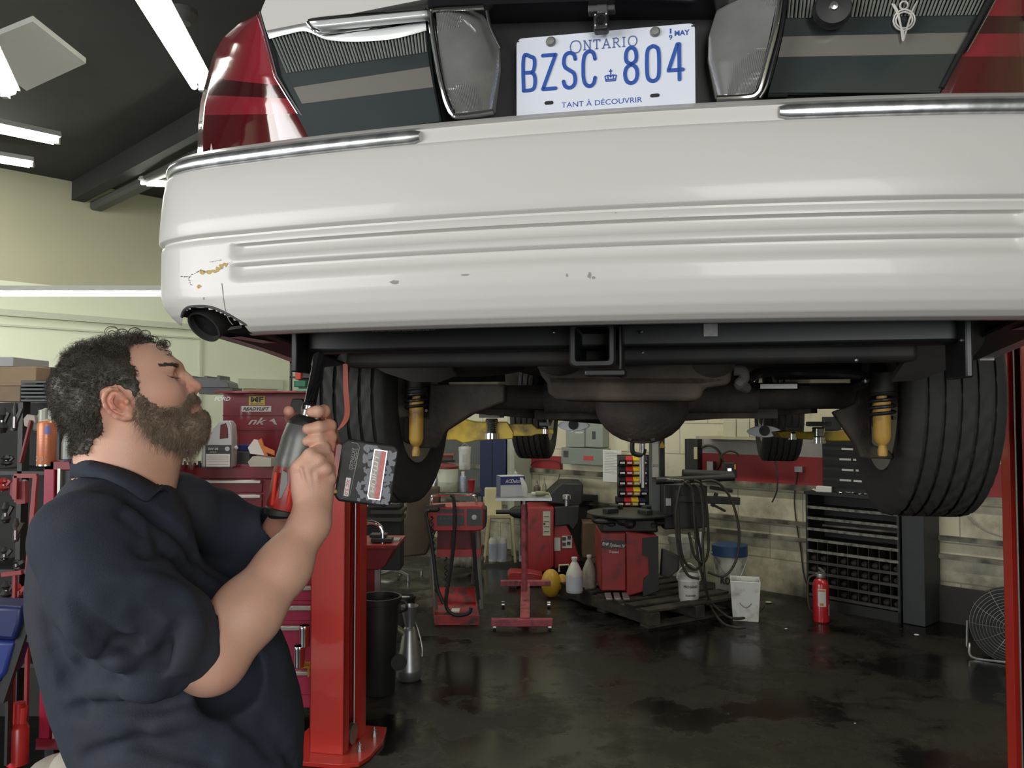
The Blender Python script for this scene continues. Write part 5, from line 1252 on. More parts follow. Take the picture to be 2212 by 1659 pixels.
def arm(col, base, pts_px, Y, pads, label=None):
    def W(px, py, yy): return (at(px, py, yy)-base) if False else Matrix.Rotation(-PSI, 4, 'Z') @ (at(px, py, yy)-base)
    b = MB()
    for poly, Y0, th in pts_px:
        P_ = [W(x, y, Y0) for x, y in poly]; n = len(P_); k = Matrix.Rotation(-PSI, 4, 'Z') @ Vector((0, th, 0)); b.add(P_+[p+k for p in P_], [tuple(range(n)), tuple(reversed(range(n, 2*n)))]+[(i, n+i, n+(i+1) % n, (i+1) % n) for i in range(n)])
    a = b.build('swing_arm', M_yel, col, bevel=.004)
    for px, yt, yb, Y0, r in pads:
        c = W(px, yb, Y0+.06); t_ = W(px, yt, Y0+.06); h = t_.z-c.z
        prof = [(r*1.1, -.012), (r*1.1, .012)]; n = 7
        for k in range(n): prof += [(r*.86, .014+(h-.03)*k/n), (r*.95, .014+(h-.03)*(k+.5)/n)]
        MB().lathe(prof+[(r*.8, h-.012)], c, n=20).build('screw_pad', mat('bright_steel', (.62, .62, .62), .18, .95, var=.1), a)
        b = MB(); b.box(t_, (r*3.2, r*3.0, .018)); b.build('pad_plate', mat('pad_grey', (.12, .12, .115), .6), a, bevel=.003)
    return W
arm(cl_, P0, [([(900, 905), (1000, 905), (1030, 912), (1096, 912), (1110, 935), (1108, 948), (1030, 952), (1000, 957), (985, 950), (900, 950)], 3.55, .12), ([(1080, 916), (1150, 916), (1160, 926), (1196, 927), (1196, 938), (1160, 938), (1148, 942), (1080, 942)], 4.25, .10)], 3.6,
    [(1062, 898, 942, 3.5, .030), (1178, 916, 932, 4.2, .018)])
arm(cr_, P1, [([(1682, 934), (1712, 930), (1740, 934), (1830, 932), (1890, 915), (2100, 915), (2100, 958), (1900, 958), (1850, 952), (1800, 953), (1740, 949), (1690, 946)], 3.2, .10), ], 3.2, [(1768, 916, 951, 3.15, .026), (1712, 926, 943, 3.15, .015)])

# ================================================================== the workshop behind
s_at = lambda py: (CAMH/((py-892)/F))/F
class K:
    """frame of a thing standing on the floor at picture point (px, py)"""
    def __init__(s, name, label, cat, px, py, group=None, rz=0, z=0, Y=None):
        p = at(px, py, Y) if Y else fl(px, py, z)
        s.s = p.y/F; s.px = px; s.py = py; s.t = thing(name, label, cat, p, rz, group); s.p = p
    def x(s, px): return (px-s.px)*s.s
    def z(s, py): return (s.py-py)*s.s
    def bx(s, x0, y0, x1, y1, d0=0, d1=.1, mb=None, taper=1):
        mb = mb or MB(); return mb.box(((s.x(x0)+s.x(x1))/2, (d0+d1)/2, (s.z(y0)+s.z(y1))/2), (abs(s.x(x1)-s.x(x0)), d1-d0, abs(s.z(y0)-s.z(y1))), taper=taper)
    def P(s, px, py, d=0): return (s.x(px), d, s.z(py))
    def poly(s, pts, d0, d1, mb=None):
        mb = mb or MB(); n = len(pts); A = [s.P(x, y, d0) for x, y in pts]; B = [s.P(x, y, d1) for x, y in pts]
        return mb.add(A+B, [tuple(range(n)), tuple(reversed(range(n, 2*n)))]+[(i, n+i, n+(i+1) % n, (i+1) % n) for i in range(n)])
def wb(px, py, off=0):
    """back wall point: (b along the wall, height)"""
    o = Vector((0, 0, CAMH))-C0; d = raydir(px, py); t = (-off-o.dot(RY))/d.dot(RY); p = o+d*t; return p.dot(RX), p.z
def on_wall(name, m, x0, y0, x1, y1, off0=0, th=.05, parent=None, bevel=0):
    b0, z1 = wb(x0, (y0+y1)/2, off0+th)[0], wb((x0+x1)/2, y0, off0+th)[1]; b1, z0 = wb(x1, (y0+y1)/2, off0+th)[0], wb((x0+x1)/2, y1, off0+th)[1]
    o = MB().box((0, 0, 0), (b1-b0, th, z1-z0)).build(name, m, parent, bevel=bevel)
    o.location = room(off0+th/2, (b0+b1)/2, (z0+z1)/2); o.rotation_euler.z = RZ; o['_d'] = 1; del o['_d']
    return o
def wdet(o, fr, m, name, lift=.002):
    """flat details on the front of a wall-mounted box: fr = list of (u0, v0, u1, v1) in 0..1"""
    xs = [v.co.x for v in o.data.vertices]; zs = [v.co.z for v in o.data.vertices]; y = min(v.co.y for v in o.data.vertices)
    W_, H_ = max(xs)-min(xs), max(zs)-min(zs); mb = MB()
    for u0, v0, u1, v1 in fr: mb.box((min(xs)+(u0+u1)/2*W_, y-lift/2, max(zs)-(v0+v1)/2*H_), ((u1-u0)*W_, lift, (v1-v0)*H_))
    return mb.build(name, m, o, smooth_=False)
M_paper = mat('paper_white', (.72, .72, .68), .7, var=.03); M_ink = mat('ink_dark', (.05, .05, .055), .6); M_inkg = mat('ink_grey', (.35, .35, .33), .6)
M_red = mat('machine_red', (.30, .018, .020), .4, var=.15, scale=6, dirt=(.06, .02, .018), dscale=8, damt=.3)
M_pink = mat('stand_faded_red', (.42, .08, .11), .5, var=.15, scale=10, dirt=(.12, .04, .045), dscale=14, damt=.4)
M_chest = mat('chest_dark_red', (.19, .010, .022), .32, var=.06, scale=3, coat=.3)
M_alu = mat('handle_aluminium', (.55, .54, .48), .35, .5, var=.1, scale=20)
M_wplast = mat('white_plastic', (.66, .67, .64), .45, var=.06, scale=8, dirt=(.30, .28, .22), dscale=9, damt=.3)
M_gplast = mat('black_grey_plastic', (.015, .0155, .0155), .5, var=.3, scale=8)
M_cream = mat('cream_plastic', (.55, .50, .30), .45, var=.06)
M_wood = mat('old_pallet_wood', (.055, .045, .034), .8, var=.4, scale=16, bump=.5, dirt=(.015, .013, .011), dscale=6, damt=.6)
M_dsteel = mat('dark_machine_steel', (.03, .03, .03), .45, .4, var=.4, scale=12)
M_yelp = mat('yellow_plastic', (.55, .33, .03), .4, var=.1)
M_gal = mat('galvanised', (.36, .37, .37), .38, .8, var=.2, scale=22)
M_hose = mat('rubber_hose', (.030, .024, .018), .55, var=.4, scale=20)
M_card = mat('cardboard', (.24, .17, .10), .8, var=.12, scale=9)
M_lab = mat('label_offwhite', (.55, .55, .52), .6, var=.08, scale=50)
# ---- on the back wall
o = on_wall('electrical_panel', mat('panel_grey', (.22, .25, .22), .5, var=.1, scale=4), 1212, 968, 1302, 1004, 0, .14, bevel=.006); tag(o, 'grey-green electrical trough on the back wall with a small red label', 'electrical box')
wdet(o, [(.55, .45, .78, .72)], mat('red_sticker', (.45, .06, .05), .5), 'sticker'); wdet(o, [(.06, .2, .18, .6)], M_ink, 'latch_outline', .001)
o = on_wall('breaker_cabinet', mat('panel_grey2', (.27, .30, .26), .5, var=.1, scale=4), 1222, 880, 1262, 966, 0, .13, bevel=.006); tag(o, 'grey breaker cabinet with white switch legend above the electrical trough', 'electrical box')
wdet(o, [(.3, .42, .42, .62), (.52, .42, .95, .47), (.52, .52, .95, .56), (.52, .61, .95, .65)], M_lab, 'legend')
o = on_wall('breaker_cabinet', MATS['panel_grey2'], 1264, 880, 1302, 966, 0, .11, bevel=.006); tag(o, 'plain grey electrical cabinet right of the one with white legend', 'electrical box')
wdet(o, [(.4, .6, .6, .8)], M_ink, 'latch')
o = on_wall('notice_paper', M_paper, 1302, 972, 1342, 1041, .15, .002); tag(o, 'sheet of printed paper hanging on the back wall beside the coloured bins', 'paper')
wdet(o, [(.1, .06+.05*k, .9 if k % 4 else .6, .075+.05*k) for k in range(14)], M_inkg, 'printed_lines', .0006)
for k, (x0, x1) in enumerate(((1562, 1589), (1591, 1618), (1620, 1647))):
    o = on_wall('wall_cabinet', mat('cabinet_cream', (.60, .58, .42), .5, var=.05), x0, 905, x1, 944, .0, .2, bevel=.003)
    tag(o, ('leftmost', 'middle', 'rightmost')[k]+' cream wall cabinet of the row over the grey and red band', 'cabinet', 'cream wall cabinets')
    wdet(o, [(.08, .05, .92, .95)], MATS['cabinet_cream'], 'door')
o = on_wall('shelf', mat('shelf_cream', (.45, .42, .28), .6), 1510, 944, 1690, 950, 0, .22); tag(o, 'narrow cream shelf under the wall cabinets', 'shelf')
o = on_wall('wall_switch_panel', M_dsteel, 1479, 948, 1507, 1018, 0, .1, bevel=.005); tag(o, 'tall black steel plate on the back wall left of the red band', 'panel'); wdet(o, [(.72, .25, .98, .62)], M_cream, 'label')
o = on_wall('power_outlet', M_gal, 1716, 1008, 1733, 1020, .02, .05); tag(o, 'small metal power outlet box on the red band', 'outlet')
o = on_wall('outlet_box', M_gal, 1527, 997, 1540, 1017, .02, .05); tag(o, 'grey conduit box on the red band left of the battery tester', 'outlet')
o = on_wall('doorway_panel', mat('doorway_grey', (.10, .105, .10), .7, var=.2), 936, 930, 1040, 1100, 0, .03); tag(o, 'dark grey steel sheet beside the blue locker', 'panel')
o = on_wall('blue_locker', mat('dark_blue_metal', (.010, .018, .07), .45, var=.2, scale=5), 1036, 935, 1092, 1075, .03, .25, bevel=.01); tag(o, 'dark blue metal locker in the corner behind the plastic chair', 'locker'); wdet(o, [(.48, 0, .51, 1)], M_black, 'door_gap')
o = on_wall('wall_pillar', mat('pillar_paint', (.40, .42, .34), .6, var=.1), 1096, 900, 1111, 1110, 0, .30); tag(o, 'narrow pale painted pillar right of the blue locker', 'pillar')
def cord(name, pts, r, label, m=None, grp=None):
    b = MB(); P_ = [Vector(p) for p in pts]; c = P_[0].copy(); b.tube([p-c for p in P_], r, 8, 6); o = b.build(name, m or M_hose); o.location = c; return tag(o, label, 'cable', grp)
def wpt(px, py, off=.03): bb, zz = wb(px, py, off); return room(off, bb, zz)
cord('electric_cable', [wpt(1722, 1018), wpt(1716, 1080), wpt(1722, 1140), wpt(1730, 1190), wpt(1736, 1240), wpt(1748, 1275)], .006, 'thin black cord hanging from the outlet down to the floor')
cord('hanging_cord', [wpt(1668, 940, .3), wpt(1672, 985, .3), wpt(1679, 1030, .3), wpt(1678, 1060, .3), wpt(1668, 1085, .3)], .007, 'loose black cord end dangling in front of the red band')
cord('wall_wire', [wpt(1204, 1045), wpt(1208, 1000), wpt(1150, 1000), wpt(1145, 1050), wpt(1140, 1070)], .004, 'thin wire looped on the wall below the hanging front tyre')
cord('wall_wire', [wpt(2090, 1115), wpt(2110, 1135), wpt(2140, 1152), wpt(2185, 1165)], .004, 'thin pale wire sagging on the wall under the rear tyre', MATS['bare_wire'])
# ---- bolt cabinet (stands against the wall)
cf = fl(1743, 1309); cfr = fl(1946, 1347); W_ = (cfr-cf).length
cab = thing('bolt_cabinet', 'large black pigeon-hole cabinet with pale shelf edges on the floor by the wall', 'cabinet', cf, math.atan2((cfr-cf).y, (cfr-cf).x))
Hh = (1309-1064)*cf.y/F; D_ = .30
b = MB(); b.box((W_/2, D_-.01, Hh/2), (W_, .02, Hh)); b.box((.01, D_/2, Hh/2), (.02, D_, Hh)); b.box((W_-.01, D_/2, Hh/2), (.02, D_, Hh)); b.box((W_/2, D_/2, Hh-.012), (W_+.02, D_+.02, .024)); b.box((W_/2, D_/2, .04), (W_, D_, .08)); b.build('cabinet_body', M_gplast, cab)
MB().box((W_+.09, D_/2+.02, Hh/2-.01), (.16, D_, Hh-.03)).build('side_cabinet', mat('dark_blue_grey', (.028, .031, .034), .55, var=.2), cab)
zs = [.10+(Hh-.14)*k/9 for k in range(9)]
for k, z in enumerate(zs):
    MB().box((W_/2, .010, z), (W_-.02, .022, .020)).build('shelf_edge', mat('shelf_edge_pale', (.20, .195, .16), .6, var=.3, scale=40, dirt=(.05, .048, .042), dscale=25, damt=.5) if k > 3 else mat('shelf_edge_dark', (.045, .043, .04), .6, var=.3), cab)
    MB().box((W_/2, D_/2, z-.004), (W_-.02, D_-.03, .008)).build('shelf', M_gplast, cab)
b = MB()
for k in range(8): b.box(((k+1)*W_/9, .16, (zs[5]+.08)/2), (.006, .26, zs[5]-.08))
b.build('divider', mat('divider_dark', (.032, .03, .028), .6), cab)
random.seed(11)
for r_ in range(4):
    b = MB()
    for k in range(9):
        if random.random() < .75: b.sph(((k+.5)*W_/9, .08, zs[r_]+.028), (W_/24, .06, .026), 8, 6)
    b.build('hardware_heap', mat('dull_parts', (.06, .05, .045), .7, var=.5, scale=60), cab)
u0 = cf+Vector((math.cos(cab.rotation_euler.z), math.sin(cab.rotation_euler.z), 0))*.10
uc = thing('drawer_cabinet', 'upper black parts cabinet with white label strips standing on the pigeon-hole cabinet', 'cabinet', (u0.x, u0.y, Hh), cab.rotation_euler.z)
Uh = .62; MB().box((.36, .20, Uh/2), (.72, .2, Uh)).build('cabinet_body', M_gplast, uc, bevel=.004)
for k in range(6):
    z = .10+k*.085; MB().box((.36, .095, z-.028), (.70, .012, .045)).build('drawer_row', M_black, uc)
    for j in range(3): 
        MB().box((.20+j*.115+(.02 if k % 2 else 0), .092, z+.002), (.095, .004, .016)).build('label_strip', M_lab, uc)
bxo = thing('small_box', 'small open white carton on top of the pigeon-hole cabinet', 'box', cab.matrix_basis @ Vector((.12, .12, Hh+.001)) if False else Vector(cf)+Vector((math.cos(cab.rotation_euler.z)*.13-math.sin(cab.rotation_euler.z)*.07, math.sin(cab.rotation_euler.z)*.13+math.cos(cab.rotation_euler.z)*.07, Hh)), -.5)
MB().box((0, 0, .022), (.12, .09, .044)).build('carton', M_paper, bxo, bevel=.003); MB().box((-.075, 0, .012), (.03, .08, .003), ry=.4).build('flap', M_paper, bxo)
random.seed(5)
for k in range(22):
    q = Vector(cf)+Vector((math.cos(cab.rotation_euler.z), math.sin(cab.rotation_euler.z), 0))*random.uniform(.25, .60)+Vector((-math.sin(cab.rotation_euler.z), math.cos(cab.rotation_euler.z), 0))*random.uniform(.01, .10)
    b = MB(); a = random.random()*6; L_ = random.uniform(.012, .03); b.cyl((0, 0, .006), (L_*math.cos(a), L_*math.sin(a), .006+random.random()*.004), .004, n=6); b.cyl((0, 0, .007), (-.004*math.cos(a), -.004*math.sin(a), .007), .007, n=6)
    o = b.build('bolt', MATS['bright_steel']); o.location = (q.x, q.y, Hh+.001); tag(o, 'loose shiny bolt in the heap on top of the pigeon-hole cabinet', 'bolt', 'loose bolts on the cabinet')
# ---- fire extinguisher
k = K('fire_extinguisher', 'red fire extinguisher standing on the floor before the pigeon-hole cabinet', 'fire extinguisher', 1774, 1343)
r = 16.5*k.s; h = k.z(1250)
MB().lathe([(r*.9, 0), (r, .008), (r, h-.05), (r*.85, h-.02), (r*.45, h), (r*.4, h+.02)], (0, 0, 0), n=28).build('cylinder', mat('extinguisher_red', (.42, .012, .02), .3, coat=.4, var=.05), k.t)
b = MB().lathe([(r*.62, 0), (r*.66, .012), (r*.62, .03), (r*.3, .034)], (0, 0, h+.005), n=16); b.box((0, -.02, h+.045), (.02, .08, .012)); b.box((0, -.02, h+.062), (.018, .10, .008), rx=.2); b.build('valve_head', M_gal, k.t)
MB().tube([(-.01, 0, h+.02), (-r*1.5, 0, h), (-r*1.7, 0, h*.6), (-r*1.5, 0, h*.3), (-r*1.1, 0, h*.22)], .009, 8, 5).build('hose', M_hose, k.t)
b = MB()
for i in range(-3, 4): pass
lb = MB(); rows = [[(r*1.01*math.sin(a), -r*1.01*math.cos(a), z) for a in [(-.75+.15*j) for j in range(8)]] for z in (h*.38, h*.78)]; lb.grid(rows, (0, .0005, 0)); lb.build('label', M_lab, k.t)
lb = MB(); lb.grid([[(r*1.015*math.sin(a), -r*1.015*math.cos(a), z) for a in [(-.7+.15*j) for j in range(7)]] for z in (h*.72, h*.76)], (0, .0005, 0)); lb.grid([[(r*1.015*math.sin(a), -r*1.015*math.cos(a), z) for a in [(-.5+.15*j) for j in range(4)]] for z in (h*.40, h*.46)], (0, .0005, 0)); lb.build('label_print', mat('label_orange', (.55, .2, .05), .5), k.t)
lb = MB(); lb.grid([[(r*1.01*math.sin(a), -r*1.01*math.cos(a), z) for a in (.75, .9, 1.05, 1.2)] for z in (h*.16, h*.42)], (0, .0005, 0)); lb.build('label', M_lab, k.t)
# ---- fan at the right edge
k = K('floor_fan', 'round wire floor fan at the right edge beside the lift column', 'fan', 2160, 1424, rz=-.5)
c = Vector((.07, .0, k.z(1352))); R = .24
b = MB()
for i in range(12): b.tube([c+Vector((R*(1-i*.078)*math.cos(t), -.07*math.sqrt(max(0, 1-(1-i*.078)**2)), R*(1-i*.078)*math.sin(t))) for t in [2*PI*j/20 for j in range(20)]], .0018, 5, 2, closed=True)
for i in range(12): t = 2*PI*i/12; b.tube([c+Vector((.02*math.cos(t), -.07, .02*math.sin(t))), c+Vector((R*.6*math.cos(t), -.055, R*.6*math.sin(t))), c+Vector((R*math.cos(t), 0, R*math.sin(t))), c+Vector((R*math.cos(t), .08, R*math.sin(t)))], .002, 5, 3)
b.build('guard', M_gal, k.t)
MB().lathe([(R, 0), (R+.006, .02), (R, .09), (R*.95, .09)], c, (0, 1, 0), 36).build('drum', M_dsteel, k.t)
MB().tube([c+Vector((-R-.01, .04, 0)), c+Vector((-R-.015, .03, -R*.7)), (-.17, -.02, .08), (-.16, -.08, .012), (.0, -.1, .010), (.25, -.1, .010)], .008, 8, 5).build('stand', M_gal, k.t)
b = MB()
for i in range(4): b.bar(c+Vector((0, .05, 0)), c+Vector((R*.85*math.cos(i*PI/2+.4), .05, R*.85*math.sin(i*PI/2+.4))), .09, .006)
b.build('blade', M_gplast, k.t)
# ---- pallet
pf = fl(1405, 1360); pa = Vector((-.508, .861, 0)); pb_ = Vector((.861, .508, 0))
pal = thing('pallet', 'dark oily wooden pallet lying under the tyre machine', 'pallet', pf, math.atan2(pb_.y, pb_.x))
for j in range(7): MB().box((.50, .07+j*.18, .125), (1.0, .11, .02)).build('deck_board', M_wood, pal, bevel=.003)
for x in (.05, .5, .95):
    MB().box((x, .62, .068), (.09, 1.24, .092)).build('stringer', M_wood, pal, bevel=.003)
for j in (0, 3, 6): MB().box((.50, .07+j*.18, .011), (1.0, .10, .02)).build('bottom_board', M_wood, pal)
PZ = .135
def on_pallet(px, py): return fl(px, py, PZ)
# ---- tyre changer
k = K('tyre_changer', 'red tyre changing machine with turntable and tall arm on the pallet', 'tyre changer', 1360, 1288, z=PZ)
k.bx(1298, 1152, 1352, 1276, -.02, .42).build('body', M_red, k.t, bevel=.01)
b = k.poly([(1352, 1150), (1420, 1158), (1420, 1270), (1352, 1290)], .0, .42); b.build('side_body', M_red, k.t, bevel=.01)
k.poly([(1388, 1165), (1422, 1160), (1422, 1275), (1388, 1288), (1390, 1250), (1402, 1240), (1400, 1205), (1388, 1200)], -.012, .01).build('kick_pad', M_gplast, k.t)
b = MB(); text(b, 'EHP System IV', k.P(1326, 1179, -.022), (1, 0, -.12), (.05, 0, 1), .185, .035, .002, .2, .02); text(b, '2 speed', k.P(1326, 1193, -.022), (1, 0, -.08), (0, 0, 1), .075, .026, .002, .0, .02); b.build('lettering', M_paper, k.t, smooth_=False)
k.bx(1300, 1168, 1350, 1186, -.022, -.018).build('badge_plate', mat('badge_dark', (.03, .01, .012), .4), k.t)
c = k.P(1372, 1117, .25); MB().lathe([(.0, -.04), (.12, -.04), (.14, -.02), (.36, -.012), (.36, .0), (.1, .01), (0, .012)], c, (.0, 0, 1), 36).build('turntable', M_dsteel, k.t)
for i in range(4):
    t = i*PI/2+.5; MB().box((c[0]+.2*math.cos(t), c[1]+.2*math.sin(t), c[2]+.02), (.12, .07, .05), rz=t).build('clamp', M_gplast, k.t, bevel=.008)
k.bx(1300, 1124, 1425, 1154, .02, .40, taper=.9).build('table_base', M_gplast, k.t, bevel=.02)
for i in range(3): MB().box(k.P(1312+i*18, 1283, -.09), (.05, .12, .015), rx=.2).build('pedal', M_gal, k.t, bevel=.003)
k.bx(1422, 948, 1442, 1145, .30, .42).build('column', mat('column_label_grey', (.10, .11, .10), .5), k.t, bevel=.004)
k.bx(1424, 955, 1438, 1040, .292, .30).build('column_label', M_lab, k.t)
b = MB()
for yy in (962, 1014): text(b, '20-21', k.P(1431, yy, .291), (1, 0, 0), (0, 0, 1), .045, .022, .001)
b.build('lettering', M_ink, k.t, smooth_=False)
k.bx(1442, 942, 1456, 1150, .36, .50).build('mast', M_gplast, k.t, bevel=.01)
b = MB(); b.cyl(k.P(1397, 950, .15), k.P(1397, 1060, .15), .018); b.cyl(k.P(1391, 950, .15), k.P(1391, 1050, .15), .008); b.build('tool_rod', M_steel, k.t)
MB().tube([k.P(1378, 945, .15), k.P(1373, 965, .15), k.P(1376, 984, .15), k.P(1395, 988, .15), k.P(1400, 975, .15)], .02, 8, 5).build('arm_handle', M_gplast, k.t)
MB().cyl(k.P(1420, 1043, .05), k.P(1590, 1035, .05), .030, n=14).build('horizontal_arm', M_gplast, k.t)
MB().cyl(k.P(1440, 1040, .0), k.P(1478, 1043, .0), .014, n=12).build('chrome_slide', M_chrome, k.t)
MB().cyl(k.P(1480, 1028, .08), k.P(1588, 1032, .08), .036, n=14).build('air_tank', M_gplast, k.t)
b = MB(); b.bar(k.P(1470, 1082, .1), k.P(1605, 1088, .1), .05, .06); b.bar(k.P(1540, 1058, .1), k.P(1590, 1066, .1), .03, .03); b.bar(k.P(1545, 1095, .1), k.P(1574, 1110, .1), .03, .02); b.bar(k.P(1555, 1070, .1), k.P(1545, 1100, .1), .03, .03); b.build('helper_arm', M_gplast, k.t, bevel=.006)
k.poly([(1440, 1050), (1535, 1055), (1535, 1145), (1500, 1148), (1440, 1150)], .10, .25).build('pressure_cabinet', M_gplast, k.t, bevel=.01)
k.bx(1444, 1082, 1455, 1098, .095, .10).build('white_tag', M_lab, k.t)
k.poly([(1434, 1190), (1470, 1205), (1470, 1235), (1448, 1252), (1430, 1248)], .05, .12).build('bead_breaker', mat('dirty_grey', (.05, .05, .048), .7, var=.4), k.t, bevel=.01)
k.poly([(1441, 975), (1449, 960), (1457, 975)], .345, .35).build('warning_triangle', M_yelp, k.t)
TCY = k.p.y
b = MB(); random.seed(8)
for i in range(12): b.sph(k.P(1296+i*13, 1134+random.uniform(-6, 6), random.uniform(-.02, .2)), (random.uniform(.04, .09), .07, random.uniform(.02, .045)), 10, 7)
b.build('rag_pile', mat('oily_rag', (.018, .018, .019), .6, var=.5, scale=30), k.t)
q = K('floor_jack', 'low red floor jack lying behind the work stand pole', 'jack', 1135, 1268); q.poly([(1096, 1242), (1104, 1236), (1150, 1238), (1172, 1244), (1172, 1262), (1140, 1268), (1100, 1262)], 0, .2).build('frame', M_red, q.t, bevel=.01); MB().cyl(q.P(1110, 1264, -.02), q.P(1110, 1264, .22), .03, n=16).build('wheel', M_dsteel, q.t)
# hoses looped over the arm
hz = [([(1462, 1060), (1466, 1120), (1470, 1180), (1480, 1215), (1500, 1230), (1516, 1215), (1508, 1160), (1500, 1090), (1488, 1042), (1476, 1048)], 'innermost'), ([(1478, 1042), (1496, 1060), (1500, 1120), (1506, 1190), (1516, 1240), (1526, 1280), (1545, 1310), (1580, 1335), (1625, 1330), (1650, 1310)], 'trailing to the floor bucket'),
      ([(1500, 1038), (1516, 1048), (1526, 1090), (1530, 1150), (1530, 1190), (1520, 1215), (1500, 1200), (1488, 1150)], 'middle'), ([(1515, 1040), (1545, 1040), (1568, 1060), (1584, 1090), (1596, 1140), (1594, 1195), (1580, 1230), (1560, 1245), (1530, 1236)], 'widest on the right'), ([(1470, 1050), (1460, 1110), (1466, 1190), (1484, 1240), (1510, 1250)], 'leftmost'), ([(1496, 1045), (1512, 1060), (1520, 1120), (1518, 1180), (1524, 1260), (1536, 1310), (1560, 1345), (1590, 1356), (1610, 1355)], 'reaching the floor')]
for i, (pts, w_) in enumerate(hz):
    P_ = [at(x, y, (TCY-.12-.02*i) if y < 1290 else min(TCY-.12, CAMH/((y-888)/F))) for x, y in pts]
    for p in P_: p.z = max(p.z, .012)
    cord('air_hose', P_, .0105, 'coil of brown rubber hose over the machine arm, the %s loop' % w_, None, 'rubber hoses on the tyre machine')
# ---- coloured bins
k = K('bin_rack', 'black rack holding rows of coloured small-parts bins', 'rack', 1380, 1130, Y=7.92)
k.bx(1338, 985, 1420, 1130, .12, .14).build('back_plate', M_gplast, k.t)
cm = [mat('bin_black', (.015, .015, .017), .4), mat('bin_red', (.45, .02, .03), .4), mat('bin_yellow', (.66, .48, .03), .4), mat('bin_blue', (.02, .02, .06), .4)]
nm_ = ['black', 'red', 'yellow', 'blue-black']; rn = ['top', 'second', 'third', 'fourth', 'fifth', 'bottom']
for r_ in range(6):
    for c_ in range(4):
        x0 = 1337+c_*15.5+(-4 if r_ > 3 else 0); y0 = 987+r_*22
        b = MB(); X0, X1 = k.x(x0), k.x(x0+15); Z0, Z1 = k.z(y0+18), k.z(y0)
        dd = .12; w_ = X1-X0; pr = [(0, 0), (-dd, 0), (-dd-.03, (Z1-Z0)*.55), (-dd+.02, (Z1-Z0)), (0, (Z1-Z0))]
        b.add([(X, y+.12, Z0+z) for X in (X0, X1) for y, z in pr], [(0,1,2,3,4), (9,8,7,6,5)]+[(i, 5+i, 5+(i+1) % 5, (i+1) % 5) for i in range(5)])
        o = b.build('storage_bin', cm[c_]); o.location = k.p; tag(o, '%s plastic parts bin in the %s row of the rack' % (nm_[c_], rn[r_]), 'bin', 'coloured parts bins')
        MB().box(((X0+X1)/2, -.032+.002, Z0+(Z1-Z0)*.26), (w_*.7, .003, (Z1-Z0)*.22)).build('bin_label', M_lab, o)
# ---- buckets and jugs
def bucket(px, py, wd, ht, label, m=None, z=0, taper=.86, band=None, handle=True, txt=None, square=False, group=None, name='bucket', lid=None):
    k = K(name, label, 'bucket', px, py, group, z=z); s = k.s; r = wd/2*s; h = ht*s; n = 4 if square else 28
    if square:
        b = MB(); rr = lambda f, z: [(f*r*sx*(1-.0), f*r*sy, z) for sx, sy in ((-1, -1), (1, -1), (1, 1), (-1, 1))]
        vs = rr(taper, 0)+rr(1, h)+rr(.93, h)+rr(taper*.93, .01); b.add(vs, [(3,2,1,0)]+[(i, (i+1) % 4, 4+(i+1) % 4, 4+i) for i in range(4)]+[(4+i, 4+(i+1) % 4, 8+(i+1) % 4, 8+i) for i in range(4)]+[(8+i, 8+(i+1) % 4, 12+(i+1) % 4, 12+i) for i in range(4)]+[(12, 13, 14, 15)])
        o = b.build('pail', m or M_wplast, k.t, bevel=.012, seg=3); k.t.rotation_euler.z = -.25
    else:
        o = MB().lathe([(r*taper*.97, 0), (r*taper, .01), (r*.95, h*.78), (r*1.03, h*.79), (r*1.03, h*.83), (r*.97, h*.84), (r*.99, h*.97), (r*1.04, h), (r*.95, h), (r*taper*.92, .02), (0, .02)], n=28).build('pail', m or M_wplast, k.t)
    if handle: 
        up = handle == 'up'
        MB().tube([(-r*1.05, 0, h*.86), (-r*.8, -r*.5 if not up else 0, h*.86+(.3*h if up else -.2*h)), (0, -r*1.08 if not up else 0, h*.86+(.55*h if up else -.5*h)), (r*.8, -r*.5 if not up else 0, h*.86+(.3*h if up else -.2*h)), (r*1.05, 0, h*.86)], .006 if up else .0035, 8, 6).build('handle', M_wplast if up else M_gal, k.t)
    if band: MB().lathe([(r*1.045, 0), (r*1.045, h*.2), (r*.9, h*.21)], (0, 0, h*.80), n=28).build('lid_band', band, k.t)
    if txt:
        mm = MB()
        for t_, zz, ww, hh in txt[1]: 
            text(mm, t_, (0, -r*.985 if not square else -r, h*zz), (1, 0, 0), (0, 0, 1), ww*r, hh*h, .004, 0, .03)
        # wrap round the pail
        mm.v = [(v[0]*1.0, -math.sqrt(max(0, (r*(taper+(1-taper)*v[2]/h)*1.015)**2-v[0]**2)) if abs(v[0]) < r*.95 else v[1], v[2]) for v in mm.v]
        mm.build('lettering', txt[0], k.t, smooth_=False)
    return k
bucket(1488, 1300, 48, 58, 'small white pail with raised white handle on the pallet', z=PZ-.03, handle='up', txt=(M_ink, (('PRO HAND', .62, 1.2, .10), ('CLEANER', .30, .9, .07))))
bucket(1610, 1336, 62, 84, 'square white bucket with wire handle on the floor', square=True, taper=.84)
bucket(1577, 1290, 72, 112, 'grimy white bucket with blue rim and dark lettering near the wall', band=mat('blue_lid', (.015, .05, .13), .45), txt=(M_ink, (('ROBALO', .36, 1.4, .14),)), m=mat('grimy_white', (.55, .54, .48), .6, var=.2, scale=12, dirt=(.10, .09, .07), dscale=12, damt=.35), taper=.8)
kb = K('bucket', 'white bucket hanging behind the hoses at the side of the tyre machine', 'bucket', 1470, 1203, Y=TCY+.45); r = 26*kb.s
MB().lathe([(r*.82, 0), (r*.95, .13), (r*1.03, .135), (r, .18), (r*.93, .18), (r*.8, .02), (0, .02)], n=24).build('pail', M_wplast, kb.t)
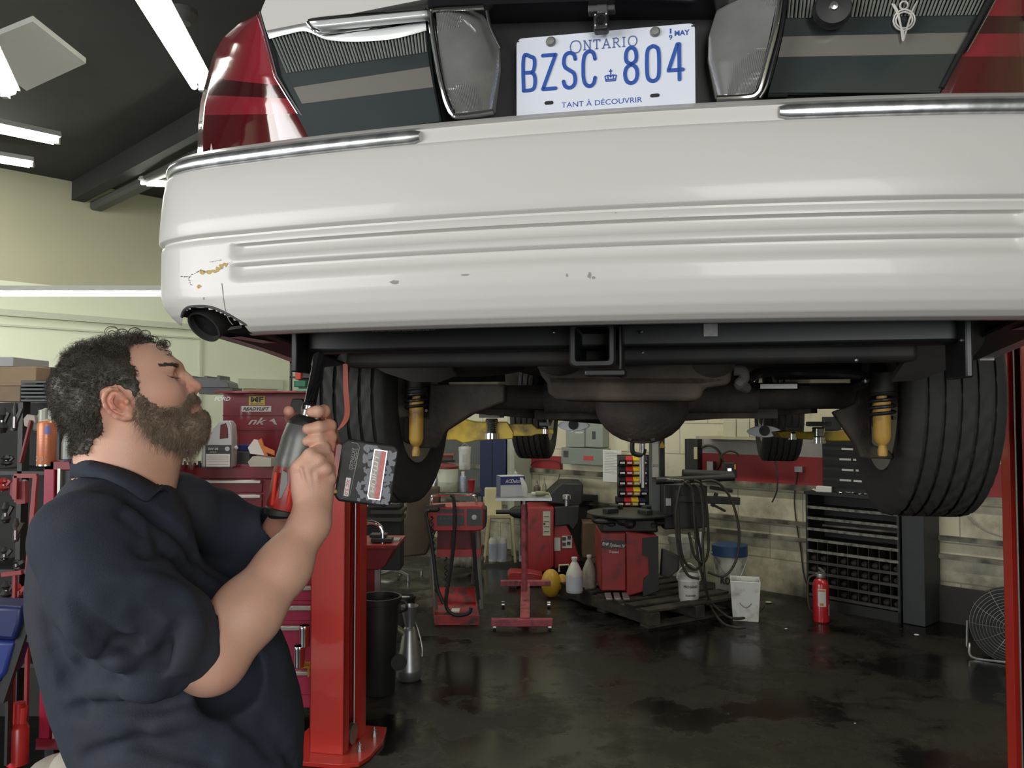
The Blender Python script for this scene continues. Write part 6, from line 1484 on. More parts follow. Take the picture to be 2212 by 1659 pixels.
MB().tube([(r, 0, .15), (r*1.25, -.02, .12), (r*1.2, -.02, .03), (r*.9, -.02, -.01)], .006, 8, 5).build('handle', M_wplast, kb.t)
o = K('paint_roll', 'white paper tube standing behind the hoses', 'tube', 1517, 1215, Y=TCY+.3); o.bx(1510, 1150, 1523, 1215, 0, .05).build('tube', M_wplast, o.t, bevel=.02)
def jug(px, py, wd, ht, label, m, fill=None, z=0):
    k = K('jug', label, 'jug', px, py, 'plastic jugs on the pallet', z=z); s = k.s; r = wd/2*s; h = ht*s
    MB().lathe([(0, 0), (r*.95, 0), (r, .01), (r, h*.52), (r*.9, h*.62), (r*.45, h*.85), (r*.3, h*.9), (r*.3, h)], n=20).build('bottle', m, k.t)
    MB().cyl((0, 0, h*.96), (0, 0, h*1.03), r*.36, n=14).build('cap', M_wplast, k.t)
    if fill: MB().lathe([(r*1.012, h*.06), (r*1.012, h*.5)], n=20).build('label', fill, k.t)
jug(1241, 1279, 36, 72, 'clean translucent white jug, nearer of the two on the pallet', mat('milky_plastic', (.62, .62, .56), .4, var=.06), mat('pale_blue_label', (.60, .64, .72), .5), z=PZ-.02)
jug(1273, 1272, 30, 70, 'grubby translucent jug, farther of the two on the pallet', mat('grubby_plastic', (.36, .34, .28), .5, var=.4, scale=25), z=PZ-.02)
k = K('yellow_air_tank', 'round yellow air tank lying at the front left of the pallet', 'tank', 1196, 1291)
b = MB(); b.sph(k.P(1190, 1260, 0), (21*k.s, .10, 30*k.s), 20, 14); b.sph(k.P(1215, 1265, .08), (16*k.s, .10, 20*k.s), 16, 10); b.build('tank', M_yelp, k.t)
MB().tube([k.P(1208, 1236, 0), k.P(1208, 1222, 0), k.P(1228, 1221, 0), k.P(1230, 1236, 0)], .008, 8, 1).build('handle', M_cream, k.t)
# ---- wheel balancer
k = K('wheel_balancer', 'red wheel balancer with black hood behind the roller stand', 'wheel balancer', 1190, 1240)
k.poly([(1140, 1098), (1197, 1098), (1197, 1225), (1170, 1238), (1140, 1230)], 0, .5).build('body', M_red, k.t, bevel=.01)
k.poly([(1197, 1138), (1225, 1136), (1237, 1160), (1256, 1215), (1197, 1232)], .05, .5).build('side_body', M_red, k.t, bevel=.01)
k.poly([(1183, 1075), (1215, 1046), (1262, 1048), (1262, 1090), (1252, 1100), (1183, 1092)], .1, .6).build('hood', M_gplast, k.t, bevel=.02)
k.poly([(1198, 1098), (1252, 1094), (1250, 1130), (1238, 1148), (1228, 1136), (1198, 1140)], .02, .5).build('weight_tray', M_gplast, k.t, bevel=.01)
b = MB().lathe([(0, -.05), (.03, -.05), (.06, 0), (.065, .06), (.03, .10), (.0, .10)], k.P(1112, 1109, .05), (1, 0, 0), 20); b.cyl(k.P(1072, 1109, .05), k.P(1102, 1109, .05), .022, n=14); b.cyl(k.P(1117, 1109, .05), k.P(1150, 1109, .05), .05, n=16); b.build('spindle', M_dsteel, k.t)
k.bx(1173, 1106, 1189, 1158, -.006, 0).build('sticker', mat('sticker_pale', (.50, .48, .36), .6, var=.2, scale=20), k.t)
b = MB()
for yy in (1117, 1128, 1139, 1149): b.box(k.P(1181, yy, -.008), (.05, .003, .006))
b.box(k.P(1176, 1133, -.008), (.02, .003, .02)); b.build('sticker_print', M_ink, k.t)
k.bx(1198, 1164, 1211, 1192, .04, .048).build('sticker', M_lab, k.t); k.bx(1215, 1160, 1236, 1186, .04, .048).build('sticker', M_lab, k.t)
b = MB(); 
for x, y in ((1219, 1166), (1230, 1164), (1219, 1178), (1229, 1176)): b.box(k.P(x, y, .036), (.035, .003, .035))
b.build('sticker_print', M_ink, k.t)
b = MB(); b.cyl((0, 0, 0), (0, 0, .12), .02); b.lathe([(.03, 0), (.045, .01), (.045, .05), (.03, .06)], (0, 0, .06), n=14); o = b.build('wheel_adapter', MATS['bright_steel']); o.location = at(1224, 1093, k.p.y); tag(o, 'shiny chrome adapter standing on the balancer tray', 'adapter')
for px, w_, h_, m_, lb_ in ((1160, 15, 32, mat('bottle_brown', (.10, .09, .06), .4), 'small round oil can on the bench behind the balancer'), (1176, 9, 38, mat('bottle_tan', (.28, .26, .18), .4), 'slim pointed bottle right of the small oil can')):
    q = K('bottle', lb_, 'bottle', px, 1070, Y=8.68); r = w_/2*q.s; h = h_*q.s
    MB().lathe([(r, 0), (r, h*.55), (r*.35, h*.72), (r*.2, h)], n=16).build('body', m_, q.t); MB().cyl((0, 0, h*.7), (0, 0, h*.8), r*.4, n=12).build('cap', M_gal, q.t)
q = K('workbench', 'dark workbench against the back wall behind the balancer', 'bench', 1180, 1213, Y=8.72); q.bx(1120, 1070, 1290, 1082, -.06, .14).build('bench_top', M_gplast, q.t); q.bx(1125, 1082, 1285, 1200, .0, .12).build('bench_body', mat('bench_dark', (.02, .02, .018), .7), q.t)
# ---- roller stand with carton
k = K('roller_stand', 'faded red T-shaped work stand on casters in the middle of the floor', 'work stand', 1132, 1362)
k.bx(1062, 1337, 1193, 1352, -.03, .03).build('base_bar', M_pink, k.t, bevel=.004); k.bx(1079, 1298, 1199, 1310, .68, .74).build('base_bar', M_pink, k.t, bevel=.004)
MB().bar(k.P(1134, 1340, .0), k.P(1138, 1308, .70), .07, .04).build('base_bar', M_pink, k.t)
MB().cyl(k.P(1135, 1312, .52), k.P(1135, 1110, .52), .022*1.1, n=16).build('pole', M_pink, k.t)
MB().cyl(k.P(1135, 1140, .52), k.P(1135, 1098, .52), .017, n=16).build('pole_insert', M_gal, k.t)
k.bx(1068, 1091, 1197, 1097, .35, .75).build('top_plate', M_gal, k.t)
for x, y, d in ((1069, 1358, 0), (1187, 1358, 0), (1085, 1316, .7), (1194, 1318, .7)):
    MB().lathe([(.02, -.012), (.026, -.012), (.026, .012), (.02, .012)], (k.x(x), d, .028), (1, 0, 0), 16).build('caster', M_steel, k.t)
zt = k.z(1091); q = thing('parts_carton', 'blue and white parts carton with open flap on the work stand', 'box', k.p+Vector((k.x(1103), .52, zt)), .25)
wz = .20; hz_ = (1091-1043)*k.s
MB().box((0, 0, hz_/2), (wz, .14, hz_)).build('carton', mat('carton_white', (.55, .57, .58), .6, var=.06, scale=20), q, bevel=.002)
MB().box((0, -.071, hz_*.78), (wz, .002, hz_*.40)).build('print_band', mat('carton_navy', (.03, .035, .16), .5), q); MB().box((-wz/2+.0, 0, hz_*.5), (.003, .138, hz_*.98)).build('side_print', mat('carton_bluegrey', (.12, .14, .24), .5), q)
b = MB(); text(b, 'ACDelco', (.0, -.0725, hz_*.76), (1, 0, 0), (0, 0, 1), wz*.62, hz_*.17, .001, .2, .02); b.build('lettering', M_paper, q, smooth_=False)
b = MB(); R = []
for i in range(9):
    t = i/8; a = -.2+1.5*t; R.append([(.055+.075*math.cos(a)*0+.03*t, -.078-.02*math.sin(PI*t), hz_*(.92-.95*t)), (.11+.02*math.sin(PI*t)-.03*(1-t), -.085, hz_*(.92-.95*t))])
b.grid(R, (0, .002, 0)); b.build('flap', M_paper, q)
q = thing('small_bottle', 'small bottle lying on its side beside the parts carton', 'bottle', k.p+Vector((k.x(1160), .5, zt)), .1)
MB().lathe([(.018, 0), (.02, .01), (.02, .075), (.012, .09), (.012, .11)], (-.0, 0, .021), (1, 0, 0), 16).build('body', mat('bottle_tan2', (.30, .30, .18), .5), q); MB().cyl((-.03, 0, .021), (0, 0, .021), .014, n=12).build('cap', M_paper, q)
q = K('spray_can', 'spray can with dark label standing behind the parts carton', 'spray can', 1114, 1050, Y=8.3); r = 7*q.s
MB().lathe([(r, 0), (r, .12), (r*.6, .145), (r*.4, .15), (r*.4, .165), (0, .165)], n=16).build('can', M_gal, q.t); MB().lathe([(r*1.02, .01), (r*1.02, .085)], n=16).build('label', mat('can_dark_label', (.05, .03, .02), .5), q.t)
# ---- battery charger cart
k = K('battery_charger', 'red battery charger on a two-wheel cart with chrome handle', 'battery charger', 985, 1350)
k.poly([(938, 1330), (1035, 1330), (1035, 1350), (938, 1350)], -.0, .02).build('tray_front', mat('worn_red', (.42, .03, .035), .5, var=.2, scale=12, dirt=(.05, .045, .04), dscale=14, damt=.55), k.t)
b = MB(); b.add([k.P(938, 1348, 0), k.P(1035, 1348, 0), k.P(1022, 1330, .42), k.P(926, 1330, .42), k.P(924, 1296, .42), k.P(1020, 1294, .42), (k.x(938), 0, .03), (k.x(1035), 0, .03)], [(0,1,2,3), (3,2,5,4), (0,3,4,6), (1,7,5,2)]); o = b.build('tray', MATS['worn_red'], k.t); o.modifiers.new('s', 'SOLIDIFY').thickness = .006
for pts in (((928, 1120, .05), (943, 1318, .0)), ((926, 1120, .3), (920, 1288, .42)), ((1028, 1120, .05), (1040, 1316, .0)), ((1024, 1180, .3), (1015, 1288, .42))):
    MB().bar(k.P(*pts[0]), k.P(*pts[1]), .026, .012).build('leg', M_gal, k.t)
k.poly([(926, 1098), (1040, 1096), (1044, 1104), (1044, 1146), (1030, 1150), (938, 1150), (926, 1140)], -.02, .26).build('control_box', mat('charger_red', (.40, .025, .03), .4, var=.08), k.t, bevel=.008)
k.poly([(1040, 1100), (1049, 1106), (1049, 1140), (1042, 1148)], .0, .26).build('box_side', M_gplast, k.t, bevel=.006)
for x0, y0, x1, y1 in ((944, 1103, 1002, 1111), (944, 1116, 1002, 1138), (1008, 1102, 1040, 1138)): k.bx(x0, y0, x1, y1, -.026, -.019).build('control_panel', mat('panel_black', (.03, .035, .035), .35), k.t)
b = MB()
for i in range(3): b.box(k.P(952+i*9, 1123, -.029), (.012, .004, .008))
for i in range(2): b.box(k.P(990+i*9, 1123, -.029), (.012, .004, .008))
b.build('switch_row', mat('switch_teal', (.06, .12, .10), .5), k.t)
MB().lathe([(.0, -.006), (.016, -.004), (.02, 0), (.02, .008)], k.P(1024, 1120, -.026), (0, 1, 0), 18).build('gauge', M_lab, k.t)
k.poly([(944, 1150), (1034, 1150), (1036, 1192), (944, 1192)], .05, .24).build('transformer_box', mat('deep_red', (.13, .012, .014), .5), k.t); k.bx(944, 1190, 1038, 1206, .0, .24).build('shelf', mat('charger_red2', (.45, .05, .06), .45), k.t)
MB().tube([k.P(928, 1100, .1), k.P(930, 1084, .1), k.P(938, 1077, .1), k.P(1015, 1076, .1), k.P(1024, 1082, .1), k.P(1027, 1096, .1)], .011, 10, 4).build('handle', M_chrome, k.t)
for i, pts in enumerate(([(974, 1072), (980, 1080), (983, 1120), (980, 1180), (974, 1230), (966, 1280), (966, 1310), (985, 1326), (1012, 1322), (1018, 1310)], [(930, 1104), (922, 1110), (930, 1150), (938, 1200), (945, 1260), (955, 1290), (960, 1300)], [(1022, 1150), (1026, 1200), (1030, 1250), (1034, 1290)])):
    MB().tube([k.P(x, y, -.05-.02*i) for x, y in pts], .014, 8, 6).build('charging_cable', M_gplast, k.t)
b = MB(); b.tube([k.P(932+3*math.sin(i*1.6)+i*.25, 1118+i*3.4, -.03) for i in range(50)], .006, 6, 2); b.tube([k.P(962+3*math.sin(i*1.6)+i*.1, 1206+i*3.2, .0) for i in range(28)], .006, 6, 2); b.build('coiled_cord', M_gplast, k.t)
b = MB(); b.sph(k.P(938, 1103, -.03), (.045, .03, .022)); b.bar(k.P(922, 1098, -.03), k.P(962, 1094, -.03), .02, .02); b.build('jumper_clamp', mat('brown_clamp', (.04, .028, .02), .6), k.t)
k.bx(972, 1328, 990, 1331, .1, .2).build('paper_scrap', M_paper, k.t)
# ---- table with cooler
k = K('side_table', 'small black table carrying the drinks cooler', 'table', 992, 1180, Y=8.2)
k.bx(940, 1062, 1038, 1070, -.15, .3).build('table_top', M_gplast, k.t, bevel=.005)
for x in (948, 1028): k.bx(x-3, 1070, x+3, 1205, 0, .04).build('leg', M_gplast, k.t)
q = K('drinks_cooler', 'round cream drinks cooler with dark red lid on the black table', 'cooler', 967, 1063, Y=8.15); r = 23*q.s
MB().lathe([(r*.93, 0), (r, .02), (r, .10), (r*1.015, .105), (r, .11), (r*.98, .235)], n=32).build('tub', mat('cooler_cream', (.52, .54, .44), .5, var=.06, dirt=(.25, .2, .13), dscale=9, damt=.2), q.t)
MB().lathe([(r*1.0, 0), (r, .025), (r*.6, .05), (0, .055)], (0, 0, .235), n=32).build('lid', mat('lid_dark_red', (.16, .02, .025), .5), q.t); MB().box((0, 0, .31), (r*1.3, .05, .025)).build('lid_handle', M_black, q.t, bevel=.008)
MB().cyl((-r*1.0, -.02, .14), (-r*1.35, -.02, .02), .03, n=12).build('spout', M_gal, q.t)
q = K('spray_can', 'white and blue spray can right of the drinks cooler', 'spray can', 1000, 1063, Y=8.1); r = 6.5*q.s
MB().lathe([(r, 0), (r, .15), (r*.5, .17), (r*.4, .2), (0, .2)], n=16).build('can', mat('can_bluewhite', (.40, .45, .58), .3, .2, var=.5, scale=40), q.t); MB().cyl((0, 0, .17), (0, 0, .205), r*.55, n=12).build('cap', M_paper, q.t)
q = K('paper_cup', 'red paper cup on the black table', 'cup', 1018, 1063, Y=8.1); MB().lathe([(.026, 0), (.036, .115), (.038, .118), (.034, .118), (.025, .01), (0, .01)], n=20).build('cup', mat('cup_red', (.36, .02, .025), .5), q.t); MB().lathe([(.037, .116), (.039, .12), (.030, .122), (0, .122)], n=20).build('lid', mat('lid_red', (.30, .03, .03), .5), q.t)
q = K('bucket', 'white bucket hung on the wall above the table', 'bucket', 1004, 1014, Y=8.5); r = 13*q.s; MB().lathe([(r*.9, 0), (r, .2), (r*1.05, .21), (r*1.02, .235), (r*.3, .24)], n=24).build('pail', M_wplast, q.t); MB().box((0, -r, .12), (.04, .004, .08)).build('label', mat('faint_label', (.45, .45, .42), .6), q.t)
MB().tube([(-r*1.05, 0, .2), (0, 0, .27), (r*1.05, 0, .2)], .003, 6, 6).build('handle', M_gal, q.t)
q = K('red_box', 'flat red box on the wall shelf above the cooler', 'box', 960, 1000, Y=8.6); q.bx(938, 982, 980, 985, 0, .2).build('box', M_red, q.t); q.bx(940, 985, 976, 996, .02, .18).build('box_front', mat('box_brown', (.12, .07, .05), .7), q.t)
# ---- cream plastic chair
k = K('plastic_chair', 'cream plastic garden chair behind the charger and work stand', 'chair', 1080, 1215, rz=0)
k.bx(1044, 1062, 1084, 1128, .40, .43).build('backrest', M_cream, k.t, bevel=.02); k.bx(1050, 1112, 1112, 1122, .0, .42).build('seat', M_cream, k.t, bevel=.012)
for x, x2, d in ((1056, 1046, 0), (1106, 1113, 0), (1056, 1050, .4), (1104, 1108, .4)): MB().bar(k.P(x, 1120, d), (k.x(x2), d, .0), .035, .03).build('leg', M_cream, k.t, bevel=.006)
for px, w_, h_, lb_ in ((1065, 19, 50, 'white oil bottle under the plastic chair, left one'), (1084, 22, 52, 'white and blue oil bottle under the plastic chair, right one'), (1127, 12, 50, 'white bottle standing between work stand pole and balancer')):
    q = K('oil_bottle', lb_, 'bottle', px, 1212, 'oil bottles on the floor'); r = w_/2*q.s; h = h_*q.s; MB().lathe([(r, 0), (r, h*.82), (r*.9, h*.92), (r*.5, h)], n=20).build('bottle', M_wplast, q.t); MB().lathe([(r*1.01, h*.1), (r*1.01, h*.75)], n=20).build('label', mat('bluewhite_label', (.45, .50, .58), .5, var=.3, scale=9), q.t)
q = K('cardboard_box', 'dark shredded cardboard box beside the balancer foot', 'box', 1275, 1190, Y=8.0); q.bx(1260, 1130, 1298, 1205, 0, .3).build('box', mat('brown_box', (.10, .065, .035), .8), q.t, bevel=.01)
q = K('plastic_bag', 'crumpled clear plastic bag under the charger shelf', 'bag', 1005, 1240); b = MB(); random.seed(2)
for i in range(7): b.sph((random.uniform(-.1, .12), .1+random.uniform(0, .1), .06+random.uniform(0, .1)), (random.uniform(.05, .09), .06, random.uniform(.05, .08)), 10, 7)
b.build('bag', mat('bag_grey', (.16, .16, .14), .3, var=.5, scale=30), q.t)
# ---- oil can, trash can
k = K('oil_can', 'dented galvanised oil can with cork spout on the floor', 'oil can', 884, 1467)
r = 27*k.s; h = k.z(1356)
MB().lathe([(0, 0), (r*.82, 0), (r, .02), (r*1.0, .055), (r*1.01, .06), (r*.99, .066), (r*.52, h*.93), (r*.40, h*.99), (r*.36, h), (r*.36, h+.01), (r*.70, h+.125), (r*.66, h+.125), (r*.3, h), (0, h)], n=36).build('can_body', M_gal, k.t)
b = MB().cyl((-r*.4, -.01, h*.88), (-r*1.35, -.03, h*1.08), .020, .014, n=16); b.build('spout', mat('spout_brass', (.28, .24, .16), .5, .4), k.t); MB().cyl((-r*1.3, -.03, h*1.07), (-r*1.6, -.035, h*1.13), .010, n=12).build('spout_tip', mat('cork', (.35, .30, .2), .7), k.t)
MB().tube([(r*.25, .05, h+.02), (r*.5, .06, h*.95), (r*.9, .05, h*.6), (r*.95, .03, h*.4)], .006, 8, 5).build('handle', M_gal, k.t)
k = K('trash_can', 'black wheeled trash bin beside the red lift column', 'trash can', 806, 1522, rz=0)
r = .105; h = k.z(1310); MB().lathe([(0, 0), (r*.82, 0), (r*.86, .01), (r*1.05, h*.93), (r*1.2, h*.94), (r*1.22, h), (r*1.1, h), (r*.8, .03), (0, .03)], (-.0, .2, 0), n=32).build('bin_body', M_gplast, k.t)
for z in (h*.9, h*.1): pass
b = MB(); b.tube([(.11, .18, h*.96), (.155, .16, h*.95), (.16, .16, h*.88), (.12, .18, h*.84)], .008, 8, 4); b.build('handle', M_gplast, k.t)
MB().lathe([(.02, -.012), (.045, -.012), (.045, .012), (.02, .012)], (.125, .1, .20), (.3, -1, 0), 24).build('wheel', M_gplast, k.t)
k = K('black_bucket', 'black bucket standing on the floor behind the oil can', 'bucket', 872, 1350); r = 24*k.s; MB().lathe([(r*.85, 0), (r, .2), (r*1.05, .2), (r*1.05, .22), (r*.95, .22), (r*.8, .02), (0, .02)], n=28).build('pail', M_gplast, k.t); MB().sph((-.0, -.02, .215), (.05, .02, .006)).build('rag', M_lab, k.t)
# ---- red cart and office chair left of the charger
k = K('parts_cart', 'red steel cart with chrome handle behind the lift column', 'cart', 800, 1420, Y=5.3)
k.poly([(760, 1186), (852, 1186), (830, 1228), (815, 1235), (760, 1235)], .0, .4).build('tray', mat('cart_red', (.16, .010, .014), .4), k.t, bevel=.005); k.bx(762, 1182, 856, 1188, -.01, .42).build('tray_rim', M_red, k.t)
k.bx(770, 1235, 806, 1292, .1, .3).build('cart_body', M_red, k.t); k.bx(807, 1228, 819, 1300, .02, .05).build('leg', M_gal, k.t)
for x in (770, 812): k.bx(x-3, 1290, x+3, 1420, .05, .09).build('leg', M_gal, k.t)
MB().tube([k.P(765, 1142, .1), k.P(795, 1138, .1), k.P(812, 1145, .1), k.P(819, 1160, .1), k.P(819, 1184, .1)], .013, 10, 5).build('handle', M_chrome, k.t)
for i, (x0, x1, y0, y1, m_) in enumerate(((795, 840, 1172, 1180, M_gplast), (790, 826, 1164, 1171, M_dsteel), (836, 854, 1178, 1183, M_gal))):
    p = k.p+Vector((k.x((x0+x1)/2), .12+.04*i, k.z(y1 if i != 1 else 1172))); o = MB().box((0, 0, k.s*(y1-y0)/2), (k.s*(x1-x0), .1, k.s*(y1-y0))).build('hand_tool', m_, bevel=.003); o.location = p
    tag(o, ('flat black tool case lying on the red cart', 'dark tool case on top of the black case on the cart', 'shiny small tool at the cart edge')[i], 'tool')
k = K('office_chair', 'worn brown office chair turned sideways behind the lift column', 'chair', 880, 1255, rz=0)
k.poly([(872, 1058), (948, 1054), (944, 1140), (920, 1200), (862, 1206), (864, 1150), (876, 1110)], .0, .12).build('backrest', mat('brown_fabric', (.085, .062, .042), .85, var=.25, scale=10), k.t, bevel=.02)
k.poly([(806, 1138), (868, 1140), (862, 1206), (808, 1204)], .0, .4).build('seat', mat('brown_fabric2', (.05, .042, .034), .85), k.t, bevel=.03)
MB().cyl((k.x(850), .2, .05), (k.x(850), .2, k.z(1206)), .02, n=14).build('gas_post', M_steel, k.t)
for a in range(5): t = a*2*PI/5+.3; MB().bar((k.x(850), .2, .07), (k.x(850)+.25*math.cos(t), .2+.25*math.sin(t), .05), .02, .02).build('leg', M_steel, k.t); 
for a in range(5): t = a*2*PI/5+.3; MB().cyl((k.x(850)+.25*math.cos(t), .2+.25*math.sin(t), .0), (k.x(850)+.25*math.cos(t), .2+.25*math.sin(t), .05), .012, n=8).build('caster', M_steel, k.t)
k = K('tyre_stack_bench', 'dark cluttered bench with flat metal pieces behind the battery of the tool', 'bench', 830, 1240, Y=7.0)
for i, (y0, y1, x0, x1) in enumerate(((1090, 1098, 795, 862), (1104, 1112, 800, 868), (1120, 1128, 790, 866))): k.bx(x0, y0, x1, y1, 0, .3).build('metal_sheet', mat('dull_sheet', (.05, .05, .045), .5, .3), k.t)
k.bx(790, 1098, 862, 1235, .05, .3).build('bench_body', M_black, k.t); k.bx(820, 1082, 845, 1090, 0, .1).build('paper', M_lab, k.t)
# ---- tool chest with open lid
CHY = 5.0; k = K('tool_chest', 'dark red tool chest with open lid and stickers behind the working person', 'tool chest', 540, 1452, Y=CHY)
xl, xr = 360, 611
k.bx(xl, 1014, xr, 1120, 0, .45).build('chest_body', M_chest, k.t, bevel=.006)
k.bx(xl-4, 1010, xr+6, 1040, -.01, .46).build('tray_rim', M_chest, k.t, bevel=.004)
k.bx(568, 1042, xr, 1140, -.006, .01).build('corner_post', M_chest, k.t, bevel=.004)
for y0 in (1042, 1073, 1102):
    d = k.bx(xl+6, y0, 563, y0+28, -.012, .01).build('drawer', M_chest, k.t, bevel=.004); k.bx(xl+10, y0+1, 561, y0+8, -.032, -.012).build('drawer_handle', M_alu, d, bevel=.003)
lid = k.poly([(425, 852), (648, 850), (648, 862), (646, 1010), (425, 1010)], .40, .44).build('lid', M_chest, k.t, bevel=.004)
k.bx(648, 850, 652, 1010, .25, .44).build('lid_side', M_chest, lid); k.bx(425, 849, 650, 854, .25, .44).build('lid_flange', M_chest, lid, bevel=.004); k.bx(425, 904, 646, 906, .392, .402).build('lid_crease', mat('crease', (.10, .006, .012), .5), lid)
k.bx(425, 938, 646, 940, .392, .402).build('lid_crease', MATS['crease'], lid)
def sticker(x0, y0, x1, y1, m_, txts, nm='sticker', d=.399):
    o = k.bx(x0, y0, x1, y1, d-.002, d).build(nm, m_, lid)
    for t_, cx, cy, w_, h_, mm, sh, bo in txts: b = MB(); text(b, t_, k.P(cx, cy, d-.002), (1, 0, 0), (0, 0, 1), w_*k.s, h_*k.s, .0008, sh, bo); b.build('sticker_lettering', mm, o, smooth_=False)
sticker(486, 860, 523, 881, mat('sticker_yellow', (.60, .46, .06), .5), [('MF', 505, 868, 30, 13, M_ink, 0, .05), ('MAGNAFLOW', 505, 878, 30, 3.5, M_ink, 0, .02)])
sticker(469, 883, 538, 896, M_paper, [('READYLIFT', 503, 889.5, 62, 8, M_ink, .3, .04)])
b = MB(); text(b, 'FORD', k.P(424, 866, .398), (1, 0, 0), (0, 0, 1), 38*k.s, 10*k.s, .001, .3, .04); b.build('lid_lettering', M_paper, lid, smooth_=False)
b = MB(); text(b, 'nk', k.P(506, 918, .398), (1, 0, 0), (0, 0, 1), 44*k.s, 16*k.s, .001, .45, .02); b.build('lid_lettering', mat('badge_grey', (.45, .42, .40), .4), lid, smooth_=False)
b = k.poly([(533, 918), (545, 911), (552, 927), (546, 925), (541, 919)], .396, .400); b.build('lid_emblem', MATS['badge_grey'], lid)
k.poly([(590, 866), (612, 866), (617, 872), (628, 874), (626, 884), (617, 890), (613, 905), (587, 903), (586, 880)], .36, .40).build('magnetic_pouch', M_gplast, lid, bevel=.006)
k.bx(xl, 1125, 672, 1140, -.02, .46).build('middle_shelf', M_chest, k.t)
# lower cabinet, pinker, seen between body and lift column
k2 = K('tool_cabinet', 'pinkish red roller cabinet with pale drawer pulls left of the lift column', 'tool cabinet', 600, 1540, Y=4.15)
k2.bx(440, 1150, 690, 1530, 0, .5).build('cabinet_body', mat('cabinet_pink', (.42, .045, .10), .35, var=.1, scale=4), k2.t, bevel=.006)
for y0, y1 in ((1165, 1225), (1229, 1262), (1268, 1302), (1310, 1344), (1352, 1440), (1446, 1500)):
    d = k2.bx(452, y0, 684, y1, -.015, .01).build('drawer', MATS['cabinet_pink'], k2.t, bevel=.004); k2.bx(460, y0+1, 680, y0+10, -.045, -.015).build('drawer_handle', M_alu, d, bevel=.004)
for x in (460, 670): k2.bx(x-8, 1530, x+8, 1545, .05, .1).build('caster', M_gplast, k2.t)
for cx, cy, w_, h_, lb_ in ((658, 1396, 24, 44, 'upper chrome cup hanging on the roller cabinet beside the lift column'), (647, 1440, 26, 44, 'lower chrome cup on the yellow hook of the roller cabinet')):
    q = K('metal_cup', lb_, 'cup', cx, cy, 'chrome cups', Y=4.05); r = w_/2*q.s; h = h_*q.s; MB().lathe([(r*.86, 0), (r*.88, .003), (r*.95, h*.85), (r*1.05, h*.95), (r, h), (r*.9, h), (r*.8, .01), (0, .01)], n=28).build('cup', M_chrome, q.t); MB().lathe([(0, 0), (r*.8, 0)], (0, 0, h*.9), n=20).build('cup_inside', M_ink, q.t)
q = K('yellow_bracket', 'yellow hook bracket holding the chrome cups', 'bracket', 655, 1440, Y=4.08); q.bx(643, 1436, 672, 1441, -.02, .05).build('bracket_plate', M_yelp, q.t); q.bx(664, 1441, 668, 1462, 0, .01).build('hook', M_yelp, q.t)
# things on the chest
q = K('oil_jug', 'silver-grey motor oil jug with black label on the tool chest', 'jug', 472, 1010, Y=4.95)
b = q.poly([(439, 1010), (439, 965), (446, 957), (456, 945), (464, 925), (478, 910), (496, 908), (503, 918), (506, 945), (506, 1010)], -.04, .06); b.build('jug_body', mat('silver_plastic', (.40, .41, .41), .35, .25, var=.05), q.t, bevel=.012, seg=3)
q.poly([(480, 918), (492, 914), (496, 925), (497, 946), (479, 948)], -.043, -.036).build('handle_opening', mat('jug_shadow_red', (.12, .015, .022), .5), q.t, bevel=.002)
q.bx(449, 961, 504, 1009, -.044, -.038).build('label', M_ink, q.t); q.bx(451, 980, 502, 1007, -.047, -.043).build('label', M_paper, q.t)
b = MB(); text(b, '5W-30', q.P(466, 969, -.045), (1, 0, 0), (0, 0, 1), 22*q.s, 5*q.s, .001, .1, .03); text(b, 'MOTOR OIL', q.P(466, 976, -.045), (1, 0, 0), (0, 0, 1), 14*q.s, 2.5*q.s, .001, 0, .01); b.lathe([(0, -.002), (5*q.s, -.002), (5*q.s, 0)], q.P(496, 969, -.044), (0, 1, 0), 16); b.build('lettering', M_lab, q.t, smooth_=False)
b = MB(); 
for yy in (984, 988, 992, 996, 1002): b.box(q.P(476, yy, -.048), (46*q.s, .002, .9*q.s))
b.build('label_print', M_inkg, q.t); MB().cyl(q.P(507, 968, 0), q.P(512, 966, 0), 4*q.s, n=12).build('cap', M_paper, q.t)
for i, (pts, m_, lb_, nm) in enumerate((([(535, 967), (548, 949), (560, 952), (577, 985), (540, 980)], M_paper, 'crumpled white wrapper leaning among papers on the chest', 'wrapper'), ([(556, 952), (563, 947), (577, 983), (572, 986)], mat('orange_sheet', (.55, .16, .03), .5), 'orange strip stuck to the white wrapper', 'orange_strip'),
    ([(566, 962), (592, 974), (592, 984), (570, 975)], MATS['orange_sheet'], 'orange folded sheet pointing to the tool', 'folded_sheet'), ([(535, 998), (545, 986), (585, 990), (585, 1008), (540, 1008)], mat('grey_green_paper', (.42, .44, .36), .6, var=.15), 'pile of pale booklets on the tool chest tray', 'booklet'))):
    q = K(nm, lb_, 'paper', 560, 1010, Y=4.93-.02*i); q.poly(pts, 0, .012 if i < 3 else .1).build('sheet', m_, q.t)
q = K('blue_box', 'dark blue case lying in the open chest behind the oil jug', 'case', 520, 1000, Y=5.1); q.bx(510, 961, 538, 974, 0, .1).build('case', mat('dark_blue_plastic', (.02, .03, .14), .4), q.t, bevel=.004)
q = K('socket_set', 'row of small dark sockets on the chest tray under the beard', 'sockets', 410, 1012, Y=4.95)
b = MB()
for i in range(9): b.cyl(q.P(390+i*7, 1010, .02*(i % 3)), q.P(390+i*7, 1000-3*(i % 2), .02*(i % 3)), 3*q.s, n=10)
b.build('socket', M_dsteel, q.t)['kind'] = 'stuff'
q = K('dark_clutter_tray', 'black tool tray between the oil jug and the booklets', 'tray', 522, 1010, Y=5.0); q.bx(508, 976, 540, 1010, 0, .12).build('tray', M_gplast, q.t, bevel=.006)
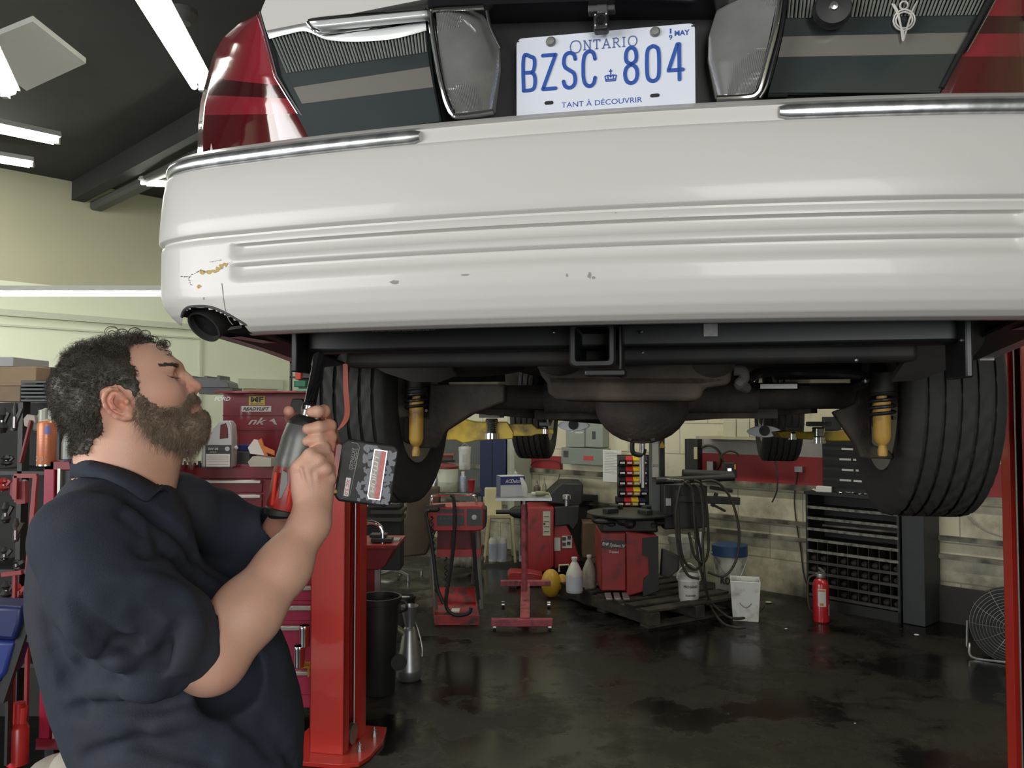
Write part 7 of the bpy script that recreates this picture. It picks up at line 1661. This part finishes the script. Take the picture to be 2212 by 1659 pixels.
q = K('battery_charger_block', 'grey notched battery charger block standing on the open chest lid', 'charger', 470, 851, Y=5.6)
q.bx(430, 838, 502, 851, 0, .2).build('base', M_dsteel, q.t); q.poly([(410, 812), (418, 812), (418, 816), (440, 816), (440, 812), (448, 812), (448, 817), (468, 817), (468, 811), (475, 811), (475, 820), (492, 826), (495, 838), (410, 838)], 0, .2).build('block', mat('slate_plastic', (.055, .06, .06), .5), q.t, bevel=.004)
# ---- dark shelf with coloured bags by the corner
k = K('corner_shelf', 'dark storage shelf at the corner left of the hanging tyre', 'shelf', 655, 1190, Y=9.0)
for x in (624, 700): k.bx(x-2, 760, x+2, 1190, 0, .04).build('upright', M_gplast, k.t)
k.bx(622, 765, 702, 1190, .38, .4).build('back_panel', M_gplast, k.t)
for y in (783, 815, 846, 880): k.bx(622, y, 702, y+3, 0, .4).build('shelf_board', M_dsteel, k.t)
for x0, y0, x1, y1, m_, lb_ in ((637, 790, 650, 820, mat('bag_red', (.50, .06, .04), .6), 'red bottle on the corner shelf'), (652, 792, 664, 800, mat('bag_blue', (.03, .10, .30), .6), 'blue packet on the corner shelf'), (634, 822, 660, 836, mat('bag_green', (.02, .14, .08), .6), 'dark green bag on the corner shelf'), (640, 840, 664, 846, mat('bag_green2', (.08, .32, .20), .6), 'light green packet low on the corner shelf')):
    q = K('packet', lb_, 'packet', (x0+x1)/2, y1, Y=8.98); q.bx(x0, y0, x1, y1, 0, .1).build('packet', m_, q.t, bevel=.01)
# ================================================================== left edge, behind the person
k = K('red_tool_cart', 'tall dark red tool cart with silver edge trim behind the person, spray can on top', 'tool cart', 120, 1640, Y=3.1)
k.bx(82, 1008, 250, 1028, 0, .45).build('top_frame', M_chest, k.t, bevel=.004); k.bx(82, 1008, 105, 1620, 0, .05).build('corner_post', mat('cart_crimson', (.33, .015, .045), .35, var=.08), k.t, bevel=.004)
k.bx(108, 1028, 250, 1600, .02, .45).build('cabinet_body', MATS['cart_crimson'], k.t, bevel=.004); k.bx(110, 1024, 150, 1140, .012, .03).build('front_panel', M_ink, k.t)
k.bx(113, 1024, 119, 1612, -.004, .02).build('silver_trim', M_alu, k.t); k.bx(80, 1596, 250, 1618, -.01, .05).build('bottom_rail', M_chest, k.t)
for x in (90, 235): k.bx(x-10, 1618, x+10, 1660, .05, .1).build('caster', M_gplast, k.t)
q = K('spray_can', 'orange spray can with purple cap mark on the red cart behind the head', 'spray can', 100, 1006, Y=3.12); r = 19*q.s
MB().lathe([(r*.96, 0), (r, .003), (r, 86*q.s), (r*.9, 93*q.s), (r*.55, 98*q.s)], n=32).build('can', mat('can_orange', (.62, .20, .09), .35, .2, var=.1, scale=20), q.t)
MB().lathe([(r*.97, -.001), (r*1.01, .0), (r*1.01, .006)], n=32).build('rim', MATS['bright_steel'], q.t); MB().lathe([(r*.9, 90*q.s), (r*.6, 99*q.s), (r*.45, 101*q.s)], n=24).build('shoulder', M_cream, q.t)
b = MB(); b.lathe([(r*.62, 0), (r*.62, 26*q.s), (r*.55, 26*q.s)], (-.3*r, 0, 94*q.s), n=16); b.box((.35*r, 0, 108*q.s), (r*.5, r*.6, 24*q.s)); b.build('cap', mat('cap_grey_clear', (.38, .38, .32), .3), q.t)
lb = MB(); lb.grid([[(r*1.012*math.sin(a), -r*1.012*math.cos(a), z) for a in (.25, .45, .65, .85)] for z in (68*q.s, 86*q.s)], (0, .0004, 0)); lb.build('label_patch', mat('purple_patch', (.20, .20, .48), .4), q.t)
b = MB(); r2 = 5*q.s
for i, cx in enumerate((-.7, -.05)): b.tube([(cx*r+r2*math.cos(t), -r*1.02*math.sqrt(max(.02, 1-(cx+r2/r*math.cos(t))**2)), 16*q.s+r2*math.sin(t)) for t in [j*PI/4 for j in range(8)]], .0008, 5, 2, closed=True)
b.tube([(.35*r, -r*.97, 20*q.s), (.85*r, -r*.55, 20*q.s), (.6*r, -r*.82, 11*q.s)], .0008, 5, 1, closed=True); b.build('hazard_marks', M_lab, q.t)
b = MB()
for i in range(6): b.grid([[(r*1.008*math.sin(a), -r*1.008*math.cos(a), (34+i*6)*q.s+dz) for a in [-.9+.18*j for j in range(10-(i % 3))]] for dz in (0, .0016)])
b.build('print_lines', mat('print_mauve', (.40, .24, .28), .5), q.t)
q = K('plastic_bottle', 'small blue-labelled bottle right of the orange spray can', 'bottle', 144, 1003, Y=3.15); r = 11*q.s
MB().lathe([(r, 0), (r, 45*q.s), (r*.7, 58*q.s), (r*.3, 72*q.s)], n=20).build('bottle', mat('bottle_clear_grey', (.38, .42, .38), .3), q.t); MB().lathe([(r*1.02, .002), (r*1.02, 12*q.s)], n=20).build('label', mat('blue_grey_label', (.06, .08, .18), .5), q.t)
k = K('tool_rack', 'dark crowded storage rack at the left edge', 'rack', 40, 1650, Y=3.9)
for x in (-60, 28, 108): k.bx(x-5, 870, x+5, 1650, 0, .06).build('upright', M_gplast, k.t)
for y in (868, 1030, 1240, 1440): k.bx(-70, y, 118, y+8, 0, .45).build('shelf_board', M_gplast, k.t)
k.bx(-260, 880, 118, 1640, .44, .46).build('back_panel', mat('rack_dark', (.02, .02, .019), .8, var=.5, scale=9), k.t)
for x0, y0, x1, y1, m_, nm, lb_, ct in ((-60, 792, 78, 834, M_card, 'cardboard_box', 'upper cardboard box on the rack at the left edge', 'box'), (-60, 834, 44, 868, mat('cardboard_dark', (.19, .14, .085), .8, var=.2), 'cardboard_box', 'lower cardboard box on the rack at the left edge', 'box'), (-30, 771, 29, 792, mat('grey_carton', (.28, .28, .28), .6), 'grey_box', 'grey carton on top of the upper cardboard box', 'box'), (74, 793, 112, 822, M_gplast, 'black_case', 'black case beside the upper cardboard box', 'case')):
    q = K(nm, lb_, ct, (x0+x1)/2, y1, Y=3.88 if nm != 'black_case' else 4.0); q.bx(x0, y0, x1, y1, 0, .3).build('box', m_, q.t, bevel=.004)
for i in range(6):
    q = K('plastic_tray', '%s tray of the black stack behind the head' % ('bottom', 'second', 'third', 'fourth', 'fifth', 'topmost')[i], 'tray', 77, 868-i*8, 'stacked black trays', Y=3.86); q.bx(44, 862-i*8, 112, 868-i*8, 0, .25).build('tray', mat('tray_blackgreen', (.022, .030, .030), .45), q.t, bevel=.003)
q = K('pipe_wrench', 'tool with dark red handle leaning on the rack behind the orange can', 'wrench', 48, 1000, Y=3.7); MB().bar(q.P(45, 1000, 0), q.P(66, 908, 0), 11*q.s, .012).build('handle', mat('dark_red_handle', (.16, .025, .025), .5), q.t, bevel=.003); q.poly([(48, 905), (56, 895), (72, 898), (76, 915), (66, 912), (60, 925), (50, 920)], 0, .02).build('jaw', mat('worn_steel_tan', (.22, .19, .16), .5, .4), q.t, bevel=.002)
q = K('white_bag', 'whitish bag behind the orange spray can', 'bag', 80, 932, Y=3.8); q.poly([(68, 930), (72, 905), (85, 885), (98, 880), (98, 935)], 0, .05).build('bag', mat('bag_offwhite', (.40, .39, .34), .6), q.t, bevel=.01)
random.seed(21); cl = [M_gplast, M_dsteel, M_dsteel, M_red, mat('clutter_grey', (.16, .16, .15), .5), M_gplast, M_wood]
adj = ['black', 'dark', 'steel', 'red', 'grey', 'sooty', 'brown']
spots_ = [(4, 935, 24, 55), (32, 930, 14, 60), (14, 1005, 26, 22), (8, 1060, 24, 28), (40, 1085, 18, 60), (12, 1130, 20, 45), (34, 1170, 16, 50), (10, 1210, 18, 28), (36, 1225, 16, 16), (14, 1290, 24, 34), (40, 1290, 16, 28)]
for i, (x, y, w_, h_) in enumerate(spots_):
    sh = ('at head height', 'below the cardboard boxes', 'on the upper shelf', 'at the left rim', 'by the red frame', 'on the middle shelf', 'with a coil spring', 'under the middle shelf', 'beside the red frame foot', 'low at the left rim', 'above the blue seat')[i]
    q = K('machine_part', '%s machine part %s of the left rack' % (adj[i % 7], sh), 'machine part', x, y, 'machine parts on the rack', Y=3.72)
    b = MB(); b.lathe([(w_*.3*q.s, 0), (w_*.5*q.s, h_*.2*q.s), (w_*.28*q.s, h_*.5*q.s), (w_*.45*q.s, h_*.7*q.s), (w_*.2*q.s, h_*q.s)], n=12); b.bar((-.01, 0, 0), (.03, 0, h_*.8*q.s), .015, .015); b.build('part_body', cl[i % 7], q.t)
    MB().cyl((w_*.1*q.s, -.01, h_*.1*q.s), (w_*.1*q.s, -.01, h_*.5*q.s), 3*q.s, n=8).build('pin', M_steel, q.t)
k = K('red_frame_stand', 'red square-tube frame stand at the left edge', 'stand', 50, 1245, Y=3.5)
for a in (((28, 1030), (76, 1030)), ((73, 1030), (60, 1240)), ((5, 1241), (48, 1236)), ((30, 1030), (30, 1080))): MB().bar(k.P(a[0][0], a[0][1], 0), k.P(a[1][0], a[1][1], 0), .018, .018).build('tube', mat('frame_red', (.26, .03, .03), .45), k.t)
for x in (30, 60): k.bx(x-3, 1240, x+3, 1590, 0, .02).build('leg', MATS['frame_red'], k.t)
k.poly([(16, 1045), (46, 1042), (48, 1090), (30, 1092), (14, 1070)], .01, .04).build('red_guard', mat('guard_red', (.22, .03, .035), .6), k.t)
k = K('creeper_stool', 'blue padded creeper seat at the lower left edge', 'seat', 20, 1500, Y=2.9)
k.poly([(-60, 1312), (42, 1315), (40, 1350), (28, 1388), (-60, 1380)], 0, .14).build('cushion', mat('blue_vinyl', (.014, .022, .10), .4, var=.1), k.t, bevel=.015, seg=3); k.poly([(-60, 1388), (26, 1390), (8, 1460), (-10, 1480), (-60, 1480)], .01, .12).build('cushion', mat('blue_vinyl2', (.018, .035, .19), .4, var=.1), k.t, bevel=.015, seg=3)
MB().bar(k.P(55, 1318, .03), k.P(-8, 1520, .03), .022, .03).build('frame_tube', M_gplast, k.t); 
for x in (-40, 0): k.bx(x-3, 1478, x+3, 1660, .04, .07).build('leg', M_gplast, k.t)
k = K('bottle_jack', 'small red hydraulic jack at the lower left corner', 'jack', 40, 1655, Y=3.0); MB().lathe([(.036, 0), (.036, .13), (.030, .14), (.022, .15), (.022, .22)], k.P(38, 1650), n=20).build('cylinder', mat('jack_red', (.45, .02, .02), .3), k.t); MB().cyl(k.P(42, 1570), k.P(46, 1530), .018, n=14).build('ram', M_lred, k.t)
k.bx(5, 1560, 22, 1655, .03, .08).build('side_block', mat('block_slate', (.06, .07, .07), .5), k.t, bevel=.01)
q = K('clear_bottle', 'crushed shiny bottle between the blue seat and the person', 'bottle', 62, 1385, Y=2.95); MB().lathe([(.014, 0), (.018, .02), (.010, .05), (.016, .07), (.006, .09)], n=10).build('bottle', M_gal, q.t)
q = K('white_sack', 'off-white sack on the floor below the red tool cart', 'sack', 150, 1700, Y=2.9); b = MB(); b.sph(q.P(120, 1668), (.09, .12, .05)); b.sph(q.P(165, 1655), (.08, .12, .07)); b.sph(q.P(200, 1690), (.1, .12, .08)); b.build('sack', mat('sack_offwhite', (.48, .45, .38), .7, var=.2, scale=20), q.t)
# floor litter
for px, py, r, lb_, m_ in ((1698, 1359, .012, 'tiny grey scrap on the floor in front of the fire extinguisher', M_lab), (1980, 1373, .02, 'pale scrap of rag on the floor by the cabinet foot', M_lab), (1847, 1563, .006, 'tiny white chip on the wet floor', M_paper), (1660, 1303, .03, 'green and white wrapper beside the square bucket', mat('wrapper_green', (.35, .42, .25), .6))):
    b = MB(); b.sph((0, 0, r*.3), (r, r*.7, r*.3), 7, 4); o = b.build('litter', m_); o.location = fl(px, py); tag(o, lb_, 'litter')
k = K('battery_tester', 'black battery tester with small bright display on the red band', 'tester', 1585, 1033, Y=7.0); k.bx(1566, 1000, 1592, 1033, 0, .10).build('case', M_gplast, k.t, bevel=.006); k.bx(1572, 1012, 1580, 1018, -.003, 0).build('display', mat('lit_display', (.6, .6, .6), .4, emit=(.8, .85, 1), es=1), k.t); k.bx(1586, 1003, 1590, 1014, -.003, 0).build('orange_mark', mat('orange_mark', (.6, .25, .03), .4), k.t)
MB().tube([k.P(1568, 1000, .05), k.P(1562, 985, .05), k.P(1580, 975, .05), k.P(1596, 980, .05), k.P(1598, 988, .05)], .008, 8, 5).build('cable', M_hose, k.t)
cord('yellow_cable', [wpt(1510, 970), wpt(1530, 962), wpt(1552, 975), wpt(1555, 1000), wpt(1545, 1018)], .010, 'old brown cable arching over the red band', mat('old_cable', (.10, .075, .03), .6))
